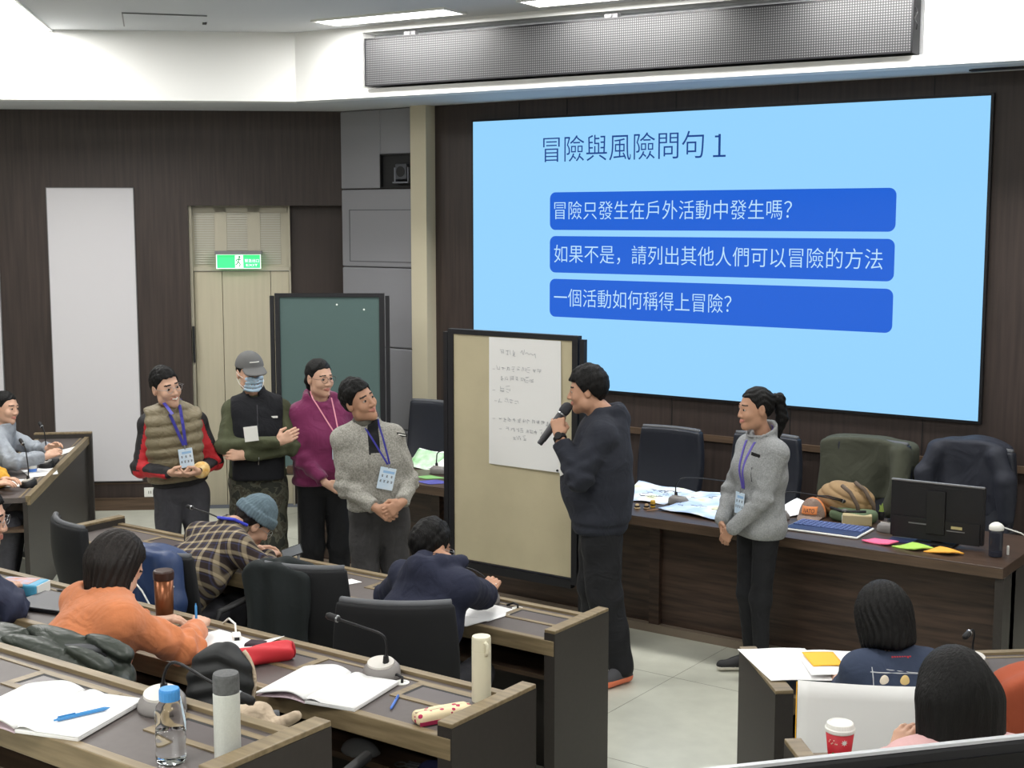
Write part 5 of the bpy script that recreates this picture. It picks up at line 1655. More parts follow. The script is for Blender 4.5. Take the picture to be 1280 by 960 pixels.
drape('jacket', 'dark navy jacket hung over the bench chair behind the monitor', 'jacket', (-2.63, 8.66, 0), PI, 0.50, 1.185, 0.50, 0.6, M_navyjk, amp=0.014, fold=18, seed=5, shp=sleeve_([[(0.19, 0.06, 1.10), (0.24, 0.10, 0.95), (0.22, 0.12, 0.72)], [(-0.19, 0.06, 1.09), (-0.25, 0.08, 0.95), (-0.26, 0.08, 0.7)]], [0.06, 0.06]))
drape('coat', 'dark coat draped over the chair beside the plaid shirt', 'coat', (-4.385, 4.355, 0), R(20), 0.33, 1.03, 0.25, 0.42, M_darkcoat, amp=0.020, fold=38, seed=1)
drape('jacket', 'navy blue jacket with pale piping on the chair behind the plaid shirt', 'jacket', (-5.20, 4.28, 0), R(10), 0.42, 0.99, 0.25, 0.5, M_bluejk, amp=0.012, fold=22, seed=7, shp=sleeve_([[(0.16, -0.06, 0.93), (0.22, -0.1, 0.75), (0.2, -0.1, 0.6)]], [0.06]))
nj = [o for o in bpy.data.objects if o.get('label', '').startswith('navy blue jacket with pale')][0]
for pts in ([(-0.02, -0.125, 0.86), (0.06, -0.135, 0.80), (0.12, -0.14, 0.72), (0.135, -0.14, 0.62)], [(0.15, -0.11, 0.78), (0.2, -0.12, 0.82), (0.24, -0.12, 0.84)]):
    MB().tube(pts, 0.0045, 6).build('piping', M_white, nj, smooth=True)
def puff(P, d):
    z, x = P[:, 2], P[:, 0]
    for a, b, r in (((-0.2, -0.06, 0.95), (0.28, -0.08, 0.88), 0.085), ((0.24, -0.06, 0.90), (0.40, -0.10, 0.66), 0.08), ((-0.2, -0.09, 0.85), (0.05, -0.12, 0.78), 0.09)):
        d = smin(d, rc(P, a, b, r), 0.05)
    return d + 0.024 * (1 - np.abs(np.sin(PI * (z * 0.9 + x * 0.35) / 0.075)) ** 0.5)
drape('puffer_jacket', 'dark green quilted puffer jacket over the chair behind the orange sweater', 'jacket', (-3.50, 2.45, 0.27), R(14), 0.62, 1.06, 0.3, 0.55, M_puffer, amp=0.006, fold=10, seed=4, shp=puff)
q_ = wing_pt(2.22, 4.27)
drape('jacket', 'rust orange jacket hung over a chair at the right edge', 'jacket', (q_.x, q_.y, 0), R(40.5), 0.46, 1.085, 0.3, 0.6, M_rust, amp=0.005, fold=20, seed=9)
# round black bag and beige cloth on the second-row chair
bag = thing('round_bag', 'round black quilted bag with beige piping lying on a chair back', 'bag', (-2.89, 2.60, 1.06), (R(-14), 0, R(32)))
def bagf(P):
    q = np.sqrt((P[:, 0] / 0.094) ** 2 + ((P[:, 2] - 0.165) / 0.118) ** 2)
    d = np.sqrt(np.maximum(q - 0.62, 0) ** 2 * 0.016 + (P[:, 1] / 1.0) ** 2 + 1e-6) - 0.052
    return d - 0.0045 * np.sin((P[:, 2] * 130 + 14 * P[:, 0] + 40 * np.abs(P[:, 0])))
blob('shell', bagf, (-0.2, -0.12, -0.08), (0.2, 0.12, 0.34), 0.0065, M_blackq, bag)
MB().tube([(0.094 * 1.06 * math.cos(a), 0.004, 0.165 + 0.118 * 1.05 * math.sin(a)) for a in np.linspace(R(-95), R(50), 20)], 0.006, 8).build('piping', M_beige, bag, smooth=True)
bc = thing('canvas_bag', 'crumpled beige canvas bag below the round black bag', 'bag', (-2.72, 2.50, 1.148), (0, 0, R(14)))
def bcf(P):
    d = rc(P, (-0.19, 0.02, 0.085), (-0.15, 0.0, 0.035), 0.012, 0.022)
    for a, b, r0, r1 in (((-0.15, 0, 0.04), (0.0, 0, 0.05), 0.024, 0.035), ((0.0, 0, 0.05), (0.09, 0, 0.075), 0.035, 0.030), ((0.09, 0, 0.075), (0.12, 0, 0.04), 0.03, 0.026), ((0.12, 0, 0.04), (0.20, 0, 0.085), 0.024, 0.015)):
        d = smin(d, rc(P, a, b, r0, r1), 0.02)
    d = smin(d, rbox(P, (-0.02, 0, -0.04), (0.13, 0.02, 0.06), 0.02), 0.03)
    return d - 0.003 * wob(P, 40, 2)
blob('cloth', bcf, (-0.27, -0.12, -0.22), (0.27, 0.12, 0.16), 0.007, M_beige, bc)

# ================================================================== microphones
M_micbase = mat('mic_base_grey', S(128, 124, 122), rough=0.5)
M_micplate = mat('mic_base_plate', S(206, 202, 196), rough=0.45)
def goose_mic(label, loc, rot, pts, head=True, name='desk_microphone', dark=False):
    t = thing(name, label, 'microphone', loc, rot, 'gooseneck desk microphones')
    n, vs = 28, []
    prof = [(1.0, 0.0), (1.03, 0.008), (0.98, 0.018), (0.80, 0.034), (0.55, 0.040)]
    m = MB(); P = []
    for s_, z in prof:
        for i in range(n):
            a = 2 * PI * i / n
            P.append((0.068 * s_ * math.cos(a), 0.056 * s_ * math.sin(a), z + (0.012 * (math.sin(a) + 1) * s_ if z > 0.01 else 0)))
    fs = [(k_ * n + i, k_ * n + (i + 1) % n, (k_ + 1) * n + (i + 1) % n, (k_ + 1) * n + i) for k_ in range(4) for i in range(n)]
    m.add(P, fs + [tuple(range(n - 1, -1, -1)), tuple(range(4 * n, 5 * n))])
    m.build('base', M_dark if dark else M_micbase, t, smooth=True)
    pl = MB()
    Q = [(0.050 * math.cos(2 * PI * i / n), -0.004 + 0.038 * math.sin(2 * PI * i / n), 0.052 + 0.010 * math.sin(2 * PI * i / n) * 1.0) for i in range(n)]
    Q2 = [(x, y, z - 0.016) for x, y, z in Q]
    pl.add(Q + Q2, [tuple(range(n))] + [(i, i + n, (i + 1) % n + n, (i + 1) % n) for i in range(n)])
    pl.build('top_plate', M_micplate, t)
    MB().cone((pts[0][0], pts[0][1], 0.045), (pts[0][0], pts[0][1], 0.075), 0.012, 0.009, 12).build('socket', M_dark, t)
    ps = [Vector(p) for p in pts]
    sm = []
    for k_ in range(len(ps) - 1):
        p0, p1, p2, p3 = ps[max(k_ - 1, 0)], ps[k_], ps[k_ + 1], ps[min(k_ + 2, len(ps) - 1)]
        for q in range(6):
            u = q / 6
            sm.append(0.5 * ((2 * p1) + (p2 - p0) * u + (2 * p0 - 5 * p1 + 4 * p2 - p3) * u * u + (3 * p1 - p0 - 3 * p2 + p3) * u ** 3))
    sm.append(ps[-1])
    MB().tube(sm, 0.0042, 8).build('gooseneck', M_blackmetal, t, smooth=True)
    d = (sm[-1] - sm[-3]).normalized()
    hd = MB().tube([sm[-1] - d * 0.01, sm[-1], sm[-1] + d * 0.006, sm[-1] + d * 0.035, sm[-1] + d * 0.045], [0.007, 0.010, 0.012, 0.013, 0.008], 12)
    hd.build('mic_head', M_dark, t, smooth=True)
    MB().tube([sm[-1] - d * 0.002, sm[-1] + d * 0.004], [0.0125, 0.0125], 12).build('light_ring', M_steel, t)
    return t
goose_mic('desk microphone standing by the open notebook of the second row', (-2.965, 3.40, 1.02), 0, [(0.02, 0, 0.05), (0.022, 0, 0.11), (0.01, -0.008, 0.148), (-0.06, -0.03, 0.168), (-0.15, -0.05, 0.185)])
goose_mic('desk microphone beside the blue-capped water bottle, its head over the beige bag', (-2.725, 2.265, 1.29), 0, [(0.01, 0, 0.05), (0.018, -0.005, 0.10), (0.045, 0.01, 0.135), (0.14, 0.04, 0.095), (0.21, 0.07, 0.065)])
goose_mic('desk microphone in front of the person in navy hoodie', (-3.78, 5.09, 0.75), 0, [(0.01, 0, 0.05), (0.0, 0, 0.11), (-0.05, -0.02, 0.150), (-0.14, -0.03, 0.160), (-0.24, -0.05, 0.15)])
goose_mic('desk microphone with a raised black head beside the plaid shirt', (-5.40, 5.05, 0.75), 0, [(0.0, 0, 0.05), (-0.06, 0.0, 0.155), (-0.22, 0.02, 0.19), (-0.42, 0.04, 0.205)])
goose_mic('desk microphone on the bench by the green leaflets', (-6.0, 7.52, 0.76), PI, [(0.02, 0, 0.05), (0.02, 0, 0.10), (0.0, 0.0, 0.155), (-0.08, -0.06, 0.165), (-0.18, -0.15, 0.15)])
goose_mic('desk microphone on the bench among the white maps', (-4.10, 7.56, 0.765), PI, [(0.02, 0, 0.05), (0.02, 0, 0.12), (-0.02, -0.01, 0.165), (-0.12, -0.08, 0.165), (-0.26, -0.15, 0.15)])
goose_mic('desk microphone on the bench left of the orange cap', (-3.42, 7.56, 0.76), PI, [(0.0, 0, 0.05), (0.0, -0.01, 0.12), (-0.05, -0.04, 0.16), (-0.2, -0.12, 0.14), (-0.32, -0.2, 0.11)])
goose_mic('desk microphone on the bench left of the monitor', (-2.75, 7.60, 0.76), PI, [(0.0, 0, 0.05), (-0.02, -0.01, 0.10), (-0.08, -0.03, 0.14), (-0.18, -0.08, 0.12), (-0.25, -0.12, 0.09)])
q_ = wing_pt(2.32, 5.20)
goose_mic('desk microphone on the right hand desk, upright head', (q_.x, q_.y, 0.75), R(40.5), [(0.0, 0, 0.05), (0.0, 0.0, 0.10), (0.002, -0.005, 0.14), (-0.012, -0.02, 0.165), (-0.035, -0.04, 0.16)])
goose_mic('desk microphone on the left side desk, nearer the camera', (-8.00, 5.57, 0.75), R(-46), [(0.0, 0, 0.05), (-0.02, 0.0, 0.12), (-0.06, -0.02, 0.24), (-0.08, -0.04, 0.28)], dark=True)
goose_mic('desk microphone on the left side desk, farther from the camera', (-8.50, 6.08, 0.75), R(-46), [(0.0, 0, 0.05), (0.0, 0.0, 0.14), (-0.01, -0.01, 0.26), (-0.03, -0.03, 0.30)], dark=True)
# cable grommet behind the second-row microphone
for nm, lb, x, y, z in (('cable_grommet', 'white-rimmed cable hole beside the second-row desk microphone', -2.865, 3.385, 1.0205), ('cable_grommet', 'white-rimmed cable hole by the hand of the navy hoodie', -3.60, 5.09, 0.7505)):
    t = thing(nm, lb, 'cable grommet', (x, y, z))
    MB().lathe([(0.026, 0), (0.026, 0.003), (0.017, 0.003), (0.017, 0.0005)], 20).build('rim', M_white, t)
    MB().tube([(-0.06, 0.0, 0.006), (-0.03, 0.012, 0.02), (0, 0.004, 0.018), (0.002, 0, 0.001)], 0.005, 8).build('cable', M_dark, t, smooth=True)

# hand-held microphone of the presenter
mic_a = np.array(p5.matrix_basis.to_3x3() @ Vector((0, 0, 0)))
def p5w(x, y, z):
    return Matrix.Translation(p5.location) @ Matrix.Rotation(p5.rotation_euler.z, 4, 'Z') @ Vector((x, y, z))
m0, m1 = p5w(-0.045, 0.185, 1.525), p5w(-0.085, 0.335, 1.325)
hm = thing('handheld_microphone', 'dark grey handheld microphone held at the presenters mouth', 'microphone', tuple(m1))
ax = (m0 - m1).normalized(); Ln = (m0 - m1).length; Q = rot_to(ax)
MB().lathe([(0.012, 0), (0.016, 0.004), (0.017, 0.03), (0.0195, 0.032), (0.021, 0.10), (0.024, Ln - 0.05), (0.024, Ln - 0.046)], 20, M=Q).build('handle', mat('mic_body', S(60, 60, 64), rough=0.45, metal=0.3), hm, smooth=False)
MB().lathe([(0.024, Ln - 0.046), (0.030, Ln - 0.03), (0.031, Ln - 0.01), (0.027, Ln + 0.012), (0.015, Ln + 0.025), (0.003, Ln + 0.029)], 20, M=Q).build('grille', mat('mic_grille', S(52, 53, 58), rough=0.6, bump=0.6, bscale=400), hm, smooth=True)
MB().lathe([(0.0245, Ln - 0.050), (0.0262, Ln - 0.047), (0.0262, Ln - 0.042), (0.0245, Ln - 0.040)], 20, M=Q).build('ring', M_steel, hm)

# ================================================================== things on the stage bench
BZ = 0.761
def slab_sheet(name, label, cat, pts, z, m, wave=0.004, t=0.0015, part='paper', lift=None, group=None, n=10):
    """sheet of paper with corners pts (4 world xy, counterclockwise), slightly wavy"""
    c = Vector((sum(p[0] for p in pts) / 4, sum(p[1] for p in pts) / 4))
    th = thing(name, label, cat, (c.x, c.y, z), 0, group)
    L = lift or (0, 0, 0, 0)
    def f(u, v):
        w_ = ((1 - u) * (1 - v), u * (1 - v), u * v, (1 - u) * v)
        x = sum(w_[i] * (pts[i][0] - c.x) for i in range(4)); y = sum(w_[i] * (pts[i][1] - c.y) for i in range(4))
        zz = sum(w_[i] * L[i] for i in range(4)) + wave * (1 + math.sin(x * 21 + y * 13 + c.x * 5)) / 2 + 0.001
        return (x, y, zz)
    MB().sheet(f, n, n, t).build(part, m, th, smooth=True)
    return th
def map_mat(name, a, b, sc):
    m = mat(name, a, rough=0.8)
    nt = m.node_tree; bs = nt.nodes['Principled BSDF']
    tc = nt.nodes.new('ShaderNodeTexCoord'); n = nt.nodes.new('ShaderNodeTexNoise'); n.inputs['Scale'].default_value = sc; n.inputs['Detail'].default_value = 2
    r = nt.nodes.new('ShaderNodeValToRGB'); e = r.color_ramp.elements
    e[0].position = 0.40; e[0].color = b; e[1].position = 0.56; e[1].color = a
    q = e.new(0.68); q.color = S(226, 228, 180)
    nt.links.new(tc.outputs['Object'], n.inputs['Vector']); nt.links.new(n.outputs['Fac'], r.inputs[0]); nt.links.new(r.outputs[0], bs.inputs['Base Color'])
    return m
M_map1 = map_mat('map_white_blue', S(230, 234, 240), S(186, 206, 236), 5)
M_map2 = map_mat('map_blue', S(214, 226, 242), S(176, 200, 236), 6)
M_mapg = mat('leaflet_green', S(132, 196, 128), rough=0.6, var=0.3, vscale=10, col2=S(226, 234, 226))
def drawing(th, n_, w_, d_, z, m, seed):
    r_ = random.Random(seed); q = MB()
    for i in range(n_):
        x, y, a = r_.uniform(-w_, w_), r_.uniform(-d_, d_), r_.uniform(0, 6.28)
        L_ = r_.uniform(.01, .05)
        q.tube([(x, y, z), (x + L_ * math.cos(a), y + L_ * math.sin(a), z), (x + L_ * 1.5 * math.cos(a + .7), y + L_ * 1.5 * math.sin(a + .7), z)], 0.0013, 4)
    q.build('drawn_lines', m, th)
m1_ = slab_sheet('map_sheet', 'white map sheet with blue sketching lying beside the presenter', 'map', [(-4.47, 7.46), (-4.17, 7.50), (-4.16, 7.90), (-4.60, 7.92)], BZ, M_map1, 0.012, lift=(0, 0, 0.015, 0.03))
drawing(m1_, 22, 0.12, 0.12, 0.026, M_ink, 3)
m2_ = slab_sheet('map_sheet', 'pale blue map sheet hanging over the bench edge by the microphone', 'map', [(-4.12, 7.33), (-3.62, 7.24), (-3.60, 7.90), (-4.02, 7.84)], BZ + 0.006, M_map2, 0.012, lift=(0.004, 0.004, 0.03, 0.02))
drawing(m2_, 14, 0.2, 0.22, 0.028, M_ink, 5)
slab_sheet('map_sheet', 'white map sheet with a blue mark lying behind the pale blue map', 'map', [(-4.16, 7.60), (-3.90, 7.66), (-3.86, 7.92), (-4.14, 7.93)], BZ + 0.02, M_map1, 0.01)
slab_sheet('map_sheet', 'folded kraft sheet at the back of the white map by the presenter', 'map', [(-4.68, 7.48), (-4.50, 7.46), (-4.56, 7.78), (-4.72, 7.78)], BZ, mat('kraft_paper', S(170, 154, 128), rough=0.9), 0.02)
pw = slab_sheet('paper_sheet', 'white sheet lying left of the orange cap', 'paper sheet', [(-3.52, 7.66), (-3.38, 7.60), (-3.20, 7.90), (-3.46, 7.92)], BZ, M_paper2, 0.008, lift=(0, 0, .01, .05))
# small carved tokens by the presenter
for i, (x, y, c, lb) in enumerate(((-4.30, 7.27, S(70, 72, 84), 'small dark token at the bench edge next to the presenter'), (-4.25, 7.30, S(196, 172, 130), 'small wooden token at the bench edge'), (-4.20, 7.33, S(170, 140, 104), 'small brown token farther from the presenter'), (-4.19, 7.39, S(214, 168, 60), 'small yellow striped token beside the wooden ones'))):
    t = thing('token', lb, 'token', (x, y, BZ))
    MB().lathe([(0.018, 0), (0.020, 0.006), (0.012, 0.012), (0.014, 0.022), (0.008, 0.032)] if i != 3 else [(0.014, 0), (0.016, 0.004), (0.016, 0.04), (0.012, 0.046)], 14).build('body', mat('token_%d' % i, c, rough=0.5), t)
    MB().lathe([(0.0165, 0.014), (0.0172, 0.016), (0.0172, 0.020), (0.0165, 0.022)], 14).build('stripe', M_dark, t)
st_ = thing('drum_stick', 'thin brown stick lying on the bench by the tokens', 'stick', (-4.16, 7.26, BZ + 0.006))
MB().tube([(0, 0, 0), (0.06, 0.10, 0), (0.075, 0.125, 0)], [0.003, 0.004, 0.006], 8).build('stick', mat('stick_wood', S(150, 112, 78), rough=0.5), st_)
# leaflets and cards at the left part of the bench
lf = thing('leaflet_pile', 'pile of green and white leaflets on the bench left of the tan board', 'leaflets', (-6.1, 7.62, BZ))
for k_ in range(3):
    MB().sheet(lambda u, v, k_=k_: (-0.26 + u * 0.56, -0.06 + v * 0.16 + u * 0.06 + k_ * .012, 0.002 + k_ * .004 + 0.10 * v ** 1.6 + 0.008 * math.sin(u * 11 + k_)), 16, 8, 0.002).build('leaflet', M_mapg if k_ < 2 else M_paper2, lf, smooth=True)
for nm, lb, pts, c in (('card', 'purple card at the bench edge beside the tan board', [(-5.95, 7.19), (-5.80, 7.16), (-5.70, 7.29), (-5.86, 7.32)], S(84, 84, 160)), ('card', 'green card behind the purple card', [(-6.06, 7.32), (-5.94, 7.30), (-5.84, 7.40), (-6.00, 7.43)], S(130, 180, 110)), ('card', 'white card with blue print half hidden by the tan board', [(-5.74, 7.28), (-5.60, 7.22), (-5.5, 7.34), (-5.66, 7.40)], S(214, 218, 236))):
    slab_sheet(nm, lb, 'card', pts, BZ, mat('card_' + lb.split()[0], c, rough=0.6), 0.0, 0.003, part='card')

# orange cap
cap = thing('baseball_cap', 'brown and orange trucker cap with an orange badge on the bench', 'cap', (-3.27, 7.72, BZ), R(188))
M_capb = mat('cap_brown', S(142, 122, 110), rough=0.9); M_capo = mat('cap_orange', S(226, 140, 84), rough=0.9)
def crown(P):
    d = ell(P, (0, 0, 0.0), (0.078, 0.095, 0.115)); d = np.abs(d) - 0.003
    return smax(d, 0.002 - P[:, 2], 0.002)
v, f = snet(crown, (-0.12, -0.14, -0.02), (0.12, 0.14, 0.14), 0.005)
cc = v[f].mean(1)
np_mesh('crown', [(v, f, (cc[:, 1] < 0.012).astype(int))], [M_capb, M_capo], cap)
MB().sheet(lambda u, v: ((u - .5) * 0.15 * (1 - .25 * v * v), 0.072 + v * 0.085 - 1.6 * (1 - v) * ((u - .5) * .15) ** 2 * 4 - 3.2 * v * ((u - .5) * .15) ** 2, 0.020 - 0.016 * v - 2.2 * ((u - .5) * .15) ** 2 + 0.004), 12, 6, 0.004).build('visor', M_capb, cap, smooth=True)
cap_y = lambda x, z: 0.095 * math.sqrt(max(0.02, 1 - (z / 0.115) ** 2 - (x / 0.078) ** 2)) + 0.005
pt_ = MB().sheet(lambda u, v: ((u - .5) * 0.092, cap_y((u - .5) * 0.092, 0.030 + v * 0.045), 0.030 + v * 0.045), 14, 6, 0.003).build('badge', M_capo, cap, smooth=True)
tx_ = text_mesh('lettering', 'NATO', 0.034, M_ink, pt_, (0, 0, 0), (0, 0, 0), 0.066)
for v_ in tx_.data.vertices:
    x_, z_ = 0.033 - v_.co.x, 0.040 + v_.co.y
    v_.co = (x_, cap_y(x_, z_) + 0.0025, z_)
MB().ball((0, 0, 0.116), 0.006, 8, 6).build('button', M_capo, cap)

# keyboard
kb = thing('keyboard', 'dark blue keyboard with a white edge at the front of the bench', 'keyboard', (-3.05, 7.44, BZ), R(2))
MB().box(-0.225, 0.225, -0.15, 0.14, 0.0, 0.012).build('edge_plate', M_white, kb, bevel=0.01)
MB().box(-0.215, 0.215, -0.14, 0.13, 0.010, 0.016).build('deck', mat('keyboard_blue', S(44, 56, 92), rough=0.45), kb, bevel=0.004)
ky = MB()
for r_ in range(5):
    for c_ in range(15):
        x = -0.203 + c_ * 0.0275; y = -0.035 + r_ * 0.031
        ky.box(x, x + 0.022, y, y + 0.024, 0.016, 0.021)
ky.build('keys', mat('key_blue', S(92, 108, 156), rough=0.5), kb)['kind'] = 'stuff'
# tan backpack, green pouch, wooden block
bp = thing('backpack', 'tan ribbed backpack lying on the bench under the olive jacket', 'backpack', (-3.15, 7.88, BZ), R(-10))
def bpf(P):
    d = ell(P, (0, 0, 0.085), (0.165, 0.12, 0.125))
    d = smin(d, ell(P, (0.10, 0.02, 0.08), (0.10, 0.11, 0.105)), 0.05)
    d = smax(d, 0.002 - P[:, 2], 0.01)
    return d + 0.010 * (1 - np.abs(np.sin(PI * (P[:, 2] + 0.35 * P[:, 0]) / 0.052)) ** 0.5)
blob('body', bpf, (-0.24, -0.18, -0.02), (0.28, 0.2, 0.26), 0.006, mat('tan_nylon', S(150, 122, 84), rough=0.7, var=0.1, vscale=20), bp)
M_strap = mat('brown_strap', S(92, 78, 66), rough=0.8)
MB().tube([(0.06, -0.10, 0.20), (0.13, -0.12, 0.17), (0.18, -0.12, 0.10), (0.19, -0.11, 0.02)], 0.012, 8).build('strap', M_strap, bp, smooth=True)
MB().tube([(0.10, -0.02, 0.215), (0.17, -0.03, 0.18), (0.23, -0.02, 0.09), (0.23, -0.01, 0.02)], 0.012, 8).build('strap', M_strap, bp, smooth=True)
MB().tube([(-0.13, -0.09, 0.11), (-0.02, -0.125, 0.13), (0.08, -0.12, 0.12)], 0.004, 6).build('zip', M_dark, bp, smooth=True)
gp_ = thing('green_pouch', 'flat olive green pouch beside the orange cap', 'pouch', (-3.02, 7.74, BZ), R(-8))
def gpf(P):
    d = rbox(P, (0, 0, 0.035), (0.13, 0.085, 0.036), 0.034)
    return d - 0.003 * wob(P, 35, 3) + 0.006 * np.exp(-(P[:, 1] + 0.03 + 0.2 * P[:, 0]) ** 2 / 0.0002)
blob('body', gpf, (-0.2, -0.15, -0.03), (0.2, 0.15, 0.12), 0.006, mat('olive_green_nylon', S(92, 108, 80), rough=0.8), gp_)
MB().tube([(-0.12, -0.06, 0.074), (-0.02, -0.075, 0.066), (0.10, -0.03, 0.075)], 0.009, 8).build('strap', M_dark, gp_, smooth=True)
MB().box(-0.03, -0.005, -0.082, -0.062, 0.068, 0.08).build('buckle', M_grey, gp_)
wb = thing('card_box', 'small beige box lying right of the green pouch', 'box', (-2.965, 7.66, BZ), R(20))
MB().box(-0.085, 0.085, -0.035, 0.035, 0.0, 0.062).build('body', mat('beige_card', S(176, 160, 122), rough=0.6), wb, bevel=0.006)
MB().box(-0.087, -0.083, -0.025, 0.025, 0.01, 0.05).build('end_label', M_paper, wb)
fl = thing('toy_plant', 'small green figure standing behind the beige box', 'plant', (-2.90, 7.88, BZ))
MB().lathe([(0.016, 0), (0.02, 0.03), (0.018, 0.05)], 12).build('pot', M_dark, fl)
MB().cone((0, 0, 0.05), (0.005, 0, 0.10), 0.016, 0.002, 8).cone((0, 0, 0.05), (-0.012, 0, 0.09), 0.010, 0.002, 8).build('leaf', mat('leaf_green', S(130, 150, 70), rough=0.6), fl)
# monitor on the bench seen from behind
mo = thing('computer_monitor', 'black computer monitor seen from behind on the bench', 'monitor', (-2.425, 7.45, BZ), R(2))
MB().box(-0.258, 0.258, -0.015, 0.02, 0.022, 0.345).build('shell', mat('monitor_black', S(27, 27, 30), rough=0.45), mo, bevel=0.008)
MB().box(-0.256, 0.256, -0.02, 0.0, 0.338, 0.348).build('top_edge', M_grey, mo, bevel=0.003)
MB().box(-0.05, 0.05, -0.03, -0.014, 0.06, 0.30).box(-0.24, 0.24, -0.022, -0.014, 0.02, 0.14).box(-0.17, 0.17, -0.0165, -0.0145, 0.315, 0.322).build('back_bulge', M_dark, mo, bevel=0.006)
MB().box(0.085, 0.145, -0.024, -0.021, 0.10, 0.115).build('label', mat('label_tan', S(190, 180, 130)), mo)
MB().box(-0.15, -0.05, -0.025, -0.021, 0.105, 0.112).box(0.06, 0.16, -0.025, -0.021, 0.085, 0.090).build('vent', M_grey, mo)
MB().box(-0.11, 0.11, -0.06, 0.12, 0.0, 0.012).box(-0.03, 0.03, 0.0, 0.03, 0.01, 0.10).build('stand', M_dark, mo, bevel=0.004)
MB().box(-0.25, 0.25, 0.020, 0.022, 0.04, 0.335).build('display', M_dark, mo)
# sticky notes
for lb, pts, c in (('bright pink sticky notes in front of the monitor', [(-2.78, 7.26), (-2.62, 7.24), (-2.59, 7.32), (-2.74, 7.35)], S(244, 110, 150)),
                   ('lime green sticky notes between the pink and orange ones', [(-2.60, 7.24), (-2.46, 7.21), (-2.38, 7.29), (-2.52, 7.34)], S(172, 216, 96)),
                   ('orange sticky notes near the drinking bottle', [(-2.42, 7.23), (-2.28, 7.21), (-2.22, 7.29), (-2.36, 7.32)], S(244, 176, 70))):
    t = slab_sheet('sticky_notes', lb, 'sticky notes', pts, BZ, mat('note_' + lb.split()[0] + lb.split()[1], c, rough=0.7), 0.014, 0.008, part='pad', lift=(0.0, 0.006, 0.0, 0.006))
bl = thing('booklet', 'dark blue booklet lying under the sticky notes', 'booklet', (-2.55, 7.42, BZ), R(10))
MB().box(-0.12, 0.12, -0.05, 0.05, 0, 0.008).build('cover', mat('booklet_blue', S(58, 66, 110), rough=0.5), bl)
# tinted bottle
M_tint = mat('tinted_plastic', S(70, 74, 88), rough=0.15, trans=0.6)
db = thing('drinking_bottle', 'dark tinted drinking bottle with white lid at the right end of the bench', 'bottle', (-2.075, 7.36, BZ))
MB().lathe([(0.034, 0), (0.036, 0.004), (0.036, 0.13), (0.034, 0.145)], 24).build('body', M_tint, db, smooth=True)
MB().lathe([(0.033, 0.003), (0.033, 0.028)], 20).build('base_disc', mat('bottle_base', S(120, 130, 160), rough=0.3), db)
MB().lathe([(0.037, 0.143), (0.039, 0.147), (0.038, 0.165), (0.028, 0.176), (0.012, 0.184), (0.010, 0.178)], 24).build('lid', M_white, db, smooth=True)
MB().tube([(0.03, 0.01, 0.16), (0.10, 0.10, 0.12), (0.17, 0.18, 0.06)], 0.004, 6).build('strap', M_white, db, smooth=True)
us = thing('usb_stick', 'small white stick standing beside the tinted bottle', 'stick', (-2.03, 7.43, BZ))
MB().lathe([(0.006, 0), (0.007, 0.004), (0.007, 0.045), (0.004, 0.05)], 10).build('body', M_white, us)

# ================================================================== things on the audience desks
def flask(name, label, loc, r, hgt, m, lid_h, m2, strap=False):
    t = thing(name, label, 'bottle', loc)
    MB().lathe([(r * .96, 0), (r, 0.004), (r, hgt - lid_h - 0.004), (r * .97, hgt - lid_h)], 32).build('body', m, t, smooth=False)
    MB().lathe([(r * .985, hgt - lid_h), (r * 1.0, hgt - lid_h + .002), (r * .99, hgt - 0.006), (r * .93, hgt), (r * .5, hgt + 0.001)], 32).build('lid', m2, t)
    if strap:
        MB().tube([(r * .8, -r * .5, hgt - .012), (r * 1.12, -r * .5, hgt - .02), (r * 1.15, -r * .5, hgt - .045), (r * .98, -r * .5, hgt - .055)], 0.006, 8).build('clasp', m2, t, smooth=True)
    return t
M_cream = mat('cream_enamel', S(222, 216, 192), rough=0.35)
flask('vacuum_flask', 'tall cream vacuum flask at the right end of the second row', (-2.545, 3.40, 1.02), 0.031, 0.215, M_cream, 0.045, M_cream, True)
flask('vacuum_flask', 'white vacuum flask with a dark grey lid beside the water bottle', (-2.335, 2.13, 1.29), 0.031, 0.215, mat('speckled_white', S(206, 208, 202), rough=0.5, var=0.05, vscale=200), 0.045, mat('grey_lid', S(96, 97, 98), rough=0.7, var=0.2, vscale=120))
# water bottle
M_clear = mat('clear_plastic', (0.97, 0.98, 0.98, 1), rough=0.04, trans=1.0, ior=1.18)
M_water = mat('water', (0.97, 0.99, 1.0, 1), rough=0.0, trans=1.0, ior=1.2)
wbt = thing('water_bottle', 'clear water bottle with a bright blue cap, half full', 'bottle', (-2.445, 2.055, 1.29))
MB().lathe([(0.030, 0), (0.035, 0.006), (0.036, 0.02), (0.034, 0.04), (0.036, 0.06), (0.034, 0.085), (0.036, 0.105), (0.036, 0.120), (0.031, 0.137), (0.021, 0.149), (0.020, 0.156)], 32).build('bottle_wall', M_clear, wbt, smooth=True)
MB().lathe([(0.028, 0.003), (0.0325, 0.008), (0.0335, 0.02), (0.0318, 0.04), (0.0335, 0.06), (0.0322, 0.076)], 28).build('water', M_water, wbt, smooth=True)
cpm = MB()
n = 36
P = []
for z, k_ in ((0.150, 1.0), (0.172, 1.0), (0.177, .93)):
    for i in range(n):
        a = 2 * PI * i / n; r_ = (0.0235 + 0.0008 * (i % 2)) * k_
        P.append((r_ * math.cos(a), r_ * math.sin(a), z))
cpm.add(P, [(q * n + i, q * n + (i + 1) % n, (q + 1) * n + (i + 1) % n, (q + 1) * n + i) for q in range(2) for i in range(n)] + [tuple(range(n - 1, -1, -1)), tuple(range(2 * n, 3 * n))])
cpm.build('cap', mat('cap_blue', S(70, 146, 214), rough=0.4), wbt)
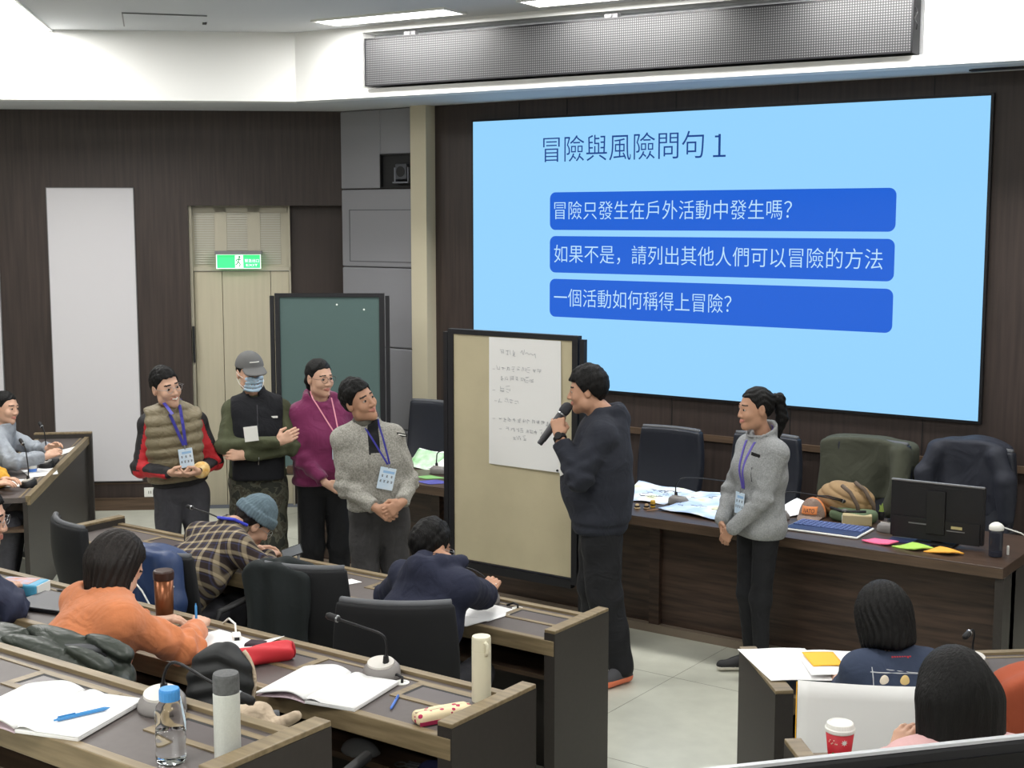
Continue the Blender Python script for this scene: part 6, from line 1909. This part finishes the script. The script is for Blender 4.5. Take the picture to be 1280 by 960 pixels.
MB().sheet(lambda u, v: (0.026 + 0.03 * u, 0.01 - 0.012 * u, 0.150 - 0.05 * u + 0.0 * v + (v - .5) * 0.022), 4, 2, 0.001).build('tag', mat('tag_clear_blue', S(200, 220, 236), rough=0.3), wbt)

def notebook(label, loc, rot, w=0.185, hgt=0.285, curl=0.5, hang=0.0):
    t = thing('notebook', label, 'notebook', loc, rot)
    # right block, left block rolled up at the spine
    MB().box(0.0, w, 0, hgt, 0.001, 0.011).build('page_block', M_paper2, t, bevel=0.002)
    MB().sheet(lambda u, v: (u * w, v * hgt, 0.0125 + 0.010 * math.sin(min(1, u * 3) * PI) * (1 - u) ), 12, 2, 0.0014).build('page', M_paper2, t, smooth=True)
    MB().sheet(lambda u, v: (-u * w * 0.98, v * hgt - 0.01 * u, 0.012 + 0.030 * math.sin(min(1.0, u * 2.2 + .05) * PI * .5) * (1 - u) ** .8 + 0.006 * u * (1 - u)), 18, 2, 0.006).build('page', M_paper2, t, smooth=True)
    MB().sheet(lambda u, v: (-u * w - 0.002 + 0.004, v * (hgt + .004) - .002, 0.0015 + 0.016 * math.sin(u * PI) * (1 - u)), 10, 2, 0.002).build('cover', mat('notebook_cover', S(196, 176, 184), rough=0.6), t, smooth=True)
    MB().tube([(0.0, y, 0.012) for y in np.linspace(0.01, hgt - 0.01, 6)], 0.006, 8).build('spine', M_paper, t)
    return t
notebook('open white notebook at the edge of the second-row desk', (-2.985, 3.05, 1.022), R(11))
nb3 = notebook('open white notebook with the blue pen on it at the bottom left', (-2.893, 1.945, 1.292), R(17))
def pen(label, a, b, m, tip=M_dark, r=0.0045):
    a, b = Vector(a), Vector(b)
    t = thing('pen', label, 'pen', tuple(a))
    d = b - a
    MB().tube([d * .0, d * .06, d * .10, d * .92, d * .94], [0.001, r * .7, r, r, r * .8], 12).build('barrel', m, t, smooth=True)
    MB().tube([d * .94, d * 1.0], [r * .55, r * .5], 10).build('button', m, t)
    MB().tube([d * .62 + Vector((0, 0, r * 1.3)), d * .93 + Vector((0, 0, r * 1.3))], 0.0016, 6).build('clip', m, t)
    return t
M_penblue = mat('pen_blue', S(70, 140, 200), rough=0.25)
pen('light blue ballpoint pen lying on the open notebook', (-2.806, 2.165, 1.3115), (-2.845, 2.025, 1.3115), M_penblue, r=0.0052)
pen('short blue and white pen near the front edge of the second-row desk', (-2.725, 3.165, 1.0265), (-2.785, 3.275, 1.0265), mat('pen_blue_dark', S(66, 112, 200), rough=0.3))
# floral pouch
fp = thing('pencil_pouch', 'floral cream and crimson pencil pouch by the end panel', 'pencil case', (-2.545, 3.20, 1.02), R(64))
mfl = mat('floral_cloth', S(226, 208, 172), rough=0.9)
nt = mfl.node_tree; bs = nt.nodes['Principled BSDF']
tc = nt.nodes.new('ShaderNodeTexCoord'); vo = nt.nodes.new('ShaderNodeTexVoronoi'); vo.inputs['Scale'].default_value = 42
r = nt.nodes.new('ShaderNodeValToRGB'); r.color_ramp.interpolation = 'CONSTANT'
r.color_ramp.elements[0].color = S(176, 44, 84); r.color_ramp.elements[1].position = 0.32; r.color_ramp.elements[1].color = S(230, 212, 176)
nt.links.new(tc.outputs['Object'], vo.inputs['Vector']); nt.links.new(vo.outputs['Distance'], r.inputs[0]); nt.links.new(r.outputs[0], bs.inputs['Base Color'])
blob('cloth', lambda P: rbox(P, (0, 0, 0.02), (0.095, 0.032, 0.020), 0.016) - 0.002 * wob(P, 50, 1), (-0.13, -0.06, -0.01), (0.13, 0.06, 0.06), 0.004, mfl, fp)
MB().box(-0.09, 0.09, -0.034, -0.030, 0.004, 0.016).build('trim', mat('crimson', S(150, 32, 70), rough=0.8), fp)
MB().tube([(-0.092, 0.0, 0.038), (0.092, 0.0, 0.038)], 0.0025, 6).build('zip', M_beige, fp)
# red pouch
rp = thing('folded_umbrella', 'folded bright red umbrella beside the round black bag', 'umbrella', (-3.385, 3.25, 1.02), R(66))
def rpf(P):
    d = rc(P, (-0.12, 0, 0.034), (0.09, 0, 0.036), 0.036, 0.034)
    return d - 0.0035 * np.sin(P[:, 1] * 120 + P[:, 2] * 70 + P[:, 0] * 30)
blob('canopy', rpf, (-0.2, -0.07, -0.02), (0.18, 0.07, 0.1), 0.005, mat('red_nylon', S(206, 48, 58), rough=0.55), rp)
MB().tube([(-0.155, 0, 0.034), (-0.20, 0, 0.034)], [0.014, 0.012], 12).build('handle', M_dark, rp)
MB().tube([(0.115, 0.026 * math.cos(a), 0.036 + 0.026 * math.sin(a)) for a in np.linspace(0, 2 * PI, 24)], 0.004, 6).build('band', mat('red_dark', S(160, 30, 42), rough=0.6), rp)
dc = thing('pouch', 'small dark pouch behind the red umbrella', 'pouch', (-3.50, 3.38, 1.02), R(20))
MB().box(-0.07, 0.07, -0.03, 0.03, 0, 0.025).build('cloth', mat('dark_plum', S(52, 36, 46), rough=0.8), dc, bevel=0.01)
# adapter and cable, papers
ad = thing('cable_adapter', 'small white cable adapter on the second-row desk', 'adapter', (-3.665, 3.40, 1.021), R(50))
MB().box(-0.016, 0.016, -0.03, 0.03, 0.001, 0.021).build('body', M_white, ad, bevel=0.004)
MB().box(-0.009, 0.009, -0.032, -0.029, 0.005, 0.016).build('port', M_dark, ad)
MB().tube([(0, 0.03, 0.012), (0.0, 0.08, 0.035), (-0.02, 0.14, 0.04), (-0.04, 0.19, 0.008), (-0.05, 0.22, 0.004)], 0.004, 8).build('cable', M_white, ad, smooth=True)
slab_sheet('paper_sheet', 'white paper under the hands of the orange sweater', 'paper sheet', [(-3.86, 3.17), (-3.62, 3.16), (-3.58, 3.42), (-3.80, 3.44)], 1.021, M_paper2, 0.004)
slab_sheet('paper_sheet', 'folded white paper corner beside the red umbrella', 'paper sheet', [(-3.60, 3.28), (-3.50, 3.30), (-3.47, 3.45), (-3.56, 3.40)], 1.024, M_paper2, 0.004, lift=(0, 0, .03, 0))
pen('blue pen in the hand of the orange sweater', (-3.765, 3.30, 1.03), (-3.79, 3.32, 1.155), M_penblue)
# copper tumbler
tb = thing('travel_tumbler', 'copper brown travel tumbler with a dark lid on the second-row desk', 'tumbler', (-4.07, 3.41, 1.02))
M_copper = mat('copper_brown', S(120, 72, 44), rough=0.3, metal=0.6)
MB().lathe([(0.030, 0), (0.033, 0.006), (0.037, 0.165)], 28).build('body', M_copper, tb, smooth=True)
MB().lathe([(0.0385, 0.163), (0.0395, 0.168), (0.0395, 0.192), (0.036, 0.198), (0.030, 0.199)], 28).build('lid', mat('dark_brown_lid', S(58, 38, 32), rough=0.4), tb)
MB().tube([(-0.036, 0, 0.17), (-0.05, 0, 0.16), (-0.05, 0, 0.13), (-0.036, 0, 0.12)], 0.004, 6).build('loop', M_steel, tb, smooth=True)
# blue wipes box, laptop, papers, glasses case
bx = thing('tissue_pack', 'light blue and white tissue pack on the second-row desk at left', 'tissue pack', (-4.86, 3.33, 1.02), R(24))
MB().box(-0.10, 0.10, -0.055, 0.055, 0.0, 0.05).build('pack', mat('pack_blue', S(84, 168, 206), rough=0.35, var=0.12, vscale=14), bx, bevel=0.008)
MB().box(0.098, 0.102, -0.05, 0.05, 0.004, 0.046).build('end_flap', M_white, bx)
MB().box(-0.085, 0.06, -0.045, 0.05, 0.0495, 0.0515).build('printed_panel', mat('pack_print', S(150, 180, 220), rough=0.4, var=1, vscale=22, col2=S(206, 130, 90)), bx)
lp = thing('laptop', 'closed dark grey laptop beside the tissue pack', 'laptop', (-4.56, 3.30, 1.02), R(14))
MB().box(-0.17, 0.15, -0.11, 0.11, 0.004, 0.012).build('lower_case', M_blackmetal, lp, bevel=0.003)
MB().box(-0.17, 0.15, -0.11, 0.11, 0.0135, 0.020).build('lid', mat('laptop_grey', S(82, 82, 86), rough=0.45, metal=0.2), lp, bevel=0.003)
slab_sheet('paper_sheet', 'white paper under the blue tissue pack', 'paper sheet', [(-5.12, 3.36), (-4.92, 3.34), (-4.86, 3.46), (-5.06, 3.48)], 1.021, M_paper2, 0.001)
slab_sheet('paper_sheet', 'white papers sticking out behind the laptop', 'paper sheet', [(-4.58, 3.36), (-4.44, 3.34), (-4.40, 3.46), (-4.54, 3.47)], 1.042, M_paper2, 0.004)
pen('black pen lying behind the laptop', (-4.76, 3.425, 1.026), (-4.60, 3.455, 1.026), M_dark)
# front row: orange tool, phone, hoodie papers
of = thing('cloth_pouch', 'small orange cloth on the front desk beside the plaid shirt', 'cloth', (-5.70, 4.97, 0.75), R(30))
blob('cloth', lambda P: smax(ell(P, (0, 0, 0.0), (0.055, 0.07, 0.055)) - 0.003 * wob(P, 40, 2), 0.001 - P[:, 2], 0.003), (-0.1, -0.1, -0.02), (0.1, 0.1, 0.09), 0.005, mat('bright_orange', S(240, 110, 50), rough=0.7), of)
ph = thing('smartphone', 'smartphone held up on a small stand behind the dark coat', 'phone', (-4.98, 5.05, 0.75), R(28))
MB().box(-0.055, 0.055, -0.004, 0.004, 0.06, 0.115, M=Matrix.Rotation(R(-25), 3, 'X') @ Matrix.Rotation(R(-22), 3, 'Y')).build('body', M_dark, ph, bevel=0.003)
MB().box(-0.051, 0.051, -0.0055, -0.004, 0.064, 0.111, M=Matrix.Rotation(R(-25), 3, 'X') @ Matrix.Rotation(R(-22), 3, 'Y')).build('screen', mat('phone_glass', S(120, 124, 130), rough=0.2), ph)
MB().box(-0.05, 0.05, 0.0, 0.06, 0.0, 0.008).tube([(0, 0.03, 0.008), (0, 0.045, 0.085)], 0.008, 8).build('stand', M_grey, ph)
slab_sheet('paper_sheet', 'small white note on the front desk right of the dark coat', 'paper sheet', [(-4.60, 4.93), (-4.52, 4.93), (-4.50, 5.02), (-4.58, 5.03)], 0.751, M_paper2, 0.002)
slab_sheet('paper_sheet', 'white paper under the writing hand of the navy hoodie', 'paper sheet', [(-3.86, 4.83), (-3.58, 4.83), (-3.56, 5.06), (-3.84, 5.07)], 0.751, M_paper2, 0.003)
slab_sheet('paper_sheet', 'white paper sticking out over the desk edge at the elbow of the navy hoodie', 'paper sheet', [(-3.74, 4.66), (-3.60, 4.70), (-3.58, 4.84), (-3.76, 4.82)], 0.757, M_paper2, 0.003)
pen('white pen in the hand of the navy hoodie', (-3.76, 5.10, 0.765), (-3.70, 5.06, 0.86), M_white)
# clutter on the shelf under the second row
for nm, lb, x, c in (('keys', 'bunch of keys on the shelf under the second row', -2.75, M_steel), ('cloth_pouch', 'dark blue cloth on the shelf under the second row', -2.60, mat('blue_cloth', S(44, 50, 90), rough=0.8)), ('pouch', 'dim grey pouch on the shelf under the second row', -2.92, M_grey)):
    t = thing(nm, lb, nm.replace('_', ' '), (x, 3.24, 0.27 + 0.541), R(10))
    if nm == 'keys':
        m = MB().tube([(0.018 * math.cos(a), 0.018 * math.sin(a), 0.004) for a in np.linspace(0, 2 * PI, 16)], 0.0025, 6)
        m.build('ring', c, t)
        for q in range(3):
            MB().box(0.018, 0.07, -0.006 + q * .012, 0.002 + q * .012, 0.001 + q * .003, 0.004 + q * .003).build('key', c, t)
    else:
        blob('cloth', lambda P: smax(ell(P, (0, 0, 0.0), (0.07, 0.05, 0.05)) - 0.004 * wob(P, 40, 3), 0.001 - P[:, 2], 0.003), (-0.11, -0.09, -0.02), (0.11, 0.09, 0.09), 0.007, c, t)

# ---- right hand desks
slab_sheet('paper_sheet', 'white paper over the end of the right hand desk', 'paper sheet', [(-2.14, 4.70), (-1.93, 4.86), (-2.20, 5.15), (-2.42, 4.98)], 0.802, M_paper2, 0.004)
pq = slab_sheet('paper_sheet', 'white paper with an orange sticky note on the right hand desk', 'paper sheet', [(-2.02, 4.80), (-1.83, 4.98), (-2.02, 5.24), (-2.22, 5.10)], 0.800, M_paper2, 0.006, lift=(.02, .0, 0, 0))
slab_sheet('sticky_notes', 'orange sticky note on the white paper of the right hand desk', 'sticky notes', [(-2.06, 4.91), (-1.97, 5.00), (-2.07, 5.13), (-2.17, 5.05)], 0.8165, mat('note_amber', S(244, 182, 50), rough=0.7), 0.003, part='note')
fs_ = thing('flip_chart_sheet', 'large curled white sheet standing between the two right hand desks', 'paper sheet', (-1.60, 4.13, 0.27))
A_, B_ = Vector((-0.11, -0.16, 0)), Vector((0.34, 0.22, 0))
MB().sheet(lambda u, v: ((A_.x + (B_.x - A_.x) * u) + 0.05 * (v - .3) * (-.65) * (1 - .3 * u) - 0.02 * v * (1 - u), (A_.y + (B_.y - A_.y) * u) + 0.16 * (v - .3) * .76 + 0.03 * math.sin(u * PI), 0.02 + v * (0.775 - 0.03 * u) - 0.02 * math.sin(u * PI) * v), 16, 14, 0.0015).build('paper', M_paper, fs_, smooth=True)
MB().sheet(lambda u, v: (A_.x - 0.004 + 0.05 * (v - .3) * -.65 - 0.02 * v + u * .003, A_.y + 0.16 * (v - .3) * .76 - .002, 0.02 + v * 0.77), 1, 8, 0.0015).build('yellow_edge', mat('note_amber', S(244, 182, 50)), fs_)
q_ = wing_pt(1.25, 3.65)
cu_ = thing('paper_cup', 'red paper coffee cup with a white lid and a star', 'cup', (q_.x, q_.y, 1.02), R(35))
M_cupred = mat('cup_red', S(186, 30, 44), rough=0.5)
MB().lathe([(0.029, 0), (0.030, 0.003), (0.040, 0.098)], 32, mi=[0, 0, 0]).build('cup', M_cupred, cu_, smooth=True)
MB().lathe([(0.0412, 0.094), (0.0425, 0.098), (0.0425, 0.104), (0.040, 0.107), (0.037, 0.118), (0.034, 0.120), (0.030, 0.116)], 32).build('lid', M_white, cu_, smooth=False)
def on_cup(a, z): r_ = 0.0305 + (z - 0.003) * 0.101; return (r_ * math.sin(a), -r_ * math.cos(a), z)
stp = []
for i in range(16):
    rr_ = 0.010 if i % 2 == 0 else 0.005
    a = 2 * PI * i / 16
    p = on_cup(rr_ * math.cos(a) / 0.038 + 0.12, 0.072 + rr_ * math.sin(a)); stp.append((p[0] * 1.012, p[1] * 1.012, p[2]))
ctr = on_cup(0.12, 0.072); ctr = (ctr[0] * 1.015, ctr[1] * 1.015, ctr[2])
MB().add(stp + [ctr], [(i, (i + 1) % 16, 16) for i in range(16)]).build('star_print', M_white, cu_)
gm = MB()
rr = random.Random(4)
for i in range(26):
    a, z = rr.uniform(-1.2, 0.9), 0.012 + rr.random() ** 2 * 0.03
    p = on_cup(a, z); gm.ball((p[0] * 1.005, p[1] * 1.005, p[2]), (0.004, 0.002, 0.003), 6, 4)
gm.build('leaf_print', mat('cup_green', S(70, 120, 60), rough=0.6), cu_)
gd = MB()
for i in range(7):
    a = -1.1 + i * 0.11; p = on_cup(a, 0.070 + 0.006 * math.sin(i * 2)); gd.ball((p[0] * 1.005, p[1] * 1.005, p[2]), 0.0022, 6, 4)
gd.build('dot_print', mat('cup_light_print', S(226, 190, 170)), cu_)
q_ = wing_pt(1.36, 3.62)
cb_ = thing('cable_loop', 'thin silver cable looping beside the red cup', 'cable', (q_.x, q_.y, 1.025), R(40))
MB().tube([(-0.06, 0, 0.0), (-0.03, 0.0, 0.03), (0.01, 0.0, 0.045), (0.04, 0, 0.035), (0.045, 0, 0.0)], 0.003, 8).build('cable', M_steel, cb_, smooth=True)
q_ = wing_pt(1.80, 5.17)
tl_ = thing('binder_clip', 'teal clip on the right hand desk beside the navy T-shirt', 'clip', (q_.x, q_.y, 0.75), R(60))
MB().box(-0.02, 0.02, -0.012, 0.012, 0.0, 0.03).build('grip', mat('teal_plastic', S(50, 160, 160), rough=0.4), tl_, bevel=0.004)
MB().tube([(-0.012, 0, 0.03), (-0.014, 0.02, 0.05), (0.014, 0.02, 0.05), (0.012, 0, 0.03)], 0.002, 6).build('wire', M_dark, tl_)

# ---- left side desk
slab_sheet('paper_sheet', 'white paper at the near end of the left side desk', 'paper sheet', [(-8.30, 5.62), (-8.10, 5.44), (-8.00, 5.58), (-8.20, 5.74)], 0.752, M_paper2, 0.003)
slab_sheet('paper_sheet', 'white paper lying across the middle of the left side desk', 'paper sheet', [(-8.55, 5.90), (-8.25, 5.76), (-8.22, 5.97), (-8.48, 6.14)], 0.752, M_paper2, 0.003)
slab_sheet('paper_sheet', 'white paper at the far end of the left side desk', 'paper sheet', [(-9.02, 6.50), (-8.82, 6.36), (-8.94, 6.64), (-9.12, 6.80)], 0.752, M_paper2, 0.003)
pc = thing('paper_cup', 'white paper cup with a blue band on the left side desk', 'cup', (-8.42, 5.90, 0.755))
MB().lathe([(0.028, 0), (0.029, 0.003), (0.040, 0.095), (0.041, 0.097), (0.039, 0.098), (0.037, 0.094), (0.027, 0.006)], 24).build('cup', M_white, pc, smooth=True)
MB().lathe([(0.0292, 0.004), (0.0297, 0.005), (0.0322, 0.026), (0.0318, 0.028)], 24).build('band', mat('cup_blue_band', S(80, 130, 210), rough=0.6), pc)
slab_sheet('dark_case', 'dark flat case on the papers of the left side desk', 'case', [(-8.72, 6.26), (-8.58, 6.12), (-8.54, 6.18), (-8.68, 6.32)], 0.76, M_dark, 0.0, 0.014, part='case')

# ---- foreground monitor on the rear desk
fm = thing('computer_monitor', 'black monitor with a painted lit top edge along the bottom right corner', 'monitor', (-0.33, 1.489, 1.56), R(50.16))
M_litedge = mat('monitor_lit_edge', S(190, 192, 196), rough=0.35, metal=0.3)  # pale colour stands in for light falling on the black shell's top edge
MB().box(-0.50, 0.20, -0.004, 0.005, 0.40, 0.450).box(-0.50, 0.20, -0.004, 0.03, 0.10, 0.41).build('shell', mat('monitor_black', S(27, 27, 30)), fm, bevel=0.004)
MB().box(-0.50, 0.20, -0.003, 0.004, 0.450, 0.4535).build('rim', M_litedge, fm)  # thin strip carrying the painted lit edge
MB().box(-0.49, 0.19, -0.006, -0.004, 0.115, 0.437).build('display', mat('display_off', S(14, 14, 16), rough=0.3), fm)
MB().box(-0.16, 0.02, 0.0, 0.14, 0.0, 0.012).box(-0.10, -0.04, 0.03, 0.06, 0.01, 0.14).build('stand', M_dark, fm, bevel=0.003)
